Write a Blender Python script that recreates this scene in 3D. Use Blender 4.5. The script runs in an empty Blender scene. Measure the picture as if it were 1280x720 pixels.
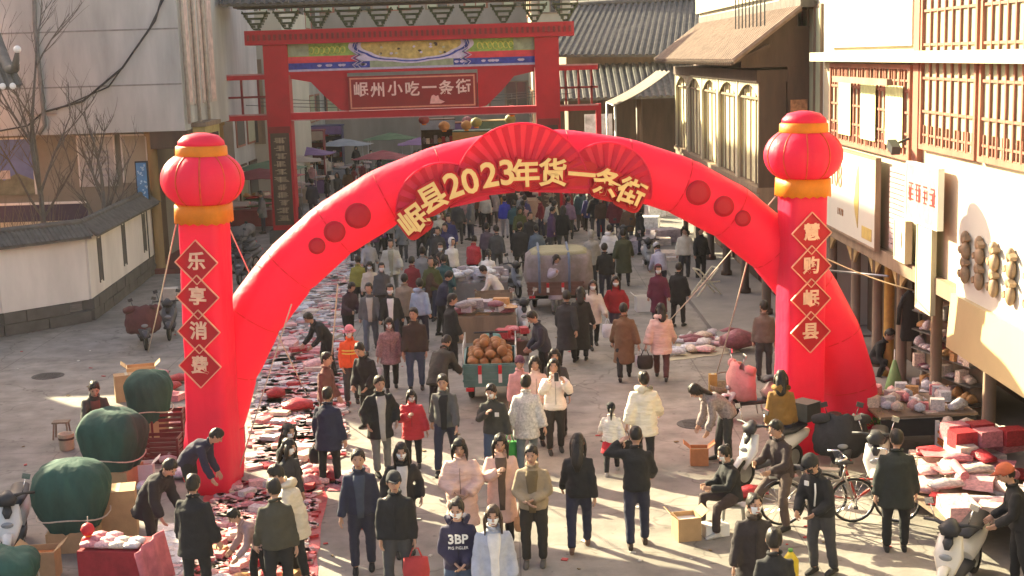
import bpy, bmesh, math, random
import numpy as np
from mathutils import Vector, Matrix, Quaternion, noise as mnoise
rnd = random.Random(7)
R = math.radians
scene = bpy.context.scene
col = scene.collection

# ------------------------------------------------------------------ camera, sky, sun, exposure
FPX, HC = 1700.0, 6.85                       # focal length in photo pixels, camera height
PITCH, ROLL = math.atan(288 / FPX), R(1.75)
cam_d = bpy.data.cameras.new('camera'); cam = bpy.data.objects.new('camera', cam_d); col.objects.link(cam)
cam_d.sensor_width = 36.0; cam_d.lens = 36.0 * FPX / 1280.0; cam_d.clip_end = 2000.0; cam_d.clip_start = 0.1
CAMROT = Matrix.Rotation(R(90) - PITCH, 4, 'X') @ Matrix.Rotation(-ROLL, 4, 'Z')
cam.matrix_world = Matrix.Translation((0, 0, HC)) @ CAMROT
scene.camera = cam

SUN_EL, SUN_AZ = R(26), R(-44)               # sun stands behind the gate, to the left
world = bpy.data.worlds.new('World'); scene.world = world; world.use_nodes = True
wn = world.node_tree.nodes; wl = world.node_tree.links; wn.clear()
sky = wn.new('ShaderNodeTexSky'); sky.sky_type = 'NISHITA'; sky.sun_disc = False
sky.sun_elevation = SUN_EL; sky.sun_rotation = SUN_AZ; sky.dust_density = 4.0; sky.air_density = 0.9; sky.ozone_density = 0.6
tint = wn.new('ShaderNodeMix'); tint.data_type = 'RGBA'; tint.blend_type = 'MULTIPLY'; tint.inputs[0].default_value = 1.0
tint.inputs[7].default_value = (1.0, 0.87, 0.78, 1)
bgn = wn.new('ShaderNodeBackground'); bgn.inputs[1].default_value = 0.108
out = wn.new('ShaderNodeOutputWorld')
wl.new(sky.outputs[0], tint.inputs[6]); wl.new(tint.outputs[2], bgn.inputs[0]); wl.new(bgn.outputs[0], out.inputs[0])
sun_d = bpy.data.lights.new('sun', 'SUN'); sun_d.energy = 5.0; sun_d.angle = R(0.6); sun_d.color = (1.0, 0.90, 0.58)
sun = bpy.data.objects.new('sun', sun_d); col.objects.link(sun)
SUNV = Vector((math.sin(SUN_AZ) * math.cos(SUN_EL), math.cos(SUN_AZ) * math.cos(SUN_EL), math.sin(SUN_EL)))
sun.rotation_euler = (-SUNV).to_track_quat('-Z', 'Y').to_euler(); sun.location = (-30, 30, 40)
scene.view_settings.view_transform = 'Standard'; scene.view_settings.look = 'None'
scene.view_settings.exposure = 2.24; scene.view_settings.gamma = 1.0
scene.cycles.max_bounces = 6; scene.cycles.transparent_max_bounces = 6

# ------------------------------------------------------------------ helpers
def ray(px, py):
    d = Vector(((px - 640) / FPX, -(py - 360) / FPX, -1.0))
    return CAMROT.to_3x3() @ d
def G(px, py, z=0.0):                         # photo pixel -> point at height z
    d = ray(px, py); t = (z - HC) / d.z
    return Vector((d.x * t, d.y * t, z))
def VY(px, py, Y):
    d = ray(px, py); t = Y / d.y
    return Vector((d.x * t, Y, HC + d.z * t))
def VX(px, py, X):
    d = ray(px, py); t = X / d.x
    return Vector((X, d.y * t, HC + d.z * t))

_mats = {}
def mat(name, rgb=(.5, .5, .5), rough=.75, var=.18, scale=6.0, bump=.15, bscale=30.0, metal=0.0, trans=0.0, spec=.35, stretch=None, rgb2=None):
    if name in _mats: return _mats[name]
    m = bpy.data.materials.new(name); m.use_nodes = True; _mats[name] = m
    nt = m.node_tree; n = nt.nodes; l = nt.links
    b = n['Principled BSDF']; b.inputs['Roughness'].default_value = rough; b.inputs['Metallic'].default_value = metal
    b.inputs['Specular IOR Level'].default_value = spec
    tc = n.new('ShaderNodeTexCoord'); src = tc.outputs['Object']
    if stretch:
        mp = n.new('ShaderNodeMapping'); mp.inputs['Scale'].default_value = stretch; l.new(src, mp.inputs['Vector']); src = mp.outputs[0]
    nz = n.new('ShaderNodeTexNoise'); nz.inputs['Scale'].default_value = scale; nz.inputs['Detail'].default_value = 5.0; nz.inputs['Roughness'].default_value = .6
    l.new(src, nz.inputs['Vector'])
    rp = n.new('ShaderNodeValToRGB'); rp.color_ramp.elements[0].position = .3; rp.color_ramp.elements[1].position = .72
    c2 = rgb2 or tuple(min(1, c * (1 + var)) for c in rgb); c1 = tuple(c * (1 - var) for c in rgb)
    rp.color_ramp.elements[0].color = (*c1, 1); rp.color_ramp.elements[1].color = (*c2, 1)
    l.new(nz.outputs['Fac'], rp.inputs['Fac']); l.new(rp.outputs['Color'], b.inputs['Base Color'])
    if bump:
        nb = n.new('ShaderNodeTexNoise'); nb.inputs['Scale'].default_value = bscale; nb.inputs['Detail'].default_value = 3.0
        l.new(src, nb.inputs['Vector'])
        bp = n.new('ShaderNodeBump'); bp.inputs['Strength'].default_value = bump; bp.inputs['Distance'].default_value = .03
        l.new(nb.outputs['Fac'], bp.inputs['Height']); l.new(bp.outputs['Normal'], b.inputs['Normal'])
    if trans:
        t = n.new('ShaderNodeBsdfTranslucent'); l.new(rp.outputs['Color'], t.inputs['Color'])
        mx = n.new('ShaderNodeMixShader'); mx.inputs[0].default_value = trans
        l.new(b.outputs[0], mx.inputs[1]); l.new(t.outputs[0], mx.inputs[2]); l.new(mx.outputs[0], n['Material Output'].inputs['Surface'])
    return m
def cloth(rgb, kind='cloth'):
    key = '%s_%02x%02x%02x' % (kind, *[int(min(1, max(0, c)) * 255) for c in rgb])
    if kind == 'puffer': return mat(key, rgb, .55, .10, 9, .9, 9, stretch=(.6, .6, 2.2))
    if kind == 'floral': return mat(key, rgb, .85, .0, 26, .3, 16, rgb2=tuple(c * .45 for c in rgb))
    return mat(key, rgb, .88, .16, 7, .55, 11)

class MB:
    """collects geometry; build() links it as one mesh object"""
    def __init__(s): s.v = []; s.f = []; s.m = []; s.s = []
    def add(s, vs, fs, mi=0, sm=False):
        o = len(s.v); s.v += [tuple(v) for v in vs]
        for f in fs: s.f.append(tuple(i + o for i in f)); s.m.append(mi); s.s.append(sm)
        return s
    def box(s, x0, x1, y0, y1, z0, z1, mi=0):
        vs = [(x, y, z) for z in (z0, z1) for y in (y0, y1) for x in (x0, x1)]
        return s.add(vs, [(0, 2, 3, 1), (4, 5, 7, 6), (0, 1, 5, 4), (2, 6, 7, 3), (0, 4, 6, 2), (1, 3, 7, 5)], mi)
    def obox(s, c, sx, sy, sz, rot=None, mi=0, taper=1.0):
        vs = []
        for z in (-.5, .5):
            k = taper if z > 0 else 1.0
            for y in (-.5, .5):
                for x in (-.5, .5):
                    p = Vector((x * sx * k, y * sy * k, z * sz))
                    if rot is not None: p = rot @ p
                    vs.append(p + Vector(c))
        return s.add(vs, [(0, 2, 3, 1), (4, 5, 7, 6), (0, 1, 5, 4), (2, 6, 7, 3), (0, 4, 6, 2), (1, 3, 7, 5)], mi)
    def bar(s, p0, p1, w, h=None, mi=0):
        p0 = Vector(p0); p1 = Vector(p1); d = p1 - p0
        if d.length < 1e-6: return s
        q = d.to_track_quat('Z', 'Y' if abs(d.normalized().y) < .95 else 'X')
        return s.obox((p0 + p1) / 2, w, h or w, d.length, q.to_matrix(), mi)
    def loft(s, rings, mi=0, sm=True, cap=True, close=False):
        n = len(rings[0]); vs = [p for r in rings for p in r]; fs = []
        m = len(rings)
        for i in range(m if close else m - 1):
            j = (i + 1) % m
            for k in range(n):
                k2 = (k + 1) % n
                fs.append((i * n + k, i * n + k2, j * n + k2, j * n + k))
        s.add(vs, fs, mi, sm)
        if cap and not close:
            o = len(s.v) - len(vs)
            s.f.append(tuple(o + k for k in reversed(range(n)))); s.m.append(mi); s.s.append(False)
            s.f.append(tuple(o + (m - 1) * n + k for k in range(n))); s.m.append(mi); s.s.append(False)
        return s
    def tube(s, pts, rad, n=8, mi=0, sm=True, cap=True, ref=None, close=False, flat=1.0):
        pts = [Vector(p) for p in pts]; rings = []
        if not isinstance(rad, (list, tuple)): rad = [rad] * len(pts)
        for i, p in enumerate(pts):
            if close: d = pts[(i + 1) % len(pts)] - pts[i - 1]
            else: d = pts[min(i + 1, len(pts) - 1)] - pts[max(i - 1, 0)]
            d.normalize()
            rf = Vector(ref) if ref else (Vector((1, 0, 0)) if abs(d.x) < .9 else Vector((0, 1, 0)))
            a = (rf - d * rf.dot(d)).normalized(); b = d.cross(a)
            r = rad[i]; rx, ry = (r if isinstance(r, (list, tuple)) else (r, r * flat))
            rings.append([p + a * (rx * math.cos(t)) + b * (ry * math.sin(t)) for t in [2 * math.pi * k / n for k in range(n)]])
        return s.loft(rings, mi, sm, cap, close)
    def sphere(s, c, rx, ry=None, rz=None, nu=12, nv=8, mi=0, rot=None):
        ry = ry or rx; rz = rz or rx; rings = []
        for j in range(nv + 1):
            la = -math.pi / 2 + math.pi * (j + .02 * (j == 0) - .02 * (j == nv)) / nv
            rg = []
            for i in range(nu):
                lo = 2 * math.pi * i / nu
                p = Vector((rx * math.cos(la) * math.cos(lo), ry * math.cos(la) * math.sin(lo), rz * math.sin(la)))
                if rot is not None: p = rot @ p
                rg.append(p + Vector(c))
            rings.append(rg)
        return s.loft(rings, mi)
    def lathe(s, prof, n=16, c=(0, 0, 0), mi=0, sm=True, cap=True, fn=None):
        rings = []
        for r, z in prof:
            rings.append([Vector((c[0] + r * (fn(t, z) if fn else 1) * math.cos(t), c[1] + r * (fn(t, z) if fn else 1) * math.sin(t), c[2] + z)) for t in [2 * math.pi * k / n for k in range(n)]])
        return s.loft(rings, mi, sm, cap)
    def prism(s, poly, f0, f1, mi=0):
        """poly: 2d points; f0, f1 map (u,v) to 3d for the back and the front face"""
        n = len(poly); vs = [f0(u, v) for u, v in poly] + [f1(u, v) for u, v in poly]
        fs = [tuple(reversed(range(n))), tuple(range(n, 2 * n))] + [(k, (k + 1) % n, n + (k + 1) % n, n + k) for k in range(n)]
        return s.add(vs, fs, mi)
    def mesh(s, name, mats):
        me = bpy.data.meshes.new(name); me.from_pydata(s.v, [], s.f)
        for m in (mats if isinstance(mats, (list, tuple)) else [mats]): me.materials.append(m)
        me.polygons.foreach_set('material_index', s.m); me.polygons.foreach_set('use_smooth', s.s); me.update()
        return me
    def build(s, name, mats, parent=None, loc=None, rz=0.0, fix=False):
        me = s.mesh(name, mats)
        if fix:
            bm = bmesh.new(); bm.from_mesh(me); bmesh.ops.recalc_face_normals(bm, faces=bm.faces); bm.to_mesh(me); bm.free()
        return put(me, name, parent, loc, rz)
def put(me, name, parent=None, loc=None, rz=0.0, rot=None, scale=None):
    o = bpy.data.objects.new(name, me); col.objects.link(o)
    if parent is not None: o.parent = parent
    if loc is not None: o.location = loc
    o.rotation_euler = rot if rot is not None else (0, 0, rz)
    if scale is not None: o.scale = scale
    return o
def tag(o, label, cat, group=None):
    o['label'] = label; o['category'] = cat
    if group: o['group'] = group
    return o
def thing(name, label, cat, loc=(0, 0, 0), rz=0.0, group=None):
    o = bpy.data.objects.new(name, None); col.objects.link(o); o.empty_display_size = .2
    o.location = loc; o.rotation_euler = (0, 0, rz)
    return tag(o, label, cat, group)
def struct(o): o['kind'] = 'structure'; return o
def stuff(o): o['kind'] = 'stuff'; return o
def dup(root, loc, rz, label=None):
    r = root.copy(); col.objects.link(r); r.location = loc; r.rotation_euler = (0, 0, rz)
    if label: r['label'] = label
    for ch in list(root.children):
        c = ch.copy(); col.objects.link(c); c.parent = r
        for g in list(ch.children):
            d = g.copy(); col.objects.link(d); d.parent = c
    return r
_txt = {}
def text_mesh(s, size, ext=.01, m=None, offset=0.0, bold=0.0):
    key = (s, size, ext, m.name if m else '', offset)
    if key in _txt: return _txt[key]
    cu = bpy.data.curves.new('lettering', 'FONT'); cu.body = s; cu.size = size; cu.extrude = ext; cu.offset = offset
    cu.align_x = 'CENTER'; cu.align_y = 'CENTER'; cu.resolution_u = 3
    ob = bpy.data.objects.new('lettering', cu); col.objects.link(ob)
    dg = bpy.context.evaluated_depsgraph_get(); me = bpy.data.meshes.new_from_object(ob.evaluated_get(dg))
    bpy.data.objects.remove(ob); me.name = 'lettering'; me.materials.clear()
    if m: me.materials.append(m)
    _txt[key] = me
    return me
def text_on(s, size, m, parent, loc, rot, ext=.01, offset=0.0, name='lettering', scale=None):
    return put(text_mesh(s, size, ext, m, offset), name, parent, loc, rot=rot, scale=scale)

# ------------------------------------------------------------------ materials of the place
WHITE = mat('white_paint', (.72, .70, .66), .6, .08, 2, .08)
FWHITE = mat('facade_white', (.52, .50, .42), .7, .14, 1.1, .1, stretch=(1, 1, .3))
CREAM = mat('cream_plaster', (.46, .41, .29), .8, .12, 1.2, .1)
PALEG = mat('pale_green_glass', (.40, .43, .29), .35, .12, 2.0, .03)
WOODR = mat('red_brown_wood', (.30, .12, .08), .6, .25, 3, .15, stretch=(1, 1, .25))
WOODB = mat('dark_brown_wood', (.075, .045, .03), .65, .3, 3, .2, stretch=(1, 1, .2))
WOODL = mat('weathered_wood', (.22, .16, .11), .75, .25, 3, .2, stretch=(1, 1, .2))
GREYW = mat('grey_render', (.43, .425, .39), .9, .24, .9, .25, 9, stretch=(1, 1, .22))
STONE = mat('dark_stone', (.10, .092, .085), .9, .2, 2, .3, 14)
TILE = mat('grey_roof_tile', (.105, .098, .09), .85, .3, 4, .25, 20)
TILEB = mat('brown_roof_tile', (.22, .155, .12), .85, .3, 4, .25, 20)
GATER = mat('gate_red_lacquer', (.42, .007, .018), .55, .15, 1.5, .05)
GATED = mat('gate_dark_red', (.20, .016, .018), .55, .2, 2, .05)
ARCHM = mat('red_inflatable_fabric', (.74, .028, .098), .48, .09, 1.1, .55, 5.5, trans=.42, spec=.3)
ARCHD = mat('dark_red_fabric', (.60, .010, .034), .5, .05, 3, .1, trans=.3)
GOLD = mat('orange_gold_fabric', (.80, .26, .012), .5, .1, 6, .2, trans=.3)
LETTER = mat('cream_gold_lettering', (.86, .56, .22), .5, .06, 8, .03)
BLACK = mat('black_rubber', (.018, .018, .018), .8, .2, 10, .2)
DARKP = mat('dark_plastic', (.03, .03, .034), .5, .2, 8, .05)
METAL = mat('grey_metal', (.35, .35, .35), .35, .1, 8, .05, metal=.9)
CHROME = mat('chrome', (.7, .7, .7), .15, .05, 8, 0, metal=1.0)
GLASS = mat('dark_glass', (.04, .045, .05), .1, .1, 3, 0, spec=.6)
CARD = mat('cardboard', (.42, .27, .14), .85, .12, 5, .1)
ROPE = mat('pale_rope', (.55, .45, .36), .9, .15, 30, .2)
SILVER = mat('foil', (.60, .56, .56), .25, .15, 9, .8, 14, metal=.45)
TARP = mat('green_tarpaulin', (.030, .080, .064), .8, .3, 3, 1.0, 6, spec=.2, stretch=(1, 1, .45))
RED = mat('red_paper', (.52, .02, .03), .55, .25, 5, .2)
PINK = mat('pink_paper', (.70, .25, .28), .5, .25, 5, .2)
# ------------------------------------------------------------------ ground
def ground_mat():
    m = bpy.data.materials.new('street_concrete'); m.use_nodes = True; nt = m.node_tree; n = nt.nodes; l = nt.links
    b = n['Principled BSDF']; b.inputs['Roughness'].default_value = .72; b.inputs['Specular IOR Level'].default_value = .4
    tc = n.new('ShaderNodeTexCoord')
    def noise(sc, det=6, ro=.6):
        x = n.new('ShaderNodeTexNoise'); x.inputs['Scale'].default_value = sc; x.inputs['Detail'].default_value = det; x.inputs['Roughness'].default_value = ro
        l.new(tc.outputs['Object'], x.inputs['Vector']); return x
    a, c, d = noise(.22), noise(1.7), noise(22, 4)
    r1 = n.new('ShaderNodeValToRGB'); e = r1.color_ramp.elements; e[0].position = .32; e[0].color = (.205, .187, .168, 1); e[1].position = .7; e[1].color = (.325, .30, .27, 1)
    l.new(a.outputs['Fac'], r1.inputs['Fac'])
    r2 = n.new('ShaderNodeValToRGB'); e = r2.color_ramp.elements; e[0].position = .3; e[0].color = (.62, .61, .60, 1); e[1].position = .66; e[1].color = (1.12, 1.1, 1.08, 1)
    l.new(c.outputs['Fac'], r2.inputs['Fac'])
    mx = n.new('ShaderNodeMix'); mx.data_type = 'RGBA'; mx.blend_type = 'MULTIPLY'; mx.inputs[0].default_value = 1
    l.new(r1.outputs[0], mx.inputs[6]); l.new(r2.outputs[0], mx.inputs[7])
    # slab joints, faint
    br = n.new('ShaderNodeTexBrick'); br.inputs['Scale'].default_value = 1.0; br.inputs['Brick Width'].default_value = 4.0; br.inputs['Row Height'].default_value = 4.0
    br.offset = 0; br.inputs['Mortar Size'].default_value = .012; br.inputs['Color1'].default_value = (1, 1, 1, 1); br.inputs['Color2'].default_value = (.94, .94, .93, 1); br.inputs['Mortar'].default_value = (.6, .6, .6, 1)
    l.new(tc.outputs['Object'], br.inputs['Vector'])
    m2 = n.new('ShaderNodeMix'); m2.data_type = 'RGBA'; m2.blend_type = 'MULTIPLY'; m2.inputs[0].default_value = 1
    l.new(mx.outputs[2], m2.inputs[6]); l.new(br.outputs['Color'], m2.inputs[7]); l.new(m2.outputs[2], b.inputs['Base Color'])
    nzd = noise(.9, 3); mpv = n.new('ShaderNodeVectorMath'); mpv.operation = 'MULTIPLY_ADD'; mpv.inputs[1].default_value = (1.2, 1.2, 1.2); l.new(nzd.outputs['Color'], mpv.inputs[0]); l.new(tc.outputs['Object'], mpv.inputs[2])
    vo = n.new('ShaderNodeTexVoronoi'); vo.feature = 'DISTANCE_TO_EDGE'; vo.inputs['Scale'].default_value = .33; l.new(mpv.outputs[0], vo.inputs['Vector'])
    r3 = n.new('ShaderNodeValToRGB'); e = r3.color_ramp.elements; e[0].position = .0; e[0].color = (.62, .6, .58, 1); e[1].position = .009; e[1].color = (1, 1, 1, 1); l.new(vo.outputs['Distance'], r3.inputs['Fac'])
    sp = noise(5.5, 2, .5); r4 = n.new('ShaderNodeValToRGB'); e = r4.color_ramp.elements; e[0].position = .27; e[0].color = (.6, .58, .56, 1); e[1].position = .33; e[1].color = (1, 1, 1, 1); l.new(sp.outputs['Fac'], r4.inputs['Fac'])
    m3 = n.new('ShaderNodeMix'); m3.data_type = 'RGBA'; m3.blend_type = 'MULTIPLY'; m3.inputs[0].default_value = 1; l.new(m2.outputs[2], m3.inputs[6]); l.new(r3.outputs[0], m3.inputs[7])
    m4 = n.new('ShaderNodeMix'); m4.data_type = 'RGBA'; m4.blend_type = 'MULTIPLY'; m4.inputs[0].default_value = 1; l.new(m3.outputs[2], m4.inputs[6]); l.new(r4.outputs[0], m4.inputs[7]); l.new(m4.outputs[2], b.inputs['Base Color'])
    bp = n.new('ShaderNodeBump'); bp.inputs['Strength'].default_value = .25; bp.inputs['Distance'].default_value = .02
    l.new(d.outputs['Fac'], bp.inputs['Height']); l.new(bp.outputs[0], b.inputs['Normal'])
    return m
GROUND = ground_mat()
struct(MB().add([(-120, -40, 0), (120, -40, 0), (120, 220, 0), (-120, 220, 0)], [(0, 1, 2, 3)]).build('ground', GROUND))
hz_m = bpy.data.materials.new('dusty_air'); hz_m.use_nodes = True; hn = hz_m.node_tree.nodes; hn.remove(hn['Principled BSDF'])  # thin haze volume added for a warm veil over the view
pv = hn.new('ShaderNodeVolumePrincipled'); pv.inputs['Density'].default_value = .0002; pv.inputs['Color'].default_value = (1.0, .93, .86, 1); pv.inputs['Anisotropy'].default_value = .35
hz_m.node_tree.links.new(pv.outputs[0], hn['Material Output'].inputs['Volume'])
stuff(tag(MB().box(-122, 122, -42, 222, -1.0, 18.5).build('haze', hz_m), 'thin warm dusty haze hanging over the whole street', 'haze'))
PAVE = mat('pavement_stone', (.22, .205, .185), .85, .15, 1.2, .2)
struct(MB().box(4.9, 12, 31.5, 60, -.05, .13).build('pavement', PAVE))
struct(MB().box(7.35, 14, 6, 31.3, -.05, .12).build('pavement', PAVE))

for k, (px, py, lab) in enumerate(((870, 530, 'round iron manhole cover in paving behind the stooping person'), (60, 470, 'round iron manhole cover on the empty pavement by courtyard wall'))):
    t = thing('manhole_cover', lab, 'manhole cover', G(px, py)); MB().lathe([(.36, 0), (.36, .008), (.33, .010), (.01, .010)], 28).build('lid', mat('cast_iron', (.07, .065, .06), .6, .3, 20, .6, 50), t); mb = MB()
    for i in range(5): mb.box(-.24, .24, -.22 + i * .1, -.18 + i * .1, .011, .017)
    stuff(mb.build('tread', mat('cast_iron'), t))
lr = random.Random(12); mb = MB()
for k in range(150):
    p = G(lr.uniform(20, 1150), lr.uniform(400, 715)); s_ = lr.uniform(.03, .09)
    mb.obox((p.x, p.y, .012), s_, s_ * lr.uniform(.4, 1), .012, Matrix.Rotation(lr.uniform(0, 3), 3, 'Z') @ Matrix.Rotation(lr.uniform(-.2, .2), 3, 'X'), lr.randrange(3))
stuff(tag(mb.build('litter', [mat('litter_paper', (.6, .56, .5), .8), mat('litter_red', (.4, .05, .05), .7), mat('litter_leaf', (.2, .14, .07), .8)]), 'scraps of paper and leaves scattered over the paving', 'litter'))
# ------------------------------------------------------------------ tile roof helper: sheet + half-round rows
def tile_rows(mb, a, b, c, d, pitch=.22, r=.07, mi=0):
    """a-b eave line, d-c ridge line; rows run from eave to ridge"""
    a, b, c, d = map(Vector, (a, b, c, d)); n = max(2, int((b - a).length / pitch))
    nr = (b - a).cross(d - a).normalized()
    if nr.z < 0: nr = -nr
    along = (b - a).normalized()
    th = Vector((0, 0, -.09))
    mb.add([a, b, c, d, a + th, b + th, c + th, d + th], [(0, 1, 2, 3), (7, 6, 5, 4), (0, 4, 5, 1), (1, 5, 6, 2), (2, 6, 7, 3), (3, 7, 4, 0)], mi)
    for i in range(n + 1):
        t = i / n; p = a.lerp(b, t); q = d.lerp(c, t); ex = (p - q).normalized() * .04; p = p + ex
        m = []
        for w in (p, q):
            m.append([w + along * (r * math.cos(x)) + nr * (r * .9 * math.sin(x)) for x in (0, math.pi * .3, math.pi * .7, math.pi)])
        vs = m[0] + m[1]
        mb.add(vs, [(0, 1, 5, 4), (1, 2, 6, 5), (2, 3, 7, 6), (0, 3, 2, 1)], mi, False)

def lattice(parent, X, y0, y1, z0, z1, cols, rows, fm=WOODR, pm=PALEG, depth=.06, curtain=False, fr=.09):
    """window on a wall that faces -x: frame, panes, bars"""
    w = MB(); w.box(X - depth, X + .02, y0, y0 + fr, z0, z1); w.box(X - depth, X + .02, y1 - fr, y1, z0, z1)
    w.box(X - depth, X + .02, y0 + fr, y1 - fr, z0, z0 + fr); w.box(X - depth, X + .02, y0 + fr, y1 - fr, z1 - fr, z1)
    f = w.build('window', fm, parent)
    MB().box(X + .0, X + .015, y0 + fr, y1 - fr, z0 + fr, z1 - fr).build('pane', pm, f)
    g = MB(); t = .028
    for i in range(1, cols):
        y = y0 + fr + (y1 - y0 - 2 * fr) * i / cols; g.box(X - depth * .7, X - .003, y - t, y + t, z0 + fr, z1 - fr)
    for j in range(1, rows):
        z = z0 + fr + (z1 - z0 - 2 * fr) * j / rows
        g.box(X - depth * .62, X - .004, y0 + fr, y1 - fr, z - t * .8, z + t * .8)
    # short offset pieces that give the carved pattern in the top and bottom bands
    for (za, zb) in ((z1 - fr - .42, z1 - fr), (z0 + fr, z0 + fr + .34)):
        k = int((y1 - y0) / .22)
        for i in range(k):
            y = y0 + fr + (y1 - y0 - 2 * fr) * (i + .5) / k
            g.box(X - depth * .55, X - .005, y - .018, y + .018, za, zb)
        for zz in (za, (za + zb) / 2): g.box(X - depth * .5, X - .006, y0 + fr, y1 - fr, zz - .02, zz + .02)
    g.build('lattice', fm, f)
    return f

# ------------------------------------------------------------------ right side, near building (carved windows, sign boards)
def near_right_building():
    t = thing('shop_building', 'pale shop building with red-brown lattice windows above bright signboards', 'building', (7.5, 20, 0))
    ox, oy = -7.5, -20
    def P(mb, name, m, par=None): 
        mb.v = [(x + ox, y + oy, z) for x, y, z in mb.v]; return mb.build(name, m, par or t)
    P(MB().box(7.55, 14, 6, 32.6, 2.75, 9.6), 'upper_wall', CREAM)
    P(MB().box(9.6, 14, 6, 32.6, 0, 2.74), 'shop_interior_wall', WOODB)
    P(MB().box(7.4, 7.55, 6, 32.6, 2.55, 2.83), 'fascia_beam', WOODL)
    P(MB().box(7.2, 7.549, 6, 32.6, 6.55, 6.75), 'cornice', CREAM)
    P(MB().box(6.9, 14, 6, 32.6, 9.6, 9.85), 'eave', WOODR)
    for y in (8.5, 12.0, 15.2, 18.2, 21.6, 24.4, 26.6, 27.5, 28.4, 30.2, 32.4):
        mb = MB(); mb.lathe([(.16, .12), (.16, .22), (.11, .25), (.105, 2.45), (.15, 2.5), (.15, 2.55)], 12, (7.75, y, 0)); P(mb, 'column', WOODL if y not in (27.5,) else mat('yellow_pole', (.42, .24, .05), .6))
    # carved brackets between the column heads
    for a, b in ((24.4, 26.6), (26.6, 28.4), (28.4, 30.2), (30.2, 32.4)):
        poly = [(a + .12, 2.55)] + [(a + .12 + (b - a - .24) * k / 10, 2.52 - .42 * abs(2 * k / 10 - 1) ** 2.2) for k in range(11)] + [(b - .12, 2.55)]
        P(MB().prism(poly, lambda u, v: (7.72, u, v), lambda u, v: (7.66, u, v)), 'bracket', mat('ochre_paint', (.50, .36, .16), .6))
    # glazed shop doors and shutters behind the columns
    for k, (a, b) in enumerate(((24.6, 26.4), (26.8, 28.2), (28.6, 30.0), (30.4, 32.2))):
        P(MB().box(8.55, 8.6, a, b, .12, 2.5), 'shop_door', WOODL if k == 1 else WOODB)
    # big windows
    for (y0, y1, z0, z1, c, r) in ((19.4, 21.6, 5.0, 9.3, 6, 7), (21.75, 24.7, 5.0, 9.3, 7, 7), (16.2, 19.2, 5.0, 9.3, 7, 7), (25.3, 31.6, 4.72, 6.5, 18, 4)):
        f = lattice(t, 7.5 + ox, y0 + oy, y1 + oy, z0, z1, c, r)
    P(MB().box(7.44, 7.55, 24.78, 25.1, 4.6, 9.6), 'corner_post', WOODR)
    # pale curtains hung behind the long window, in front of the pane
    for y0, y1 in ((25.7, 26.9), (27.6, 28.8), (29.6, 30.7)):
        mb = MB(); rows = []
        n = 18
        pts = [(7.43 + .02 * math.sin(i * 1.9), y0 + (y1 - y0) * i / n) for i in range(n + 1)]
        vs = [(x, y, z) for z in (4.95, 6.1) for x, y in pts] 
        mb.add(vs, [(i, i + 1, n + 2 + i, n + 1 + i) for i in range(n)], 0, True)
        P(mb, 'curtain', mat('pale_lime_cloth', (.62, .70, .34), .8, .15, 8))
    P(MB().box(7.1, 7.2, 25.6, 29.9, 6.12, 6.24), 'awning_rail', WOODL)
    # big white upper wall panel (air-conditioner screen) above long window
    P(MB().box(7.46, 7.55, 25.3, 31.7, 6.85, 9.4), 'white_panel', FWHITE)
    # slatted white siding panel; its shade is put into the mauve colour
    mb = MB()
    for k in range(16): mb.box(7.44, 7.5, 25.35, 26.5, 2.95 + k * .1, 3.03 + k * .1)
    P(mb, 'siding', mat('mauve_siding', (.34, .26, .27), .7))
    P(MB().box(7.5, 7.549, 25.3, 26.55, 2.9, 4.6), 'siding_back', CREAM)
    return t
near_right_building()

def sign_box(name, label, X, y0, y1, z0, z1, th, m, edge=None, group=None):
    t = thing(name, label, 'sign', (X, (y0 + y1) / 2, z0), 0, group)
    h = (y1 - y0) / 2
    MB().box(-th, 0, -h, h, 0, z1 - z0).build('board', m, t)
    e = MB(); w = .05
    e.box(-th - .012, .0, -h - w, -h, -w, z1 - z0 + w); e.box(-th - .012, .0, h, h + w, -w, z1 - z0 + w)
    e.box(-th - .012, .0, -h, h, -w, 0); e.box(-th - .012, .0, -h, h, z1 - z0, z1 - z0 + w)
    e.build('frame', edge or METAL, t)
    return t
FACEX = (R(90), 0, R(-90))                  # lettering that faces -x
BROWNT = mat('brown_lettering', (.30, .17, .09), .6)
SIGNW = mat('white_signboard', (.60, .59, .52), .35, .03, 2, 0)
s = sign_box('shop_sign', 'white shop signboard with brown figures and golden leaf beside red column', 7.38, 26.95, 31.5, 2.86, 4.62, .1, SIGNW, WOODL)
text_on('108', .72, BROWNT, s, (-.108, .95, 1.18), FACEX, .008)
for k, ch in enumerate('1978'): text_on(ch, .22, BROWNT, s, (-.108, .75 - .14 * k, .42), FACEX, .006)
leaf = [(-.95 + .32 * math.sin(u * math.pi) * (1 if u < .5 else .8), .25 + 1.3 * u) for u in [k / 10 for k in range(11)]] + [(-.95 - .05 * math.sin(u * math.pi), .25 + 1.3 * u) for u in [k / 10 for k in range(9, 0, -1)]]
MB().prism(leaf, lambda u, v: (-.1, u, v), lambda u, v: (-.112, u, v)).build('leaf_emblem', mat('gold_leaf', (.50, .38, .12), .5), s)
MB().box(-.112, -.1, -2.05, -1.3, .1, .35).build('gold_strip', mat('gold_leaf'), s)
s = sign_box('shop_sign', 'pale pink shop sign with dark red lettering beside downpipe', 7.4, 23.1, 24.9, 3.75, 4.72, .1, mat('pink_sign', (.70, .30, .28), .5, .3, 4), WHITE)
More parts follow.
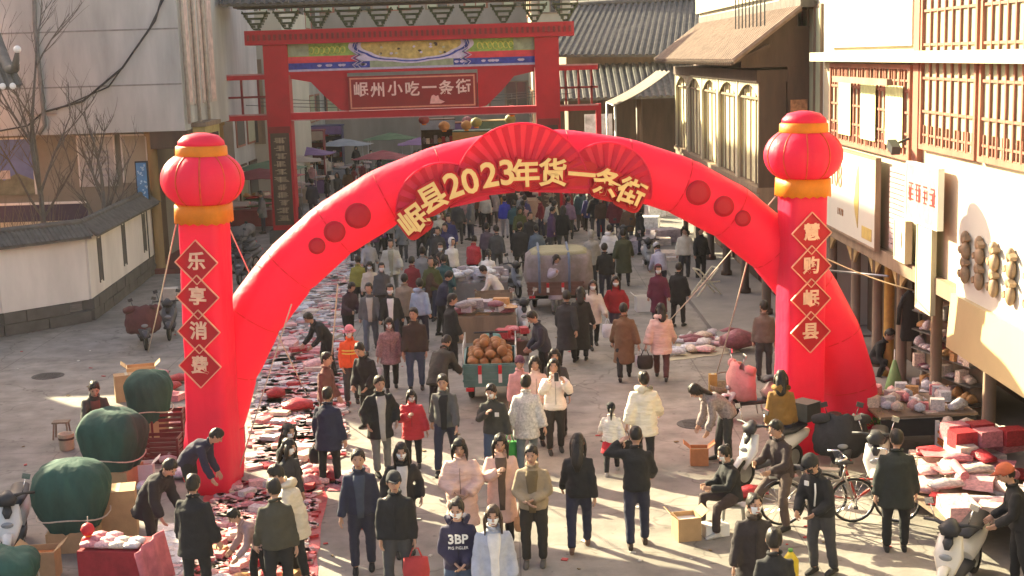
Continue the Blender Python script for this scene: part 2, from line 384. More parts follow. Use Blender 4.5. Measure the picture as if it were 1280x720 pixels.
def marks(parent, ys, zc, sz, x, m, seed):          # worn, illegible characters: a few strokes each
    for k, yc in enumerate(ys):
        mb = MB(); r_ = random.Random(seed + k)
        for q in range(4): w = r_.uniform(.25, .5) * sz; z = zc + sz * (.42 - .28 * q); mb.box(x - .006, x, yc - w, yc + w, z, z + sz * .09)
        for q in range(3): yy = yc + r_.uniform(-.4, .4) * sz; mb.box(x - .0085, x - .0065, yy - sz * .05, yy + sz * .05, zc - sz * r_.uniform(.2, .5), zc + sz * r_.uniform(.2, .5))
        mb.build('character_mark', m, parent)
marks(s, [.62 - .42 * k for k in range(4)], .48, .34, -.101, mat('maroon_lettering', (.22, .03, .03), .5), 5)
s = sign_box('hanging_board', 'narrow cream hanging board under the pink sign', 7.42, 23.5, 24.3, 2.2, 3.7, .08, mat('cream_board', (.74, .64, .40), .5, .06, 3, 0), CREAM)
s = sign_box('shop_sign', 'small white box sign with faint pale lettering beside slatted siding', 7.42, 24.95, 25.6, 2.9, 3.6, .12, SIGNW, CREAM)
marks(s, [0], .36, .36, -.121, CREAM, 9)
# the large white sign with four carved figures over a cream valance
SY = -1.45
s = thing('shop_sign', 'large white signboard with cream curved valance and row of brown carved figures', 'sign', (7.4, 20, 2.35))
MB().box(-.28, .05, -8, 2.9 + SY, .55, 2.2).build('board', SIGNW, s)
MB().add([(x, y, z) for y in (-8, 2.93 + SY) for x, z in ((-.42, -.32), (.06, -.32), (.06, .56), (-.36, .56))], [(0, 1, 2, 3), (7, 6, 5, 4), (0, 3, 7, 4), (1, 5, 6, 2), (3, 2, 6, 7), (0, 4, 5, 1)]).build('fascia_box', mat('cream_valance', (.50, .40, .21), .5, .05, 2, 0), s, fix=True)
FIG = mat('carved_brown', (.30, .20, .12), .6, .3, 8)
for k, yy in enumerate((2.35, 1.72, 1.1, .42, -.35, -1.1)):
    mb = MB(); z = .82
    for j, (rr, hh) in enumerate(((.15, .28), (.12, .2), (.16, .26), (.1, .22))):
        mb.sphere((-.34, yy + SY + .03 * (j % 2), z + hh / 2), .07, rr * .8, hh * .55, 10, 7); mb.obox((-.36, yy + SY + .1 * (-1) ** j, z + hh / 2), .1, .1, hh * .3, Matrix.Rotation(R(25 * (-1) ** (j + k)), 3, 'X')); z += hh * .8
    mb.build('carved_figure', FIG, s)

# hanging lamp / camera on bracket at the corner post
t = thing('wall_camera', 'black camera on a bracket by the lattice windows', 'camera', (7.2, 25.3, 5.0))
MB().bar((.25, 0, .15), (0, 0, .05), .04).build('bracket', DARKP, t); MB().obox((-.05, -.05, 0), .16, .34, .16, Matrix.Rotation(R(20), 3, 'X')).build('housing', DARKP, t)
# bare pole across shop front
t = tag(MB().tube([(7.3, 26.0, 2.45), (6.7, 29.2, 2.1)], .025, 6).build('awning_pole', METAL), 'thin pale awning pole slung across the shop columns', 'pole')

# ------------------------------------------------------------------ middle right: pale link building
t = thing('link_building', 'tall pale plaster building with narrow window strips behind the tiled shop', 'building', (7.6, 36, 0))
MB().box(.02, 7, -3.3, 18, 0, 12).build('wall', FWHITE, t)
for k in range(5):
    y = -3.0 + k * .75
    f = MB().box(-.04, .02, y, y + .55, 4.9, 7.9).build('window', WOODL, t); MB().box(-.05, -.041, y + .06, y + .49, 4.98, 7.8).build('pane', PALEG, f)
MB().box(-.12, .02, -3.3, .6, 4.55, 4.75).build('sill_band', CREAM, t)
MB().box(-.12, .02, -3.3, 18, 8.3, 8.9).build('upper_band', CREAM, t)
for k in range(4):
    y = 1.5 + k * 2.4
    f = MB().box(-.04, .02, y, y + 1.7, 8.95, 11).build('window', WOODR, t); MB().box(-.05, -.041, y + .1, y + 1.6, 9.05, 10.9).build('pane', PALEG, f)

# ------------------------------------------------------------------ middle right: tiled shop with four deep window bays
def tiled_shop():
    t = thing('tiled_shop', 'two-storey shop with brown tiled eave and four deep cream window bays', 'building', (6.3, 34.2, 0))
    D = 17.0
    MB().box(.7, 1.28, 0, D, 2.6, 7.4).build('back_wall', WOODB, t)
    MB().box(0, .7, 0, D, 2.5, 3.3).build('fascia', WOODL, t)
    MB().box(-.06, .75, -.02, D, 3.3, 3.42).build('sill', WOODL, t)
    MB().box(-.05, .7, 0, D, 6.05, 6.35).build('lintel', WOODB, t)
    n = 5; bw = D / n
    for k in range(n + 1):
        y = k * bw
        MB().box(0, .68, max(0, y - .17), min(D, y + .17), 3.42, 6.05).build('pillar', CREAM if k else WOODB, t)
    for k in range(n):
        y0, y1 = k * bw + .175, (k + 1) * bw - .175
        mb = MB(); m = 22
        pts = [(.17 + .035 * math.sin(i * 1.3), y0 + (y1 - y0) * i / m) for i in range(m + 1)]
        vs = [(x, y, z) for z in (3.43, 6.0) for x, y in pts]
        mb.add(vs, [(i, i + 1, m + 2 + i, m + 1 + i) for i in range(m)], 0, True)
        mb.build('curtain', mat('cream_curtain', (.70, .66, .42), .8, .12, 5), t)
        f = MB(); 
        for i in range(5):
            y = y0 + (y1 - y0) * i / 4; f.box(.08, .12, y - .03, y + .03, 3.43, 6.0)
        f.box(.075, .115, y0, y1, 5.6, 5.66); f.build('window_bars', WOODL, t)
        # arched valance board on each bay
        poly = [(y0, 6.04)] + [(y0 + (y1 - y0) * i / 8, 5.98 - .35 * abs(i / 4 - 1) ** 2) for i in range(9)] + [(y1, 6.04)]
        MB().prism(poly, lambda u, v: (.06, u, v), lambda u, v: (.02, u, v)).build('valance', CREAM, t)
    mb = MB(); tile_rows(mb, (-.7, -.5, 6.62), (-.7, D, 6.62), (.95, D, 7.85), (.95, -.5, 7.85), .33, .10)
    r = mb.build('roof', TILEB, t, fix=False)
    mb = MB(); mb.box(.9, 1.25, -.6, D, 7.85, 8.1); mb.build('ridge', TILE, r)
    mb = MB()
    for i in range(60): mb.bar((-.78, -.4 + i * .29, 6.52), (.2, -.4 + i * .29, 6.95), .07)
    stuff(mb.build('rafters', WOODB, r))
    MB().prism([(-.45, 6.42), (.95, 6.42), (.95, 7.72), (-.45, 6.68)], lambda u, v: (u, .02, v), lambda u, v: (u, -.06, v)).build('gable_board', WOODB, t)
    MB().box(.72, 1.26, -.03, -.005, 2.6, 6.4).build('side_wall', WOODB, t)
    MB().box(.78, 1.2, -.05, -.035, 4.3, 5.6).build('side_poster', mat('orange_poster', (.42, .20, .09), .7, .5, 9), t)
    for k in range(6):
        y = .3 + k * 3.2
        MB().lathe([(.17, .13), (.17, .25), (.12, .28), (.12, 2.5)], 12, (.25, y, 0)).build('column', WOODB, t)
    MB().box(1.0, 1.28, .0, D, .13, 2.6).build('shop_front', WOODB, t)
    for k in range(7):
        y = .6 + k * 2.3; d = MB().box(.94, .999, y, y + 1.5, .2, 2.3).build('shop_door', WOODL if k % 2 else WOODB, t)
        MB().box(.93, .939, y + .2, y + 1.3, 1.0, 2.1).build('pane', GLASS, d)
    # iron rail on the roof
    mb = MB(); 
    for i in range(9): mb.box(.28, .31, .8 + i * .55, .83 + i * .55, 7.45, 8.9)
    mb.box(.275, .315, .8, 5.25, 8.88, 8.93); mb.build('roof_rail', DARKP, t)
    for k in range(3): MB().sphere((-.12, 1.2 + k * 1.1, 2.95), .14, .14, .2).build('wall_lamp', WHITE, t)
tiled_shop()

# ------------------------------------------------------------------ far right: grey tile roofs and awning beyond the gate
t = thing('grey_roof_house', 'old house with swept grey tile roof beyond the gate next to the beige awning', 'building', (2.2, 62, 0))
MB().box(.6, 9, 1.2, 12, 0, 7.0).build('wall', WOODL, t)
mb = MB(); tile_rows(mb, (-.4, -.2, 6.9), (7.5, -.2, 6.7), (8.2, 4.5, 9.3), (1.2, 4.5, 9.2), .3, .1); r = mb.build('roof', TILE, t)
MB().tube([(1.0, 4.5, 9.25), (4, 4.5, 9.3), (8.4, 4.5, 9.5)], .16, 8).build('ridge', TILE, r)
mb = MB(); tile_rows(mb, (-.3, -2.6, 5.0), (7.5, -2.6, 5.0), (7.5, .6, 6.4), (-.3, .6, 6.4), .3, .1); mb.build('lower_roof', TILE, t)
for k in range(5): MB().lathe([(.14, 0), (.14, 5.1)], 8, (.2 + k * 1.7, -2.0, 0)).build('column', WOODB, t)
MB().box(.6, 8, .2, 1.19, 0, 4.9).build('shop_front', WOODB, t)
MB().box(1.2, 2.4, -2.2, -2.1, 2.6, 4.3).build('poster', mat('pale_poster', (.55, .56, .6), .5, .4, 3), t)
t = thing('awning', 'pale beige fabric awning sloping beside the tiled shop', 'awning', (4.1, 53.5, 0))
vs = []
for j in range(7):
    for i in range(13):
        u, v = i / 12, j / 6; vs.append((2.1 * v, -1.6 + 4.4 * u, 4.95 + 1.2 * v - .1 * math.sin(v * math.pi) + .04 * math.sin(u * 19)))
fs = [(j * 13 + i, j * 13 + i + 1, j * 13 + i + 14, j * 13 + i + 13) for j in range(6) for i in range(12)]
mb = MB(); mb.add(vs, fs, 0, True); mb.add([(x, y, z - .03) for x, y, z in vs], [tuple(reversed(f)) for f in fs], 0, True)
mb.build('canopy', mat('beige_canvas', (.15, .12, .09), .85, .15, 2, .3), t)
MB().tube([(0, -1.6, 4.92), (0, 2.8, 4.92)], .03).build('front_rail', METAL, t)
for y in (-1.5, 2.7): MB().tube([(.02, y, 0), (.02, y, 4.92)], .04).build('pole', METAL, t)

# ------------------------------------------------------------------ houses closing the street beyond the gate
def far_house(label, x0, x1, y0, y1, h, wm, rm, cols, rows, group=None, z0=2.9, roof=True, side=None):
    t = thing('far_house', label, 'building', ((x0 + x1) / 2, y0, 0), 0, group); w = (x1 - x0) / 2
    MB().box(-w, w, 0, y1 - y0, 0, h).build('wall', wm, t)
    for i in range(cols):
        for j in range(rows):
            cx = -w + (i + .5) * 2 * w / cols; ww = 2 * w / cols * .32; zz = z0 + j * (h - z0) / rows + .2; hh = (h - z0) / rows * .62
            f = MB().box(cx - ww, cx + ww, -.06, .01, zz, zz + hh).build('window', WOODR if (i + j) % 2 else WOODL, t)
            MB().box(cx - ww * .82, cx - ww * .05, -.07, -.061, zz + .08, zz + hh - .08).build('pane', PALEG if (i * 3 + j) % 3 else GLASS, f)
            MB().box(cx + ww * .05, cx + ww * .82, -.07, -.061, zz + .08, zz + hh - .08).build('pane', PALEG if (i + j) % 2 else GLASS, f)
    if side:                                 # windows and shop fronts on the street side
        sx = w if side > 0 else -w; n = int((y1 - y0) / 2.6)
        for i in range(n):
            for j in range(rows + 1):
                y = .5 + i * 2.6; zz = .1 if j == 0 else z0 + (j - 1) * (h - z0) / rows + .3; hh = 2.3 if j == 0 else (h - z0) / rows * .6
                xa, xb = (sx - .01, sx + .06) if side > 0 else (sx - .06, sx + .01)
                f = MB().box(xa, xb, y, y + 1.9, zz, zz + hh).build('window', WOODB if j == 0 else WOODR, t)
                xe = (sx + .061, sx + .07) if side > 0 else (sx - .07, sx - .061)
                MB().box(xe[0], xe[1], y + .12, y + 1.78, zz + .1, zz + hh - .1).build('pane', GLASS if (i + j) % 2 else PALEG, f)
    if roof:
        mb = MB(); tile_rows(mb, (-w - .5, -.7, h - .15), (w + .5, -.7, h - .15), (w + .3, 3, h + 1.6), (-w - .3, 3, h + 1.6), .3, .1)
        tile_rows(mb, (w + .5, 6.7, h - .15), (-w - .5, 6.7, h - .15), (-w - .3, 3, h + 1.6), (w + .3, 3, h + 1.6), .6, .1)
        mb.build('roof', rm, t)
    return t
far_house('grey rendered house with shuttered windows closing the street beyond the gate', -16, 2.0, 93, 104, 13.5, mat('dull_render', (.26, .24, .21), .9, .2, .8, .2, stretch=(1, 1, .3)), TILE, 7, 3)
far_house('pale house row with red shopfronts lining the street beyond the gate', -22, -12.2, 61, 92, 11.5, GREYW, TILE, 3, 3, side=1)
far_house('cream house with lit upper windows behind the old grey tile roof', 1.5, 12, 76, 90, 12.0, CREAM, TILE, 5, 3, side=-1)
far_house('pale green-grey plain house between the tall building and the gate', -16.5, -10.6, 66, 74, 9.4, mat('pale_sage_render', (.42, .41, .34), .9, .1, .6), TILE, 1, 1, roof=False)

# ------------------------------------------------------------------ left: tall grey building
t = thing('tall_building', 'tall plain grey rendered building with cables on its blank wall', 'building', (-10.7, 45.5, 0))
MB().box(-11.9, 0, 0, 14, 4.78, 16.3).build('upper_wall', GREYW, t)
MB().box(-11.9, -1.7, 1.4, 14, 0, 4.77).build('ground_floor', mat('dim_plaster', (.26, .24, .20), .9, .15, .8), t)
for z in (6.3, 8.1, 9.7, 11.6): MB().box(-11.9, .0, -.012, .001, z, z + .05).build('joint_line', mat('joint_grey', (.24, .23, .21), .9), t)
MB().tube([(-4.62, -.06, 16), (-4.6, -.07, 9.2), (-4.66, -.06, 8.4), (-4.62, -.06, 5.1), (-4.85, -.05, 4.82)], .07, 8).build('downpipe', mat('pipe_grey', (.17, .165, .155), .7), t)
MB().tube([(-4.55, -.06, 5.55), (-3.3, -.08, 5.85), (-1.9, -.09, 6.9), (-.7, -.1, 8.4), (-.25, -.1, 9.6), (-.1, -.1, 12)], .035, 6).build('cable', DARKP, t)
MB().tube([(-4.2, -.06, 5.6), (-2.4, -.08, 6.3), (-1.0, -.1, 8.0), (-.3, -.1, 9.2)], .025, 6).build('cable', DARKP, t)
MB().tube([(-6.2, -.05, 4.95), (-5.2, -.06, 5.1), (-4.6, -.06, 5.55)], .03, 6).build('cable', DARKP, t)
MB().box(-5.3, -4.2, -.05, .0, 5.45, 5.5).build('cable_clip', METAL, t)
MB().box(-2.6, -1.9, -.02, .0, 9.85, 9.95).build('stain', mat('pipe_grey'), t)
# street side: pipes, balconies, windows
for k, y in enumerate((.4, 1.6, 2.9, 4.2)):
    f = MB().box(.0, .05, y, y + .9, 5.6, 9.3).build('window', mat('pale_frame', (.50, .42, .36), .7), t)
    MB().box(.051, .06, y + .1, y + .8, 5.7, 9.2).build('pane', mat('pink_blind', (.58, .44, .38), .7, .3, 3), f)
for k in range(3): MB().tube([(.12, .2 + k * 1.55, 5.0), (.12, .2 + k * 1.55, 16)], .06, 6).build('pipe', mat('pipe_pale', (.42, .37, .32), .7), t)
MB().box(.0, .32, 1.0, 2.0, 10.0, 10.9).build('sign_box', mat('navy_sign', (.05, .05, .08), .5), t)
text_on('号', .6, WHITE, t, (.33, 1.5, 10.45), (R(90), 0, R(90)), .006)
MB().box(.0, .5, .9, 3.4, 4.85, 5.0).build('balcony_slab', WOODL, t)
f = MB().box(.02, .45, 1.0, 3.3, 3.4, 4.84).build('yellow_frame', mat('yellow_frame', (.40, .33, .13), .6), t)
MB().box(.451, .46, 1.25, 3.05, 3.7, 4.6).build('pane', GLASS, f)
# wooden porch below
for x, y in ((-.35, .35), (-1.25, .4), (-.35, 3.5), (-.35, 7)):
    MB().lathe([(.24, 0), (.24, .2), (.17, .25), (.17, 4.6), (.24, 4.65), (.24, 4.78)], 12, (x, y, 0)).build('porch_column', mat('ochre_wood', (.26, .17, .07), .6, .25, 3, stretch=(1, 1, .2)), t)
MB().box(-1.75, .1, -.1, 8, 0, .16).build('porch_step', mat('red_carpet', (.16, .05, .045), .9), t)
MB().box(-1.68, -1.62, 1.6, 3.2, .2, 3.2).build('porch_door', WOODB, t)
MB().box(-1.2, .05, .05, .2, 4.2, 4.77).build('porch_lintel', WOODB, t)
t = thing('light_box_sign', 'narrow vertical light box with blue pattern beside the porch', 'sign', (-12.1, 45.0, 2.3))
MB().box(-.2, .2, -.08, .08, 0, 1.55).build('case', DARKP, t)
mb = MB(); rr = random.Random(3)
for k in range(40): x = rr.uniform(-.14, .12); z = rr.uniform(.06, 1.42); mb.box(x, x + .05, -.088, -.081, z, z + .04)
mb.build('printed_pattern', mat('blue_white_print', (.45, .62, .75), .4), t)
MB().box(-.17, .17, -.0815, -.0805, .04, 1.5).build('panel', mat('blue_panel', (.10, .25, .45), .4), t)
tag(MB().box(-12.15, -12.05, 44.95, 45.05, 0, 2.3).build('sign_post', DARKP), 'dark post carrying the narrow blue light box', 'post')

# posters on the courtyard wall
def board(name, label, x0, x1, z0, z1, m, y=46.8, frame=WHITE, extra=None):
    t = thing(name, label, 'board', ((x0 + x1) / 2, y, z0)); w = (x1 - x0) / 2; h = z1 - z0
    MB().box(-w, w, 0, .05, 0, h).build('sheet', m, t)
    e = MB(); e.box(-w - .05, -w, -.02, .05, 0, h); e.box(w, w + .05, -.02, .05, 0, h); e.box(-w - .05, w + .05, -.02, .05, h, h + .06); e.build('frame', frame, t)
    if extra: extra(t, w, h)
    return t
def land(t, w, h):
    MB().prism([(-w, .0), (w, .0), (w, .5), (w * .5, .75), (w * .1, .5), (-w * .4, .95), (-w, .6)], lambda u, v: (u, -.001, v), lambda u, v: (u, -.01, v)).build('printed_hills', mat('print_hills', (.17, .18, .13), .6, .4, 3), t)
    MB().box(-w * .2, w * .3, -.016, -.011, .55, .85).build('printed_building', mat('print_town', (.50, .46, .46), .6, .5, 6), t)
board('poster_board', 'blue landscape poster board on the courtyard wall', -18.6, -16.3, 2.7, 4.6, mat('poster_sky', (.13, .18, .42), .6, .3, 1.2), extra=land)
def paper(t, w, h):
    for k in range(5): MB().box(-w * .7, w * .75, -.012, -.001, .35 + k * .2, .43 + k * .2).build('printed_line', mat('print_grey', (.36, .37, .40), .7), t)
board('notice_board', 'grey and white notice board with red strip behind bare trees', -14.7, -13.5, 2.9, 4.6, mat('notice_white', (.46, .46, .45), .7, .2, 2), extra=paper)
board('blank_board', 'blank beige board with white frame next to the passage', -13.2, -12.4, 3.0, 4.6, mat('board_beige', (.42, .40, .32), .8, .08, 2))
t = thing('ticker_band', 'long dark display band with white top edge above the courtyard wall', 'display', (-16.5, 44.6, 2.0))
MB().box(-4, 2.6, 0, .12, 0, .55).build('band', mat('navy_band', (.04, .03, .07), .5), t); MB().box(-4, 2.6, -.02, .12, .551, .62).build('white_edge', WHITE, t); MB().box(-4, 2.6, -.02, .12, -.55, -.001).build('pale_base', CREAM, t); MB().box(-4, 2.6, .02, .1, -2.0, -.551).build('stand', GREYW, t)

# ------------------------------------------------------------------ hall with tiled roof at the left edge
t = thing('temple_hall', 'traditional hall with upturned grey tile eave corner and white ridge ends', 'building', (-13.5, 38.0, 0))
MB().box(-18, -1.9, 0, 2.3, 0, 6.6).build('wall', WOODR, t)
mb = MB(); tile_rows(mb, (-18, -1.2, 6.45), (.35, -1.2, 6.5), (-1.2, 1.3, 8.6), (-18, 1.3, 8.6), .26, .09)
tile_rows(mb, (.42, -1.2, 6.55), (-.8, 2.6, 6.5), (-1.2, 1.35, 8.6), (-1.2, 1.25, 8.6), .26, .09); r = mb.build('roof', TILE, t)
MB().tube([(-1.2, 1.3, 8.65), (-.5, .2, 7.8), (.1, -.75, 6.95), (.5, -1.4, 6.95), (.75, -1.8, 7.4)], [.16, .15, .14, .12, .05], 8).build('hip_ridge', TILE, r)
for k in range(9): MB().sphere((.36 - k * .27, -1.28, 6.5), .09, .05, .09, 8, 6).build('tile_end', WHITE, r)
MB().sphere((.75, -1.8, 7.45), .1).build('finial', WHITE, r); MB().sphere((.58, -1.5, 7.12), .1).build('finial', WHITE, r)
MB().box(-24, -8.0, .3, 2.2, 6.6, 10.6).build('upper_tier', WOODR, t)  # unseen second tier, added so its shadow covers the left ground
mb = MB(); tile_rows(mb, (-24, -.2, 10.5), (-7.7, -.2, 10.5), (-8.1, 1.3, 12.4), (-24, 1.3, 12.4), .3, .1); tile_rows(mb, (-7.7, 2.8, 10.5), (-24, 2.8, 10.5), (-24, 1.3, 12.4), (-8.1, 1.3, 12.4), .3, .1); mb.build('upper_roof', TILE, t)
# unseen house added beyond the left edge to shade the left foreground
t = thing('corner_house', 'plain whitewashed two-storey house beside the square', 'building', (-15.2, 29.6, 0))
MB().box(-12, 0, -13, 0, 0, 6.9).build('wall', WHITE, t)
mb = MB(); tile_rows(mb, (.5, -13.4, 6.75), (.5, .4, 6.75), (-6, .4, 9), (-6, -13.4, 9), .3, .1); mb.build('roof', TILE, t)
for k in range(4): f = MB().box(.0, .05, -12 + k * 3.1, -10.4 + k * 3.1, 4.0, 5.6).build('window', WOODL, t); MB().box(.051, .06, -11.9 + k * 3.1, -10.5 + k * 3.1, 4.1, 5.5).build('pane', GLASS, f)

# ------------------------------------------------------------------ perimeter wall with tile coping
def wall():
    t = thing('courtyard_wall', 'white courtyard wall with stone base, slot windows and grey tile coping', 'wall')
    pts = [Vector((-18.5, 31.4, 0)), Vector((-13.5, 35.3, 0)), Vector((-11.75, 37.1, 0)), Vector((-12.25, 46.0, 0))]
    PW = mat('white_plaster_wall', (.68, .63, .57), .9, .14, 1.0, .15, stretch=(1, 1, .3))
    for i in range(3):
        a, b = pts[i], pts[i + 1]; d = (b - a).normalized(); nr = Vector((d.y, -d.x, 0)); L = (b - a).length
        def f(u, w, z): return a + d * u + nr * w + Vector((0, 0, z))
        def seg(u0, u1, w0, w1, z0, z1, name, m):
            vs = [f(u, w, z) for z in (z0, z1) for w in (w0, w1) for u in (u0, u1)]
            return MB().add(vs, [(0, 2, 3, 1), (4, 5, 7, 6), (0, 1, 5, 4), (2, 6, 7, 3), (0, 4, 6, 2), (1, 3, 7, 5)]).build(name, m, t, fix=True)
        seg(0, L, -.12, .12, .62, 2.36, 'plaster', PW); 
        k = int(L / 1.05)
        for j in range(k):                   # base of dressed stones in two courses
            for c in range(2):
                o = .5 * (c % 2) * L / k
                u0 = max(0, j * L / k - o); u1 = min(L, (j + 1) * L / k - o)
                seg(u0 + .012, u1 - .012, -.16, .17 + .012 * ((j * 7 + c) % 3), .01 + c * .31, .30 + c * .31, 'stone', STONE)
        if i == 2:
            for u in (1.1, 4.2, 7.2):
                w = seg(u, u + .32, .115, .128, .95, 2.15, 'slot_window', mat('slot_dark', (.10, .09, .085), .9))
                seg(u - .05, u, .11, .15, .9, 2.2, 'slot_frame', STONE); seg(u + .32, u + .37, .11, .15, .9, 2.2, 'slot_frame', STONE)
        mb = MB()
        tile_rows(mb, f(-.05, .42, 2.42), f(L + .05, .42, 2.42), f(L + .05, .03, 2.74), f(-.05, .03, 2.74), .13, .042)
        tile_rows(mb, f(L + .05, -.42, 2.42), f(-.05, -.42, 2.42), f(-.05, -.03, 2.74), f(L + .05, -.03, 2.74), .13, .042)
        stuff(mb.build('coping_tiles', TILE, t))
        MB().tube([f(-.05, 0, 2.77), f(L + .05, 0, 2.77)], .085, 8).build('coping_ridge', TILE, t)
        seg(-.02, L + .02, -.2, .2, 2.361, 2.42, 'coping_course', mat('pipe_grey'))
wall()

# ------------------------------------------------------------------ bare trees and winter shrubs in the courtyard
BARK = mat('grey_bark', (.13, .115, .10), .9, .25, 8, .4)
def bare_tree(label, loc, h, seed, lean=0.0):
    rr = random.Random(seed); t = thing('bare_tree', label, 'tree', loc, 0, None)
    mb = MB(); pts = [Vector((lean * (k / 6) ** 1.5 + rr.uniform(-.03, .03), rr.uniform(-.03, .03), h * .62 * k / 6)) for k in range(7)]
    mb.tube(pts, [.11 - .008 * k for k in range(7)], 8); mb.build('trunk', BARK, t)
    cr = MB()
    def branch(p, d, L, r, lev):
        q = [p]
        for k in range(4):
            d = (d + Vector((rr.uniform(-.14, .14), rr.uniform(-.14, .14), rr.uniform(.0, .12)))).normalized(); q.append(q[-1] + d * L / 4)
        cr.tube(q, [r, r * .85, r * .7, r * .55, r * .35], 5, cap=False)
        if lev < 3:
            for k in range(rr.randint(3, 4)):
                s = rr.choice(q[1:]); a = rr.uniform(0, 6.28); dd = (d + Vector((math.cos(a), math.sin(a), .25)) * .75).normalized()
                branch(s, dd, L * rr.uniform(.45, .7), r * .5, lev + 1)
    for k in range(6):
        a = k * 1.05 + rr.uniform(-.3, .3); s = pts[3 + k % 4]
        branch(s, Vector((math.cos(a) * .55, math.sin(a) * .5, 1)).normalized(), h * rr.uniform(.3, .42), .045, 0)
    branch(pts[-1], Vector((0, 0, 1)), h * .4, .06, 0)
    cr.build('crown', BARK, t)
bare_tree('taller bare tree with forked leafless crown behind the courtyard wall', (-14.35, 42.0, 0), 7.6, 11, -.25)
bare_tree('slim bare tree in front of the blue poster board', (-16.4, 41.2, 0), 6.2, 5, .1)
bare_tree('thin bare sapling beside the notice board in the courtyard', (-12.85, 42.8, 0), 5.0, 23, .1)
for k, (x, y, lab) in enumerate(((-15.5, 40.8, 'leafless twiggy shrub behind wall in front of the dark band'), (-14.0, 40.6, 'small bushy bare shrub behind the wall near its bend'))):
    rr = random.Random(40 + k); t = thing('winter_shrub', lab, 'shrub', (x, y, 0)); mb = MB()
    for j in range(150):
        a = rr.uniform(0, 6.28); e = rr.uniform(.75, 1.5); L = rr.uniform(1.4, 3.0)
        d = Vector((math.cos(a) * math.cos(e), math.sin(a) * math.cos(e), math.sin(e) * 1.1)); p = Vector((rr.uniform(-.2, .2), rr.uniform(-.2, .2), 0))
        q = [p, p + d * L * .5 + Vector((0, 0, .1)), p + d * L + Vector((rr.uniform(-.2, .2), rr.uniform(-.2, .2), .0))]
        mb.tube(q, [.014, .01, .004], 4, cap=False)
    mb.build('twigs', BARK, t)
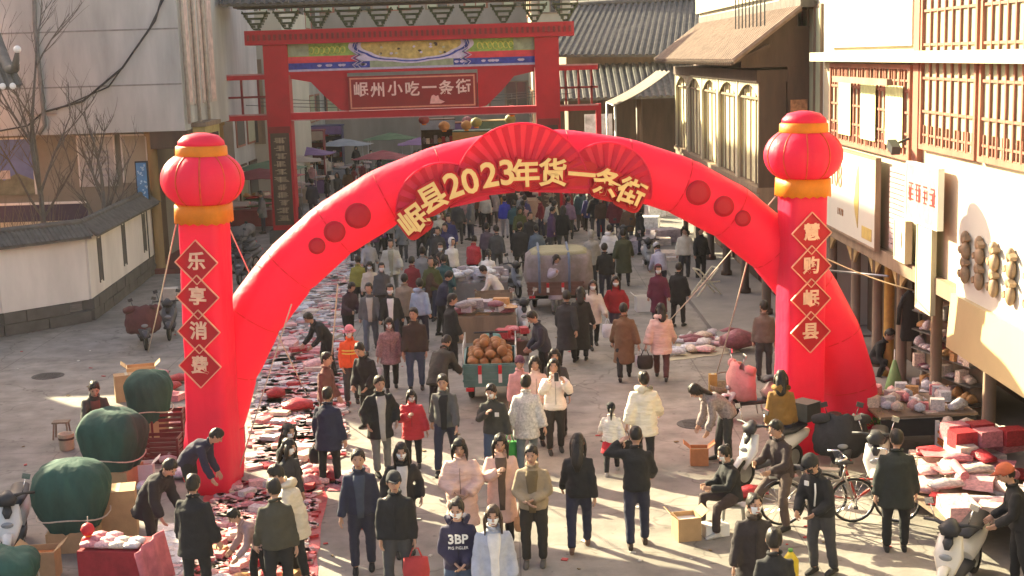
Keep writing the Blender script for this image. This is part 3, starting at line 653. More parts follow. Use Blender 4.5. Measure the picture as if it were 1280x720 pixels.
# ------------------------------------------------------------------ painted gate over the street
def gate():
    t = thing('street_gate', 'red lacquered street gate with painted panel and red name board', 'gate', (-3.55, 53, 0))
    xl, xr = -5.2, 5.15
    for x in (xl, xr):
        p = MB(); p.box(x - .46, x + .46, -.4, .4, .0, 7.59); p.build('post', GATER, t)
        MB().box(x - .6, x + .6, -.55, .55, 0, .5).build('post_base', STONE, t)
        b = MB().box(x - .36, x + .36, -.46, -.401, .7, 4.25).build('couplet_board', WOODB, t)
        for k in range(11):                  # blurred vertical inscription: one mark for each character
            mb = MB(); rr = random.Random(k * 3 + int(x > 0) * 50)
            for q in range(5):
                w = rr.uniform(.1, .24); ox = rr.uniform(-.06, .06); z = 4.05 - k * .3 - q * .042; mb.box(x + ox - w, x + ox + w, -.472, -.461, z, z + .022)
            for q in range(2): ox = rr.uniform(-.14, .14); mb.box(x + ox - .016, x + ox + .016, -.474, -.4725, 3.86 - k * .3, 4.08 - k * .3)
            mb.build('inscription_mark', mat('faded_gold', (.36, .27, .18), .6), b)
        MB().box(x - .42, x + .42, -.44, -.402, 4.25, 4.5).build('board_cap', GATED, t)
    MB().box(-6.3, 6.2, -.55, .55, 7.6, 8.14).build('top_beam', GATER, t)
    mb = MB()
    for k in range(62): x = -6.2 + k * .2; mb.box(x, x + .09, -.6, -.551, 7.76, 7.98)
    stuff(mb.build('beam_pegs', GATED, t))
    MB().box(xl + .46, xr - .46, -.25, .25, 6.45, 6.62).build('middle_beam', GATER, t)
    MB().box(xl + .46, xr - .46, -.3, .3, 4.72, 5.0).build('lower_beam', GATER, t)
    MB().box(xl + .46, xr - .46, -.304, -.301, 4.7, 4.74).build('beam_edge', mat('dull_pink', (.45, .2, .2), .6), t)
    MB().box(xl + .46, xr - .46, -.27, -.251, 6.56, 6.64).build('beam_edge', mat('lilac_edge', (.45, .38, .5), .6), t)
    # painted panel
    a, b, z0, z1 = xl + .46, xr - .46, 6.64, 7.599
    pn = MB().box(a, b, -.2, .2, z0, z1).build('painted_panel', mat('panel_sage', (.30, .32, .20), .6, .25, 4), t)
    y = -.2
    def layer(k): return (lambda u, v: (u, y - .004 * k - .003, v)), (lambda u, v: (u, y - .004 * k - .006, v))
    NAVY = mat('panel_navy', (.035, .045, .27), .6, .5, 5); LIL = mat('panel_lilac', (.56, .47, .60), .6, .2, 6); PRED = mat('panel_red', (.62, .045, .06), .6, .2, 4)
    OCH = mat('panel_ochre', (.50, .35, .11), .6, .35, 5); GRN = mat('panel_green', (.27, .38, .08), .6, .3, 6); YEL = mat('panel_yellow', (.62, .58, .12), .6)
    for sx in (-1, 1):
        f = lambda p, k, m, nm: MB().prism([(sx * u + (a + b) / 2, v) for u, v in (p if sx > 0 else reversed(p))], *layer(k)).build(nm, m, pn)
        W = (b - a) / 2
        f([(W - 2.5, z0 + .48), (W, z0 + .48), (W, z1), (W - 2.5, z1)], 0, GRN, 'green_field')
        f([(W - 2.7, z0 + .24), (W, z0 + .24), (W, z0 + .48), (W - 2.7, z0 + .48)], 1, PRED, 'red_band')
        f([(1.6, z0), (W, z0), (W, z0 + .24), (1.6, z0 + .24)], 1, NAVY, 'blue_band')
        f([(W - .8, z0 + .5), (W - .02, z0 + .5), (W - .02, z1 - .01), (W - .8, z1 - .01)], 1, mat('panel_sage'), 'sage_end')
        f([(1.2, z0 + .25), (W - 2.9, z0 + .25), (W - 2.6, z0 + .37), (W - 2.9, z0 + .5), (1.2, z0 + .5)], 2, LIL, 'lilac_cartouche')
        for q in range(3):                   # stepped line borders
            m = (LIL, NAVY, LIL)[q]; x = W - 2.75 + q * .09; pts = [(x, z0), (x + .12, z0 + .12), (x - .1, z0 + .24), (x + .16, z0 + .37), (x - .1, z0 + .5), (x + .1, z0 + .62), (x - .04, z1)]
            mb = MB()
            for (u0, v0), (u1, v1) in zip(pts, pts[1:]): mb.bar((sx * u0 + (a + b) / 2, y - .022, v0), (sx * u1 + (a + b) / 2, y - .022, v1), .085, .02)
            mb.build('stepped_line', m, pn)
        rr = random.Random(8 + sx)
        for q in range(7):
            u = W - 2.1 + .2 * q; mb = MB(); mb.tube([(sx * (u + .09 * math.cos(th)) + (a + b) / 2, y - .016, z0 + .70 + .13 * math.sin(th * 1.0)) for th in [k * .7 for k in range(9)]], .024, 5); mb.build('scroll', YEL, pn)
        for q in range(9):
            u = rr.uniform(1.7, W - .2); MB().prism([(sx * u + (a + b) / 2 + .09 * math.cos(k) * (1 + .3 * math.sin(3 * k)), z0 + .12 + .05 * math.sin(k)) for k in [x * .785 for x in range(8)]], *layer(3)).build('blossom', LIL, pn)
    cx = (a + b) / 2
    for k, (sc, m) in enumerate(((1.0, LIL), (.93, NAVY), (.87, LIL), (.80, OCH))):
        pts = []
        for i in range(41):
            th = math.pi + math.pi * i / 40; lob = 1 + .05 * abs(math.sin(5 * th)); pts.append((cx + 2.35 * sc * lob * math.cos(th), z1 - .02 + .78 * sc * lob * math.sin(th)))
        MB().prism(pts, *layer(4 + k)).build('scalloped_medallion', m, pn)
    rr = random.Random(5)
    for q in range(16):
        u = cx + rr.uniform(-1.3, 1.3); v = z1 - .1 - rr.uniform(0, .38)
        MB().prism([(u + .07 * math.cos(k) * rr.uniform(.5, 1.3), v + .045 * math.sin(k)) for k in [x * .9 for x in range(7)]], *layer(8)).build('painted_figure', (WOODB, LIL, CREAM)[q % 3], pn)
    # name board
    s = MB().box(-2.5, 2.45, -.42, -.28, 5.03, 6.32).build('name_board', mat('board_red', (.24, .009, .011), .5, .1, 2, .02), t)
    FR = mat('salmon_line', (.62, .20, .13), .5)
    mb = MB(); mb.box(-2.42, 2.37, -.432, -.421, 5.08, 5.14); mb.box(-2.42, 2.37, -.432, -.421, 6.2, 6.26); mb.box(-2.42, -2.36, -.432, -.421, 5.141, 6.199); mb.box(2.31, 2.37, -.432, -.421, 5.141, 6.199); mb.build('border_line', FR, s)
    LT = mat('pale_pink_lettering', (.76, .46, .40), .5)
    for k, ch in enumerate('岷州小吃一条街'):
        text_on(ch, .58, LT, s, (-2.0 + k * .655, -.43, 5.78 - .03 * (k % 2)), (R(90), 0, 0), .012, .012)
    MB().prism([(.62, 5.2), (1.05, 5.2), (1.2, 5.26), (1.0, 5.36), (.95, 5.52), (.86, 5.48), (.78, 5.54), (.7, 5.5), (.66, 5.38)], lambda u, v: (u, -.421, v), lambda u, v: (u, -.434, v)).build('seal_mark', mat('seal_pink', (.74, .34, .30), .5), s)
    # curved red spandrels beside the name board
    for sx in (-1, 1):
        p = [(2.5, 6.45), (4.68, 6.45), (4.68, 6.3), (3.9, 6.15), (3.4, 5.6), (2.8, 5.05), (2.5, 5.0)]
        MB().prism([(sx * u - .02, v) for u, v in (p if sx > 0 else reversed(p))], lambda u, v: (u, -.12, v), lambda u, v: (u, -.2, v)).build('spandrel', GATER, t)
    # bracket sets above the beam
    BR = mat('bracket_green', (.05, .065, .03), .7, .4, 6)
    for k in range(11):
        x = -5.9 + k * 1.18; mb = MB()
        for j in range(4): w = .1 + j * .13; mb.box(x - w, x + w, -.3 - .04 * j, .3, 8.17 + j * .2, 8.23 + j * .2)
        for j in range(3):
            w = .12 + j * .13
            for sx in (-1, 1): mb.obox((x + sx * w, -.1, 8.30 + j * .2), .1, .4, .1)
        mb.bar((x - .1, -.3, 8.21), (x - .48, -.34, 8.88), .05); mb.bar((x + .1, -.3, 8.21), (x + .48, -.34, 8.88), .05)
        mb.build('bracket_set', BR, t)
    MB().box(-6.6, 6.5, -.9, .9, 8.98, 9.16).build('eave_board', mat('eave_dark', (.07, .055, .045), .7), t)
    mb = MB(); tile_rows(mb, (-6.9, -1.5, 9.11), (6.8, -1.5, 9.11), (6.4, 0, 10.36), (-6.5, 0, 10.36), .3, .1); tile_rows(mb, (6.8, 1.5, 9.11), (-6.9, 1.5, 9.11), (-6.5, 0, 10.36), (6.4, 0, 10.36), .3, .1); mb.build('roof', TILE, t)
    mb = MB()
    for k in range(60): mb.bar((-6.7 + k * .226, -1.42, 9.04), (-6.7 + k * .226, -.8, 9.21), .07)
    stuff(mb.build('rafters', mat('rafter_green', (.12, .13, .07), .7), t))
    # side wings
    for sx, x0, x1 in ((-1, xl - .46, -7.6), (1, xr + .46, 7.1)):
        lo, hi = min(x0, x1), max(x0, x1)
        w = MB().box(lo, hi, -.15, .15, 6.3, 6.48).build('wing_beam', GATER, t); MB().box(lo, hi, -.18, -.151, 6.47, 6.53).build('beam_edge', mat('dull_pink'), w)
        w = MB().box(lo, hi, -.15, .15, 4.75, 4.95).build('wing_beam', GATER, t); MB().box(lo, hi, -.18, -.151, 4.94, 5.0).build('beam_edge', mat('dull_pink'), w)
        xo = hi if sx > 0 else lo
        MB().box(xo - .1, xo + .1, -.12, .12, 0, 5.0).build('wing_post', GATER, t)
        mb = MB()
        for k in range(3):
            x = lo + (hi - lo) * (k + .5) / 3; mb.box(x - .04, x + .04, -.05, .05, 4.95, 6.3)
        mb.box(lo, hi, -.05, .05, 5.6, 5.68); mb.build('wing_lattice', GATED, t)
gate()

# ------------------------------------------------------------------ inflatable arch
K = .11
def AP(s, z, off=0.0):                       # arch plane: s along, off towards the square
    c, n = math.cos(math.atan(K)), math.sin(math.atan(K))
    return Vector((.42 + s * c + off * n, 22.79 + s * n - off * c, z))
ARZ = math.atan(K)
def arch():
    t = thing('inflatable_arch', 'large red inflatable arch with gold lettering and fan decorations over the street', 'arch', AP(0, 0))
    inv = Matrix.Translation(-AP(0, 0))
    A, B, RT = 5.6, 5.17, .49
    def cl(th): return A * math.cos(th), B * math.sin(th)
    nseg = 17; rings = []; n = 56
    ths = []
    for k in range(nseg):
        for q in range(8): ths.append((k + q / 8) / nseg)
    ths.append(1.0)
    mb = MB()
    for i, u in enumerate(ths):
        k = int(u * nseg - 1e-9); a0, a1 = math.pi * (1 - k / nseg), math.pi * (1 - (k + 1) / nseg); w = u * nseg - k
        p0, p1 = cl(a0), cl(a1); s, z = p0[0] + (p1[0] - p0[0]) * w, p0[1] + (p1[1] - p0[1]) * w
        seam = abs((u * nseg) % 1.0) < .01 or u == 1.0
        r = RT * (.965 if seam else 1.0) * (1.04 if abs(u - .5) > .46 else 1)
        th = math.pi * (1 - u); nx, nz = math.cos(th) / A, math.sin(th) / B; L = math.hypot(nx, nz); nx, nz = nx / L, nz / L
        if u in (0.0, 1.0): nx, nz = (-1 if u == 0 else 1), 0
        pk = .020 * max(0, 1 - min(w, 1 - w) * 5.5)
        pr_ = lambda q: r * (1 + pk * (math.sin(13 * q + k * 1.7) + .7 * math.sin(23 * q + k)) + .012 * mnoise.noise((s * 2.1, z * 2.1, q * 1.3)))
        rings.append([inv @ AP(s + nx * pr_(q) * math.cos(q), max(0.0, z + nz * pr_(q) * math.cos(q)), pr_(q) * math.sin(q)) for q in [2 * math.pi * j / n for j in range(n)]])
    mb.loft(rings); mb.build('tube', ARCHM, t)
    sm = MB()
    for k in range(1, nseg):
        th = math.pi * (1 - k / nseg); s, z = cl(th); nx, nz = math.cos(th) / A, math.sin(th) / B; L = math.hypot(nx, nz); nx, nz = nx / L, nz / L
        r = RT * .968 + .004
        sm.tube([inv @ AP(s + nx * r * math.cos(q), z + nz * r * math.cos(q), r * math.sin(q)) for q in [2 * math.pi * j / 24 for j in range(24)]], .008, 4, close=True)
    stuff(sm.build('seams', ARCHD, t))
    DISC = {}
    for sgn, pp in ((-1, ((448, 271), (420, 290), (401, 309))), (1, ((859, 259), (890, 275), (911, 292)))):
        DISC[sgn] = []
        for px, py in pp:
            p = VY(px, py, 22.35 if sgn < 0 else 22.65); DISC[sgn].append(math.degrees(math.atan2(p.z / B, abs(p.x - .42) / A)))
    # discs in falling sizes on both haunches, following the tube's skin
    for sgn in (-1, 1):
        for ang, r in ((DISC[sgn][0], .20), (DISC[sgn][1], .165), (DISC[sgn][2], .125)):
            th = R(ang) if sgn > 0 else math.pi - R(ang); s0, z0 = cl(th); mb = MB()
            def skin(s, z, e):
                best = min(math.hypot(s - cl(th + d)[0], z - cl(th + d)[1]) for d in [x * .01 for x in range(-12, 13)])
                return inv @ AP(s, z, math.sqrt(max(0, RT * RT - best * best)) + e)
            ring = lambda rr, e: [skin(s0 + rr * math.cos(q), z0 + rr * math.sin(q), e) for q in [2 * math.pi * j / 24 for j in range(24)]]
            mb.loft([ring(r, .0), ring(r, .022), ring(r * .6, .022), ring(r * .1, .022)], 0, True); d = mb.build('disc', ARCHD, t)
            MB().tube(ring(r, .012), .012, 5, close=True).build('disc_rim', mat('disc_rim', (.35, .006, .014), .5), d)
    # fans: folded pleats standing on the face of the tube
    FA = mat('fan_red', (.74, .024, .075), .5, .05, 4, .02, trans=.25); FB = mat('fan_deep_red', (.66, .016, .048), .5, .05, 4, .02, trans=.2)
    def fan(s0, z0, r, tilt, npl, off):
        mb = MB()
        for k in range(npl):
            a0, a1 = R(-4) + R(188) * k / npl + tilt, R(-4) + R(188) * (k + 1) / npl + tilt; am = (a0 + a1) / 2
            for (b0, b1, e0, e1, mi) in ((a0, am, 0, .045, 0), (am, a1, .045, 0, 1)):
                P = lambda a, rr, e: inv @ AP(s0 + rr * math.cos(a), z0 + rr * math.sin(a), off + e)
                mb.add([P(b0, .12, e0), P(b0, r, e0), P(b1, r, e1), P(b1, .12, e1), P(b0, .12, -.03), P(b0, r, -.03), P(b1, r, -.03), P(b1, .12, -.03)], [(0, 1, 2, 3), (1, 5, 6, 2), (7, 6, 5, 4), (0, 3, 7, 4)], mi)
        f = mb.build('fan', [FA, FB], t)
        MB().tube([inv @ AP(s0 + (r + .012) * math.cos(a), z0 + (r + .012) * math.sin(a), off + .02) for a in [R(-4) + tilt + R(188) * k / 30 for k in range(31)]], .018, 5).build('fan_edge', ARCHM, f)
    fan(-1.57, 4.44, .75, R(14), 12, .53); fan(1.13, 4.67, .75, R(-12), 12, .53); fan(-.27, 4.68, 1.10, 0, 17, .56)
    # lettering: red backing with cream-gold faces
    rows = [('岷', 518, 277, 34), ('县', 541, 249, 27), ('2', 567, 233, 18), ('0', 588, 228, 13), ('2', 612, 220, 8), ('3', 634, 217, 4), ('年', 657, 219, 0), ('货', 691, 218, -3), ('一', 727, 221, -7), ('条', 758, 231, -17), ('街', 788, 243, -26)]
    BACK = mat('letter_backing_red', (.66, .02, .03), .5, .08, trans=.3)
    for ch, px, py, rot in rows:
        d = ray(px, py); n = Vector((-math.sin(ARZ), math.cos(ARZ), 0)); p0 = AP(0, 0, .64); tt = n.dot(p0 - Vector((0, 0, HC))) / n.dot(d); p = Vector((0, 0, HC)) + d * tt
        sz = .47 if ord(ch) > 200 else .56
        q = (Matrix.Rotation(ARZ, 3, 'Z') @ Matrix.Rotation(R(90), 3, 'X') @ Matrix.Rotation(R(rot), 3, 'Z')).to_euler()
        b = text_on(ch, sz, BACK, t, inv @ p + Vector((0, .03, 0)), q, .03, .045, 'letter_backing')
        w = put(text_mesh(ch, sz, .012, LETTER, .012), 'letter', t, inv @ (p + Vector((0, -.012, 0))), rot=q)
    # backing plate behind the two outermost characters
    for px, py, rot, w in ((518, 277, 34, .5), (541, 249, 27, .48), (758, 231, -17, .5), (788, 243, -26, .52), (727, 221, -7, .5), (691, 218, -3, .5), (657, 219, 0, .5)):
        d = ray(px, py); n = Vector((-math.sin(ARZ), math.cos(ARZ), 0)); p0 = AP(0, 0, .57); tt = n.dot(p0 - Vector((0, 0, HC))) / n.dot(d); p = Vector((0, 0, HC)) + d * tt
        q = Matrix.Rotation(ARZ, 3, 'Z') @ Matrix.Rotation(R(90), 3, 'X') @ Matrix.Rotation(R(rot), 3, 'Z')
        pts = [(w / 2 * .98 * math.copysign(abs(math.cos(a)) ** .45, math.cos(a)), w / 2 * 1.04 * math.copysign(abs(math.sin(a)) ** .45, math.sin(a))) for a in [2 * math.pi * k / 24 for k in range(24)]]
        c = inv @ p
        MB().prism(pts, lambda u, v: c + q @ Vector((u, v, -.03)), lambda u, v: c + q @ Vector((u, v, .02))).build('letter_plate', mat('letter_backing_red'), t)
    MB().lathe([(.07, 0), (.07, .3)], 8, (-5.3, .6, .25)).build('blower_hose', DARKP, t)
arch()

def lantern_column(name, label, loc, rz, chars, lean=0.0):
    t = thing(name, label, 'inflatable column', loc, rz)
    t.rotation_euler = (0, lean, rz)
    n = 64
    def sq(q, e): c, s = math.cos(q), math.sin(q); return (abs(c) ** e + abs(s) ** e) ** (-1 / e)
    rings = []
    for k in range(19):
        z = 4.62 * k / 18; h = .345 + .03 * (1 - k / 18) ** 2; h *= (.985 if k % 3 == 0 else 1.0)
        hw = lambda q: h * sq(q, 5) * (1 + (.012 if k % 3 == 0 else .004) * math.sin(17 * q + k))
        rings.append([(hw(q) * math.cos(q), hw(q) * math.sin(q), z) for q in [2 * math.pi * j / n for j in range(n)]])
    MB().loft(rings).build('shaft', ARCHM, t)
    sk = MB(); rr = []
    for k, (z, h) in enumerate(((4.44, .43), (4.6, .425), (4.72, .42))): rr.append([(h * sq(q, 3) * math.cos(q), h * sq(q, 3) * math.sin(q), z - (.03 * (j % 2) if k == 0 else 0)) for j, q in [(j, 2 * math.pi * j / 40) for j in range(40)]])
    sk.loft(rr); sk.build('gold_skirt', GOLD, t)
    prof = []
    for k in range(15):
        a = -math.pi / 2 * .82 + math.pi * .82 * k / 14; prof.append((.655 * math.cos(a) ** .8, 5.10 + .455 * math.sin(a)))
    MB().lathe(prof, 64, fn=lambda q, z: 1 - .045 * (1 - abs(math.sin(q * 5))) ** 2.5).build('lantern_globe', ARCHM, t)
    rib = MB()
    for j in range(10):
        q = math.pi * j / 5; pts = [(r * .965 * math.cos(q), r * .965 * math.sin(q), z) for r, z in prof]; rib.tube(pts, .014, 5)
    rib.build('lantern_ribs', mat('rib_orange', (.70, .10, .03), .5, trans=.25), t)
    MB().lathe([(.40, 5.46), (.405, 5.5), (.40, 5.62), (.37, 5.64)], 32).build('gold_band', GOLD, t)
    MB().lathe([(.37, 5.62), (.36, 5.70), (.27, 5.79), (.1, 5.83), (.01, 5.835)], 28).build('lantern_cap', ARCHM, t)
    for k, ch in enumerate(chars):
        z = 3.83 - k * .555; y = -.375 - .008 - .01 * k
        dd = .352
        d = MB().prism([(0, z - dd), (dd, z), (0, z + dd), (-dd, z)], lambda u, v: (u, y + .012, v), lambda u, v: (u, y, v)).build('diamond', mat('diamond_red', (.58, .014, .03), .5, .05, trans=.25), t)
        e = MB(); c = [(0, z - dd), (dd, z), (0, z + dd), (-dd, z)]
        for (u0, v0), (u1, v1) in zip(c, c[1:] + c[:1]): e.bar((u0, y - .006, v0), (u1, y - .006, v1), .038, .014)
        e.build('diamond_border', mat('border_salmon', (.82, .38, .25), .5), d)
        text_on(ch, .30, mat('diamond_lettering', (.86, .50, .34), .5), d, (0, y - .01, z), (R(90), 0, 0), .006, .008)
    return t
LC = lantern_column('lantern_column', 'red inflatable column topped by lantern, beside the green covered bundles', (-4.98, 21.55, 0), R(-10), '乐享消费', R(1.6))
RC = lantern_column('lantern_column', 'red inflatable column topped by lantern, beside the parked scooters', (4.86, 22.72, 0), R(12), '慧购岷县', R(.8))
# guy ropes
def rope(label, a, b, sag=.05):
    a, b = Vector(a), Vector(b)
    pts = [a.lerp(b, k / 8) - Vector((0, 0, sag * math.sin(math.pi * k / 8))) for k in range(9)]
    tag(MB().tube(pts, .012, 5).build('guy_rope', ROPE), label, 'rope')
rope('pale guy rope from lantern column by green bundles to apron scooter', (-5.35, 21.7, 4.4), G(185, 440))
rope('pale guy rope behind lantern column by green bundles towards long sheets', (-4.6, 21.9, 4.4), (-4.3, 27.5, .02))
rope('pale guy rope from arch haunch down to goods on the beige sheet', AP(3.75, 3.3, -.2), G(895, 470))
rope('pale guy rope from lantern column by the scooters back under arch', (4.5, 22.9, 4.4), AP(2.9, 3.7, -.5) + Vector((0, 4, -2.3)))
rope('long pale guy rope from lantern column by the scooters to shop front', (5.2, 22.7, 3.4), (7.55, 25.2, 2.3))
rope('pale guy rope hanging from the arch onto the long sheets of packets', AP(-3.35, 3.2, 0), G(412, 470))
rope('slack pale rope lying down the arch leg by green bundles', AP(-4.1, 3.0, .52), AP(-5.1, .3, .56), -.02)
# ------------------------------------------------------------------ people
REMESH = []                                  # (object, fold strength)
SKIN = mat('skin', (.46, .27, .19), .6, .08, 10, .05); EYE = mat('eye_dark', (.03, .022, .02), .4, .1); LIP = mat('lip', (.34, .12, .10), .5, .1)
HAIRM = mat('black_hair', (.016, .012, .010), .5, .3, 30, .5, stretch=(1, 1, .15)); HAIRB = mat('brown_hair', (.05, .028, .018), .5, .3, 30, .5, stretch=(1, 1, .15)); HAIRG = mat('grey_hair', (.16, .15, .14), .6, .3, 30, .5)
MASKM = mat('white_mask', (.72, .73, .74), .8, .05, 20, .15); MASKB = mat('blue_mask', (.35, .52, .62), .8, .05)
POSES = {  # lean, legs (thigh L, knee L, thigh R, knee R), arms [(fwd, abduct, elbow, twist)] L then R, head pitch
 'stand': (2, (2, 3, -2, 2), [(4, 7, 12, 0), (2, 7, 14, 0)], 5),
 'stand2': (3, (8, 6, -4, 3), [(8, 9, 22, 20), (-4, 8, 10, 0)], 8),
 'walk': (5, (22, 8, -16, 14), [(-18, 7, 12, 0), (22, 7, 22, 0)], 6),
 'walk2': (5, (-17, 20, 20, 6), [(20, 7, 25, 0), (-18, 7, 12, 0)], 4),
 'pocket': (2, (5, 4, -5, 3), [(-10, 20, 52, 20), (-10, 20, 52, 20)], 6),
 'clasp': (2, (3, 3, 0, 3), [(10, 10, 62, 52), (10, 10, 62, 52)], 10),
 'phone': (4, (4, 4, -3, 3), [(38, 8, 100, 35), (8, 8, 16, 0)], 14),
 'photo': (0, (4, 4, -3, 3), [(62, 12, 85, 25), (62, 12, 85, 25)], -3),
 'tohead': (0, (10, 8, -12, 14), [(10, 12, 45, 30), (70, 62, 118, 25)], 0),
 'carry': (6, (12, 8, -10, 10), [(2, 10, 6, 0), (4, 9, 10, 0)], 8),
 'look': (14, (6, 8, -6, 6), [(22, 8, 45, 35), (18, 8, 50, 35)], 32),
 'bend': (58, (12, 10, 2, 8), [(70, 6, 20, 5), (62, 6, 28, 5)], 15),
 'bend2': (40, (14, 14, -6, 8), [(52, 8, 30, 10), (44, 8, 38, 10)], 22),
 'squat': (28, (98, 128, 82, 120), [(45, 8, 30, 10), (50, 8, 35, 10)], 22),
 'sit': (10, (86, 88, 80, 82), [(35, 8, 60, 25), (30, 8, 66, 25)], 18),
 'straddle': (8, (42, 30, 38, 45), [(30, 12, 60, 20), (34, 10, 60, 20)], 10),
 'reach': (22, (8, 6, -6, 6), [(70, 10, 15, 0), (30, 8, 30, 10)], 20),
}
def smooth_union(mb, name, m, parent, vox, fold=0.0, iters=4):
    o = mb.build(name, m, parent, fix=True)
    md = o.modifiers.new('r', 'REMESH'); md.mode = 'VOXEL'; md.voxel_size = vox; md.use_smooth_shade = True
    sm = o.modifiers.new('s', 'SMOOTH'); sm.factor = .5; sm.iterations = iters
    REMESH.append((o, fold)); return o

def head_grid(c, rotm, kx, ky, kz, keep=None, nu=20, nv=14, inner=None):
    """deformed ovoid; returns list of verts/faces; keep(lon,lat) selects faces"""
    V_, idx = [], {}
    def pt(i, j, k):
        la = -math.pi / 2 + math.pi * j / nv; lo = 2 * math.pi * i / nu       # lo=0 is the front (-y)
        cl_ = math.cos(la) ** .72 if la > 0 else math.cos(la); z = math.sin(la)
        x = cl_ * math.sin(lo); y = -cl_ * math.cos(lo)
        ch = 1 - .22 * max(0, -z) ** 1.3 * (1.0 if y < 0.2 else .3)
        yb = y * (1.0 - (.18 * max(0, -z) if y > 0 else .0))
        p = Vector((x * kx * ch * k, yb * ky * k, z * kz * k))
        return rotm @ p + c
    F_ = []; used = set()
    for j in range(nv):
        for i in range(nu):
            la = -90 + 180 * (j + .5) / nv; lo = 360 * (i + .5) / nu; lo = lo if lo < 180 else lo - 360
            if keep is None or keep(lo, la): used.add((i, j))
    def vid(i, j, k):
        i %= nu; key = (i if 0 < j < nv else 0, j, k)
        if key not in idx: idx[key] = len(V_); V_.append(pt(i, j, k))
        return idx[key]
    for (i, j) in used:
        q = [vid(i, j, 1.0), vid(i + 1, j, 1.0), vid(i + 1, j + 1, 1.0), vid(i, j + 1, 1.0)]
        q2 = []; [q2.append(v) for v in q if v not in q2]
        F_.append(tuple(q2))
        if inner:
            for (di, dj, a, b) in ((-1, 0, (i, j + 1), (i, j)), (1, 0, (i + 1, j), (i + 1, j + 1)), (0, -1, (i, j), (i + 1, j)), (0, 1, (i + 1, j + 1), (i, j + 1))):
                nb = ((i + di) % nu, j + dj)
                if nb not in used and 0 <= nb[1] < nv: F_.append((vid(*a, 1.0), vid(*a, inner), vid(*b, inner), vid(*b, 1.0)))
    return V_, F_

def hand_geo(mb, w, d, nrm, side, curl=.5):
    """palm with four fingers and a thumb at wrist w along d; nrm is the palm normal"""
    d = d.normalized(); nrm = (nrm - d * nrm.dot(d)).normalized(); s = d.cross(nrm).normalized() * side
    mb.tube([w - d * .02, w + d * .02, w + d * .075, w + d * .095], [(.026, .019), (.036, .016), (.040, .014), (.036, .010)], 8, ref=tuple(s))
    for k, L in enumerate((.068, .078, .073, .056)):
        b = w + d * .085 + s * (.029 - .0195 * k)
        k1 = b + d * L * .5 + nrm * (L * .22 * curl); k2 = k1 + (d * (1 - curl * .8) + nrm * curl) .normalized() * L * .55
        mb.tube([b - d * .015, b, k1, k2], [.0095, .0095, .0088, .0068], 5)
    b = w + d * .025 + s * .030
    mb.tube([b - s * .012, b + s * .018 + d * .018, b + s * .03 + d * .045 + nrm * .012, b + s * .026 + d * .068 + nrm * .02], [.012, .012, .0105, .008], 5)

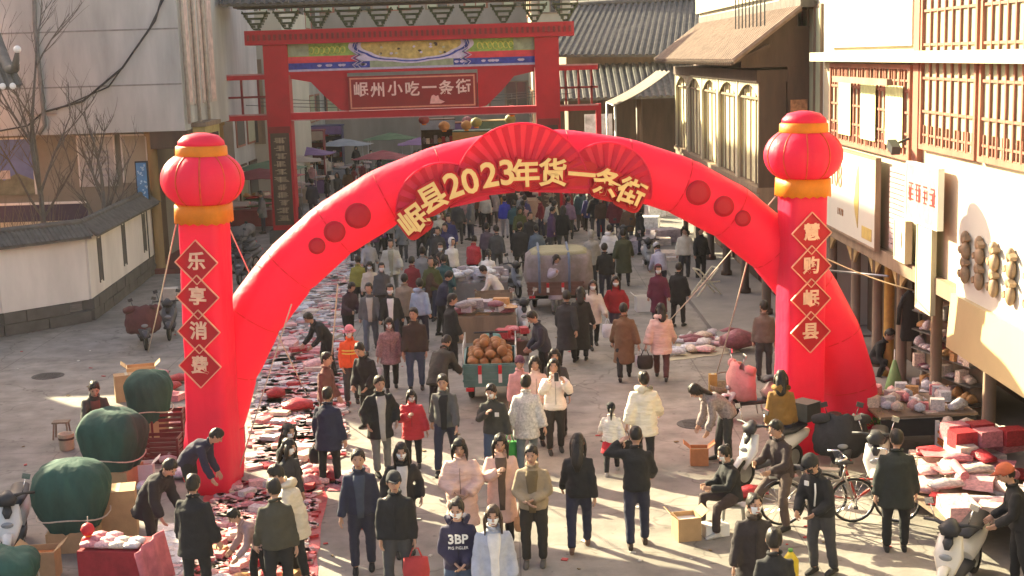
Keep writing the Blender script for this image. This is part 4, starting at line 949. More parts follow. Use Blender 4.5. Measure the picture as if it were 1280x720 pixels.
def person(label, px, py, h=1.66, face=0, pose='stand', top=(.05, .05, .05), tlen='short', kind='cloth', legs=(.03, .03, .04), hair='short', mask=None, inner=None,
           shoe=(.03, .028, .028), hood=False, skirt=None, hat=None, build=1.0, z0=0.0, loc=None, female=False, scarf=None, hands=True, headyaw=0, pr=None, hair_m=None, stripe=None, vest=None):
    far = False
    p = Vector(loc) if loc is not None else G(px, py, z0)
    far = p.y > 31.5
    t = thing('person', label, 'person', p, R(face)); s = h / 1.70; t.scale = (s, s, s)
    lean, lg, arms, hp = POSES[pose] if pr is None else pr
    rj = random.Random(label); hp = hp + rj.uniform(-5, 8); headyaw = headyaw + rj.uniform(-22, 22); lean = lean + rj.uniform(-1, 4)
    xa = {'mid': 4, 'long': 5, 'maxi': 5}.get(tlen, 2) + (3 if kind == 'puffer' else 0)
    arms = [tuple(v + w for v, w in zip(ar, (rj.uniform(-9, 9), xa + rj.uniform(-2, 4), rj.uniform(-6, 14), rj.uniform(-5, 10)))) for ar in arms]
    lg = tuple(v + rj.uniform(-3, 5) for v in lg)
    lean = R(lean)
    F = Vector((0, -1, 0)); X = Vector((1, 0, 0)); Z = Vector((0, 0, 1))
    rotx = lambda a: Z * math.cos(a) + F * math.sin(a)
    # legs
    J = {}; low = 9
    for k, sd in ((0, -1), (1, 1)):
        a, kn = R(lg[k * 2]), R(lg[k * 2 + 1])
        hip = Vector((sd * .088 * build, 0, 0)); knee = hip + (-Z * math.cos(a) + F * math.sin(a)) * .41 + X * sd * (.02 + .10 * (pose in ('squat', 'sit', 'straddle')))
        ank = knee + (-Z * math.cos(a - kn) + F * math.sin(a - kn)) * .40
        J[sd] = [hip, knee, ank]; low = min(low, ank.z)
    hz = .075 - low; C0 = Vector((0, 0, hz))
    if pose in ('bend', 'bend2'): C0 += -F * .10 * math.sin(lean)
    for sd in (-1, 1): J[sd] = [q + C0 for q in J[sd]]
    waist = C0 + rotx(lean * .55) * .19; chest = waist + rotx(lean) * .19; neck = chest + rotx(lean * 1.1) * .155
    up = rotx(lean); fw = (F * math.cos(lean) - Z * math.sin(lean)); ha = lean * .55 + R(hp) * .6
    hup = rotx(ha); hc = neck + rotx(lean * .8) * .045 + hup * .128 + F * .018
    A = {}
    for k, sd in ((0, -1), (1, 1)):
        a, b, e, tw = [R(v) for v in arms[k]]
        sh = neck - up * .082 + X * sd * .152 * build
        u0 = -up * math.cos(a) + fw * math.sin(a); n0 = up * math.sin(a) + fw * math.cos(a); side = X * sd
        ud = (u0 * math.cos(b) + side * math.sin(b)).normalized(); el = sh + ud * .285
        fd = (ud * math.cos(e) + (n0 * math.cos(tw) - side * math.sin(tw)) * math.sin(e)).normalized(); wr = el + fd * .245
        A[sd] = (sh, el, wr, fd, n0)
    vb = .034 if far else .026; bd = build
    # body: one skin-coloured figure
    mb = MB()
    mb.tube([C0 - Z * .04, C0 + Z * .06, waist, chest, neck - up * .07, neck - up * .01], [(.13 * bd, .10), (.155 * bd, .105), (.125 * bd, .09), (.15 * bd, .10), (.15 * bd, .075), (.07, .06)], 12, ref=(1, 0, 0))
    mb.tube([neck - up * .05, neck + hup * .04, hc - hup * .05], [.06, .052, .05], 10)
    for sd in (-1, 1):
        q = J[sd]; mb.tube([q[0] + Z * .03, q[0].lerp(q[1], .5), q[1], q[1].lerp(q[2], .35), q[2], q[2] - Z * .04 + F * .02], [.085 * bd, .072 * bd, .052, .054, .036, .035], 8)
        sh, el, wr, fd, n0 = A[sd]; mb.tube([sh - X * sd * .05, sh, el, el.lerp(wr, .3), wr], [.05, .048, .038, .038, .026], 8)
    body = smooth_union(mb, 'body', [SKIN, EYE, LIP], t, vb, 0, 2)
    ext = MB(); hr = Matrix.Rotation(R(headyaw), 3, 'Z') @ Matrix.Rotation(ha, 3, 'X')   # pitches -y forward and down
    hr = hr
    v_, f_ = head_grid(hc, hr, .087, .108, .127, nu=14 if far else 18, nv=10 if far else 14); ext.add(v_, f_, 0, True)
    T = lambda x, y, z: hc + hr @ Vector((x, y, z))
    if not far:
        ext.tube([T(0, -.106, .012), T(0, -.124, -.022), T(0, -.108, -.034)], [.009, .017, .010], 6)
        for sx in (-1, 1):
            ext.sphere(T(sx * .034, -.100, .012), .012, .008, .006, 6, 4, 1); ext.obox(T(sx * .034, -.103, .034), .03, .008, .006, hr, 1)
            ext.sphere(T(sx * .088, .006, -.008), .010, .018, .030, 6, 5, 0)
        ext.obox(T(0, -.098, -.068), .042, .014, .010, hr, 2)
    hpos = {}
    for sd in (-1, 1):
        sh, el, wr, fd, n0 = A[sd]; hpos[sd] = wr + fd * .1
        if hands and not far: hand_geo(ext, wr, fd, (X * -sd * .8 + n0 * .3), sd, .55)
        else: ext.sphere(wr + fd * .05, .034, .026, .05, 6, 5, 0)
    body['_extra'] = 0; EXTRA[body.name] = ext
    # trousers / skirt
    lm = cloth(legs)
    if skirt is None or True:
        tr = MB(); tr.tube([C0 - Z * .07, C0 + Z * .03, waist], [(.165 * bd, .125), (.175 * bd, .125), (.145 * bd, .11)], 12, ref=(1, 0, 0))
        for sd in (-1, 1):
            q = J[sd]; w = 1.15 if kind == 'wide' else 1.0
            tr.tube([q[0] + Z * .03, q[0].lerp(q[1], .5), q[1], q[1].lerp(q[2], .5), q[2].lerp(q[1], .02)], [(.102 * bd, .105), (.092 * bd, .094), .077 * w, .072 * w, .064 * w], 9)
        smooth_union(tr, 'trousers', lm, t, .034 if far else .026, .010)
    if skirt:
        sk = MB(); sk.tube([waist, C0, C0 - Z * .34], [(.15, .115), (.19, .145), (.27, .22)], 16, ref=(1, 0, 0)); smooth_union(sk, 'skirt', cloth(skirt), t, .026, .012)
    # upper garment
    th = {'puffer': .040, 'floral': .030}.get(kind, .022) + (.012 if tlen in ('mid', 'long') else 0)
    jm = cloth(top, 'puffer' if kind == 'puffer' else ('floral' if kind == 'floral' else 'cloth'))
    drop = {'short': .07, 'mid': .24, 'long': .46, 'maxi': .62}[tlen]
    jk = MB(); sec = []
    spread = abs(R(lg[0]) - R(lg[2])) * .12
    if pose in ('squat', 'sit', 'straddle'): drop = min(drop, .06)
    hemd = Vector((0, 0, -1)) if lean < .5 else -rotx(lean * .5)
    if drop > .2: sec.append((C0 + hemd * drop, (.20 * bd + th * .6 + .02, .155 + th * .6 + spread)))
    if drop > .4: sec.append((C0 + hemd * drop * .55, (.195 * bd + th * .6, .15 + th * .5 + spread * .5)))
    sec += [(C0 + hemd * min(drop, .1), (.178 * bd + th, .13 + th)), (C0 + Z * .05 * math.cos(lean), (.172 * bd + th, .125 + th)), (waist, (.152 * bd + th * .9 - (.02 if female else 0), .115 + th * .9)), (chest, (.168 * bd + th, .12 + th)), (neck - up * .10, (.160 * bd + th * .5, .098 + th * .6)), (neck - up * .035, (.112, .078)), (neck + up * .025, (.066, .066))]
    jk.tube([a for a, b in sec], [b for a, b in sec], 14, ref=(1, 0, 0))
    for sd in (-1, 1):
        sh, el, wr, fd, n0 = A[sd]
        jk.tube([sh - X * sd * .07, sh, sh.lerp(el, .5), el, el.lerp(wr, .5), wr + fd * .01], [.050 + th * .4, .054 + th * .75, .053 + th * .85, .050 + th * .9, .048 + th, .042 + th * .8], 9)
    smooth_union(jk, 'jacket' if tlen == 'short' else 'coat', jm, t, .034 if far else .025, .018 if kind == 'puffer' else .011)
    # ring round the neck: collar, hood or scarf
    if hood: 
        m2 = MB(); m2.tube([neck + X * .10 + F * .05, neck + X * .12 - F * .05 + up * .03, neck - F * .125 + up * .02, neck - X * .12 - F * .05 + up * .03, neck - X * .10 + F * .05], [.03, .05, .075, .05, .03], 8); m2.build('hood', jm, t)
    else:
        m2 = MB(); m2.tube([neck + up * .03 + X * .072 * math.cos(a) + fw * .072 * math.sin(a) + up * .012 * math.sin(a + 3.6) for a in [2 * math.pi * k / 14 for k in range(14)]], .022 if scarf is None else .036, 6, close=True); m2.build('collar' if scarf is None else 'scarf', jm if scarf is None else cloth(scarf), t)
    # open front showing what is worn underneath
    if inner is not None and not far or (inner is not None and p.y < 40):
        im = MB(); n = 7; wdt = R(26)
        fs = sec[-7:-1] if drop <= .2 else (sec[-8:-1] if drop > .2 else sec[-7:-1])
        wds = [10, 12, 15, 18, 22, 28, 42][-len(fs):]
        vs = []
        for (c, (rx, ry)), wd in zip(fs, wds):
            for k in range(n):
                wdt = R(wd); a = -wdt + 2 * wdt * k / (n - 1)
                vs.append(c + X * (rx + .004) * math.sin(a) + fw * (ry + .012) * math.cos(a))
        fa = [(r * n + k, r * n + k + 1, (r + 1) * n + k + 1, (r + 1) * n + k) for r in range(len(fs) - 1) for k in range(n - 1)]
        im.add(vs, fa, 0, True); ob = im.build('shirt_front', cloth(inner), t)
        so = ob.modifiers.new('s', 'SOLIDIFY'); so.thickness = .02; so.offset = -1
        REMESH.append((ob, 0))
    elif inner is None and not far and drop < .5:   # zip line down the front
        zs = [c + (fw if i > 1 else F) * (r_[1] + .004) for i, (c, r_) in enumerate(sec[-6:-2])]
        MB().tube(zs, .006, 4).build('zip', cloth(tuple(c * .5 + .01 for c in top)), t)
    # shoes
    for sd in (-1, 1):
        ak = J[sd][2]; b = Vector((ak.x, ak.y, ak.z - .075)); sm_ = MB(); rings = []
        for (dy, w, hh) in ((.075, .028, .05), (.05, .036, .085), (.0, .038, .095), (-.06, .041, .075), (-.12, .043, .055), (-.165, .034, .042), (-.185, .012, .03)):
            rings.append([b + Vector((w * math.copysign(abs(math.cos(a)) ** .7, math.cos(a)), dy, hh / 2 + hh / 2 * math.copysign(abs(math.sin(a)) ** .6, math.sin(a)))) for a in [2 * math.pi * k / 10 for k in range(10)]])
        sm_.loft(rings).build('shoe', cloth(shoe), t, fix=True)
    # hair / hats
    hm = hair_m or HAIRM
    HL = {'short': (38, -4, -36), 'shaved': (44, 6, -20), 'long': (30, -30, -60), 'bob': (24, -40, -62), 'bun': (40, -12, -40), 'pony': (34, -10, -40), 'balding': (70, 10, -30)}[hair]
    def keep(lo, la):
        a = abs(lo); v = HL[0] + (HL[1] - HL[0]) * min(1, max(0, (a - 25) / 55)) if a < 80 else HL[1] + (HL[2] - HL[1]) * min(1, (a - 80) / 60)
        return la > v
    if hair != 'none':
        k = 1.025 if hair == 'shaved' else 1.085
        hm2 = MB(); v_, f_ = head_grid(hc + hup * .004, hr, .088 * k, .110 * k, .127 * k, keep, 22 if not far else 14, 16 if not far else 10, .9)
        if hair != 'shaved': sd_ = len(label) * .71; v_ = [hc + (v - hc) * (1 + .075 * mnoise.noise((v.x * 22 + sd_, v.y * 22, v.z * 14)) + .03 * mnoise.noise((v.x * 60, v.y * 60 + sd_, v.z * 30))) for v in v_]
        hm2.add(v_, f_, 0, True)
        back = hr @ Vector((0, 1, 0)); dn = up if lean < .6 else (up * .3 + Z * .9).normalized()
        if hair in ('long', 'bob'):
            L = .24 if hair == 'long' else .10
            hm2.tube([hc + back * .055 + hup * .05, hc + back * .072 - hup * .04, neck + back * .11 + up * .02, neck + back * (.125 + th) - dn * L * .5, neck + back * (.125 + th) - dn * L], [(.08, .05), (.092, .05), (.088, .040), (.078, .026), (.03, .010)], 14, ref=(1, 0, 0))
            if lean < .5:
                for sx in (-1, 1): hm2.tube([T(sx * .082, -.03, .06), T(sx * .104, -.045, -.02), T(sx * .102, -.035, -.10), neck + X * sx * .105 + F * .045 - up * (.02 if hair == 'bob' else .08)], [(.02, .035), (.022, .042), (.024, .040), (.008, .016)], 7)
        if hair == 'bun': hm2.sphere(hc + back * .08 + hup * .085, .045, nu=10, nv=7)
        if hair == 'pony': hm2.tube([hc + back * .095 + hup * .03, hc + back * .15 - hup * .02, hc + back * .14 - dn * .14, hc + back * .13 - dn * .26], [.022, .034, .03, .01], 8)
        sd_ = len(label) * .43
        hm2.v = [tuple(Vector(v) + Vector((mnoise.noise((v[0] * 30 + sd_, v[1] * 30, v[2] * 9)), mnoise.noise((v[0] * 30, v[1] * 30 + sd_, v[2] * 9)), 0)) * .008) for v in hm2.v]
        hm2.build('hair', hm, t)
    if hat:
        kind_h, hcol = hat; m3 = MB(); cm = cloth(hcol)
        v_, f_ = head_grid(hc + hup * .012, hr, .088 * 1.17, .110 * 1.15, .127 * 1.12, (lambda lo, la: la > (18 if abs(lo) < 70 else 6)) if kind_h != 'hood' else (lambda lo, la: abs(lo) > 52 or la > 50), 18, 14, .88)
        m3.add(v_, f_, 0, True)
        if kind_h == 'cap': m3.tube([T(-.07, -.085, .05), T(0, -.155, .04), T(.07, -.085, .05)], [(.02, .008), (.05, .010), (.02, .008)], 8, ref=(0, 1, 0))
        if kind_h == 'brim':
            rg = [[T(r_ * math.cos(a), r_ * 1.1 * math.sin(a), z_) for a in [2 * math.pi * k / 18 for k in range(18)]] for r_, z_ in ((.085, .035), (.145, .022), (.147, .014), (.085, .022))]
            m3.loft(rg, close=True)
        if kind_h == 'beret': m3.sphere(T(.01, .01, .085), .105, .11, .045, 14, 8)
        if kind_h == 'helmet': m3.sphere(T(0, .01, .03), .105, .125, .12, 14, 9)
        m3.build({'cap': 'cap', 'brim': 'hat', 'beret': 'beret', 'helmet': 'helmet', 'hood': 'hood_up', 'knit': 'knit_hat'}[kind_h], cm, t)
    if mask:
        mm = MB(); v_, f_ = head_grid(hc - hup * .0 , hr, .088 * 1.04, .108 * 1.08, .127 * 1.0, lambda lo, la: abs(lo) < 58 and -58 < la < 2, 20, 14, .9); mm.add(v_, f_, 0, True)
        mm.build('face_mask', MASKM if mask == 'white' else (MASKB if mask == 'blue' else cloth((.03, .03, .03))), t)
    if stripe:                               # reflective band round a work vest
        for q in (.35, .7):
            c = waist.lerp(chest, q); MB().tube([c + X * (.175 + th) * math.cos(a) + fw * (.128 + th) * math.sin(a) for a in [2 * math.pi * k / 18 for k in range(18)]], (.008, .02) and .018, 5, close=True).build('reflective_band', cloth(stripe), t)
    Mw = Matrix.Translation(p) @ Matrix.Rotation(R(face), 4, 'Z') @ Matrix.Scale(s, 4)
    return t, {k: Mw @ v for k, v in hpos.items()}, dict(neck=neck, chest=chest, waist=waist, fw=fw, th=th, s=s)
EXTRA = {}
def finish_people():
    dg = bpy.context.evaluated_depsgraph_get()
    done = []
    for o, fold in REMESH: done.append((o, fold, bpy.data.meshes.new_from_object(o.evaluated_get(dg))))
    for o, fold, me in done:
        o.modifiers.clear(); old = o.data; o.data = me; bpy.data.meshes.remove(old)
        if fold:
            n = len(me.vertices); co = np.empty(n * 3); no = np.empty(n * 3)
            me.vertices.foreach_get('co', co); me.vertices.foreach_get('normal', no); co = co.reshape(-1, 3); no = no.reshape(-1, 3)
            sd = (hash(o.name) % 97) * .37 if False else (sum(map(ord, o.name)) % 97) * .37
            d = np.array([mnoise.noise((c[0] * 7 + sd, c[1] * 7, c[2] * 11)) + .6 * mnoise.noise((c[0] * 15, c[1] * 15 + sd, c[2] * 22)) for c in co])
            co = co + no * (d * fold)[:, None]; me.vertices.foreach_set('co', co.ravel()); me.update()
        if o.name in EXTRA:
            ex = EXTRA[o.name]; bm = bmesh.new(); bm.from_mesh(me); base = [bm.verts.new(v) for v in ex.v]
            for f, mi, sm in zip(ex.f, ex.m, ex.s):
                try:
                    fc = bm.faces.new([base[i] for i in f]); fc.material_index = mi; fc.smooth = sm
                except ValueError: pass
            bm.to_mesh(me); bm.free(); del o['_extra']
        for pgn in (): pass
        if not (o.name.startswith('shirt_front')):
            me.polygons.foreach_set('use_smooth', [True] * len(me.polygons))
# ------------------------------------------------------------------ vehicles
def wheel(parent, c, r, w, rim=METAL, axis='x', spokes=0):
    t = MB(); n = 22; R0 = r - w / 2
    t.tube([(c[0], c[1] + R0 * math.cos(a), c[2] + R0 * math.sin(a)) for a in [2 * math.pi * k / n for k in range(n)]], [(w / 2, w / 2)] * n, 8, close=True, ref=(1, 0, 0))
    o = t.build('wheel', BLACK, parent)
    m = MB()
    if spokes:
        for k in range(spokes):
            a = 2 * math.pi * k / spokes; m.tube([(c[0] + .02 * (-1) ** k, c[1], c[2]), (c[0], c[1] + (R0 - .01) * math.cos(a), c[2] + (R0 - .01) * math.sin(a))], .004, 4)
        m.tube([(c[0] - .04, c[1], c[2]), (c[0] + .04, c[1], c[2])], .025, 8)
        m.tube([(c[0], c[1] + (R0 - w * .45) * math.cos(a), c[2] + (R0 - w * .45) * math.sin(a)) for a in [2 * math.pi * k / n for k in range(n)]], .009, 5, close=True)
        m.build('spokes', CHROME, o)
    else:
        m.tube([(c[0] - w * .3, c[1], c[2]), (c[0] + w * .3, c[1], c[2])], R0 - w * .35, 14); m.build('rim', rim, o)
    return o
def scooter(label, loc, face, colr, rack=None, apron=None, group=None, cover=None):
    """front is -y"""
    t = thing('scooter', label, 'scooter', loc, R(face), group); P = mat('scooter_%02x%02x%02x' % tuple(int(c * 255) for c in colr), colr, .3, .06, 3, .02, spec=.5)
    wheel(t, (0, -.62, .23), .23, .09); wheel(t, (0, .60, .23), .23, .10)
    MB().tube([(0, -.66, .30), (0, -.60, .42), (0, -.52, .60), (0, -.44, .85)], [(.05, .035), (.12, .045), (.19, .05), (.15, .05)], 10, ref=(1, 0, 0)).build('leg_shield', P, t)
    MB().tube([(0, -.60, .70), (0, -.56, .78), (0, -.52, .86)], [(.03, .012), (.07, .02), (.05, .02)], 8, ref=(1, 0, 0)).build('shield_trim', DARKP, t)
    MB().tube([(0, -.52, .86), (0, -.50, .95), (0, -.40, 1.03)], [(.10, .06), (.15, .07), (.06, .05)], 10, ref=(1, 0, 0)).build('handlebar_cowl', DARKP, t)
    MB().tube([(0, -.86, .36), (0, -.72, .49), (0, -.56, .47)], [(.05, .02), (.075, .03), (.06, .03)], 8, ref=(1, 0, 0)).build('front_fender', P, t)
    MB().tube([(0, -.46, .30), (0, .1, .29), (0, .2, .32)], [(.15, .045), (.15, .05), (.14, .07)], 10, ref=(1, 0, 0)).build('floorboard', DARKP, t)
    MB().tube([(0, .12, .38), (0, .3, .50), (0, .55, .56), (0, .85, .60), (0, .98, .62)], [(.12, .12), (.17, .15), (.17, .14), (.12, .09), (.05, .04)], 12, ref=(1, 0, 0)).build('rear_body', P, t)
    MB().tube([(0, .08, .66), (0, .2, .72), (0, .5, .71), (0, .82, .76), (0, .88, .74)], [(.08, .03), (.14, .055), (.15, .05), (.13, .05), (.06, .03)], 12, ref=(1, 0, 0)).build('seat', DARKP, t)
    MB().tube([(-.36, -.36, .98), (-.2, -.42, 1.0), (0, -.44, .95), (.2, -.42, 1.0), (.36, -.36, .98)], [.022, .02, .05, .02, .022], 8).build('handlebar', DARKP, t)
    MB().sphere((0, -.645, .62), .085, .025, .045, 10, 7).build('headlight', mat('lamp_lens', (.22, .23, .24), .08, .05, 4, 0, spec=.7), t)
    MB().sphere((0, .99, .62), .07, .03, .04, 8, 6).build('tail_light', RED, t)
    for sx in (-1, 1):
        m = MB(); m.tube([(sx * .2, -.42, 1.0), (sx * .26, -.44, 1.2)], .008, 5); m.obox((sx * .28, -.44, 1.25), .11, .02, .08, Matrix.Rotation(R(15 * sx), 3, 'Y')); m.build('mirror', DARKP if colr[0] < .3 else CHROME, t)
    m = MB(); m.tube([(-.1, .0, .25), (-.12, .05, .02)], .012, 5); m.tube([(.1, .0, .25), (.12, .05, .02)], .012, 5); m.build('stand', METAL, t)
    if apron is not None:                    # padded wind apron hung over the handlebar
        a = MB(); g = []
        for j in range(9):
            v = j / 8
            for i in range(11):
                u = i / 10 * 2 - 1; g.append((u * (.30 + .12 * math.sin(v * 2.6)) + .012 * math.sin(v * 17 + u * 5), -.50 + .30 * abs(u) ** 2 - .09 * math.sin(v * 3) + .015 * math.sin(u * 11 + v * 6), 1.10 - .10 * u * u - .70 * v * (1 - .18 * u * u) + .02 * math.sin(u * 9)))
        a.add(g, [(j * 11 + i, j * 11 + i + 1, j * 11 + i + 12, j * 11 + i + 11) for j in range(8) for i in range(10)], 0, True); o = a.build('wind_apron', apron, t)
        for sx in (-1, 1): MB().tube([(sx * .18, -.44, 1.04), (sx * .30, -.40, 1.02), (sx * .42, -.30, .97)], [.07, .085, .075], 10).build('apron_sleeve', apron, t)
        so = o.modifiers.new('s', 'SOLIDIFY'); so.thickness = .04
    if rack:
        MB().box(-.19, .19, .72, 1.08, .82, 1.12).build('top_box', rack, t)
    if cover: 
        MB().tube([(0, -.7, .55), (0, -.45, .95), (0, .1, .85), (0, .7, .9), (0, 1.0, .6)], [(.3, .25), (.42, .2), (.34, .2), (.3, .2), (.2, .2)], 14, ref=(1, 0, 0)).build('cover', cover, t)
    return t
def bicycle(label, loc, face, colr, basket=False):
    t = thing('bicycle', label, 'bicycle', loc, R(face)); P = mat('bike_%02x%02x%02x' % tuple(int(c * 255) for c in colr), colr, .35, .1, 5, .02)
    wheel(t, (0, -.52, .34), .34, .04, spokes=18); wheel(t, (0, .52, .34), .34, .04, spokes=18)
    f = MB()
    for a, b, r in (((0, -.40, .82), (0, -.36, .68), .02), ((0, -.36, .68), (0, .05, .32), .022), ((0, .05, .32), (0, .22, .78), .018), ((0, .16, .60), (0, -.36, .66), .018), ((0, .05, .32), (0, .52, .34), .014), ((0, .18, .66), (0, .52, .34), .012)): f.tube([a, b], r, 8)
    f.build('frame', P, t)
    m = MB(); 
    for sx in (-1, 1): m.tube([(sx * .04, -.38, .72), (sx * .045, -.52, .34)], .013, 6)
    m.build('fork', P, t)
    MB().tube([(-.28, -.22, 1.02), (-.22, -.36, 1.04), (0, -.42, .98), (.22, -.36, 1.04), (.28, -.22, 1.02)], .013, 6).build('handlebar', CHROME, t)
    MB().tube([(0, .1, .86), (0, .22, .87), (0, .36, .88)], [(.03, .02), (.07, .03), (.11, .035)], 8, ref=(1, 0, 0)).build('saddle', DARKP, t); MB().tube([(0, .22, .78), (0, .24, .86)], .014, 6).build('seat_post', CHROME, t)
    m = MB(); m.tube([(-.12, .05, .24), (-.09, .05, .32), (.09, .05, .32), (.12, .05, .40)], .01, 6); m.obox((-.16, .05, .235), .09, .06, .02); m.obox((.16, .05, .405), .09, .06, .02); m.build('pedals', DARKP, t)
    for y in (-.52, .52):
        MB().tube([(0, y + .37 * math.cos(a), .34 + .37 * math.sin(a)) for a in [R(20 + 15 * k) for k in range(10)]], [(.03, .006)] * 10, 6, ref=(1, 0, 0)).build('mudguard', P if y < 0 else METAL, t)
    MB().box(-.07, .07, .3, .72, .735, .755).build('rear_rack', METAL, t)
    if basket:
        b = MB()
        for k in range(7): z = .74 + k * .04; w = .15 + k * .008; b.tube([(w, -.50, z), (w, -.78, z), (-w, -.78, z), (-w, -.50, z)], .006, 4, close=True)
        for k in range(8): x = -.15 + k * .043; b.bar((x, -.78, .73), (x * 1.2, -.79, .99), .006); b.bar((x, -.5, .73), (x * 1.2, -.49, .99), .006)
        b.box(-.15, .15, -.78, -.5, .725, .735); b.build('basket', mat('wire_basket', (.45, .43, .38), .5), t)
    return t
def cargo_trike(label, loc, face, bedm, L=1.7, W=1.15, bed_h=.62, wall=.36, cab=False, rails=True, group=None):
    """front is -y; low cargo bed at the back"""
    t = thing('cargo_tricycle', label, 'cargo tricycle', loc, R(face), group)
    for sx in (-1, 1): wheel(t, (sx * (W / 2 - .12), .65, .27), .27, .13)
    wheel(t, (0, -1.15, .27), .27, .11)
    y0, y1 = -.15, -.15 + L
    MB().box(-W / 2, W / 2, y0, y1, bed_h - .06, bed_h).build('bed_floor', bedm, t)
    for nm, b in (('side_board', (-W / 2, -W / 2 + .03, y0, y1)), ('side_board', (W / 2 - .03, W / 2, y0, y1)), ('head_board', (-W / 2 + .03, W / 2 - .03, y0, y0 + .03)), ('tailgate', (-W / 2 + .03, W / 2 - .03, y1 - .03, y1))):
        o = MB().box(b[0], b[1], b[2], b[3], bed_h, bed_h + wall).build(nm, bedm, t)
        rb = MB()
        for k in range(3):
            z = bed_h + .05 + k * (wall - .06) / 2.4
            if nm == 'tailgate': rb.box(b[0], b[1], y1, y1 + .02, z, z + .035)
            elif nm == 'side_board': xx = b[0] - .02 if b[0] < 0 else b[1]; rb.box(xx, xx + .02, b[2], b[3], z, z + .035)
        if rb.v: rb.build('rib', bedm, o)
        if nm == 'tailgate':
            for sx in (-.2, .2):
                MB().box(sx - .035, sx + .035, y1 + .021, y1 + .03, bed_h + .02, bed_h + wall - .02).build('reflective_strip', WHITE, o)
                MB().box(sx - .036, sx + .036, y1 + .0305, y1 + .036, bed_h + wall * .5, bed_h + wall - .02).build('red_strip', RED, o)
            for sx in (-1, 1): MB().box(sx * (W / 2 - .12) - .08, sx * (W / 2 - .12) + .08, y1 + .0, y1 + .04, bed_h - .14, bed_h - .07).build('tail_lamp', RED, t)
    if rails:
        for sx in (-1, 1):
            r = MB()
            for y in (y0 + .1, y1 - .1): r.tube([(sx * W / 2, y, bed_h), (sx * W / 2, y, bed_h + wall + .32)], .016, 6)
            r.tube([(sx * W / 2, y0 + .1, bed_h + wall + .32), (sx * W / 2, y1 - .1, bed_h + wall + .32)], .016, 6); r.build('rail', METAL, t)
    MB().box(-.06, .06, -.95, y1 - .2, .38, .5).build('chassis', DARKP, t); MB().box(-W / 2 + .05, W / 2 - .05, .6, .7, .24, .32).build('axle', DARKP, t)
    for sx in (-1, 1): MB().bar((sx * .3, .65, .30), (sx * .3, .65, bed_h - .06), .05).build('leaf_spring', DARKP, t)
    MB().tube([(0, -1.15, .27), (0, -1.05, .8), (0, -1.0, 1.0)], [.05, .05, .04], 8).build('fork', DARKP, t)
    MB().tube([(0, -1.28, .5), (0, -1.2, .75), (0, -1.1, .95)], [(.1, .04), (.26, .06), (.2, .06)], 10, ref=(1, 0, 0)).build('leg_shield', bedm, t)
    MB().tube([(-.36, -.85, 1.05), (0, -1.02, 1.02), (.36, -.85, 1.05)], .02, 6).build('handlebar', DARKP, t)
    MB().tube([(0, -.6, .68), (0, -.4, .72), (0, -.2, .72)], [(.15, .05), (.22, .06), (.2, .05)], 10, ref=(1, 0, 0)).build('seat', DARKP, t); MB().box(-.15, .15, -.55, -.2, .42, .64).build('seat_box', bedm, t)
    MB().sphere((0, -1.22, .86), .09, .07, .08, 8, 6).build('headlight', mat('lamp_lens'), t)
    return t

# ------------------------------------------------------------------ goods
GOODM = [mat('pack_%d' % k, c, .4, .35, 7, .5, 12) for k, c in enumerate(((.62, .56, .55), (.58, .20, .22), (.40, .03, .04), (.68, .55, .45), (.45, .38, .40), (.70, .40, .40), (.30, .26, .27), (.62, .62, .66), (.55, .30, .12), (.25, .08, .10)))] + [SILVER]
CW = ['greyish white', 'coral red', 'deep red', 'cream', 'dull mauve', 'salmon pink', 'dark grey', 'pale lavender', 'orange-brown', 'maroon', 'silver foil']
KW = {'sheet': 'flat', 'bag': 'puffed', 'roll': 'rolled', 'box': 'boxy'}
PACKS = {}
def pack_mesh(kind, mi):
    key = (kind, mi)
    if key in PACKS: return PACKS[key]
    mb = MB(); m = GOODM[mi]; rr = random.Random(hash(kind) % 1 + mi * 13 + len(kind))
    if kind == 'sheet':                      # flat folded packet with curled edge
        n = 5; g = []
        for j in range(3):
            for i in range(n): u = i / (n - 1); g.append((-.5 + u, -.5 + j * .5, .12 + .5 * (u - .5) ** 2 * (1 if j != 1 else .4) + rr.uniform(-.05, .05)))
        top = g; bot = [(x, y, 0) for x, y, z in g]
        fs = [(j * n + i, j * n + i + 1, j * n + i + n + 1, j * n + i + n) for j in range(2) for i in range(n - 1)]
        mb.add(top + bot, fs + [tuple(3 * n + q for q in reversed(f)) for f in fs] + [(i + 1, i, 3 * n + i, 3 * n + i + 1) for i in range(n - 1)] + [(2 * n + i, 2 * n + i + 1, 5 * n + i + 1, 5 * n + i) for i in range(n - 1)], 0, False)
    elif kind == 'bag':
        mb.tube([(-.5, 0, .25), (-.42, 0, .4), (0, 0, .5), (.42, 0, .4), (.5, 0, .25)], [(.45, .04), (.48, .32), (.5, .48), (.48, .32), (.45, .04)], 8, ref=(0, 1, 0))
    elif kind == 'roll':
        mb.tube([(-.5, 0, .5), (.5, 0, .5)], .5, 8)
    else:
        mb.obox((0, 0, .5), 1, 1, 1, None, 0, .96)
    PACKS[key] = mb.mesh('package', m); return PACKS[key]
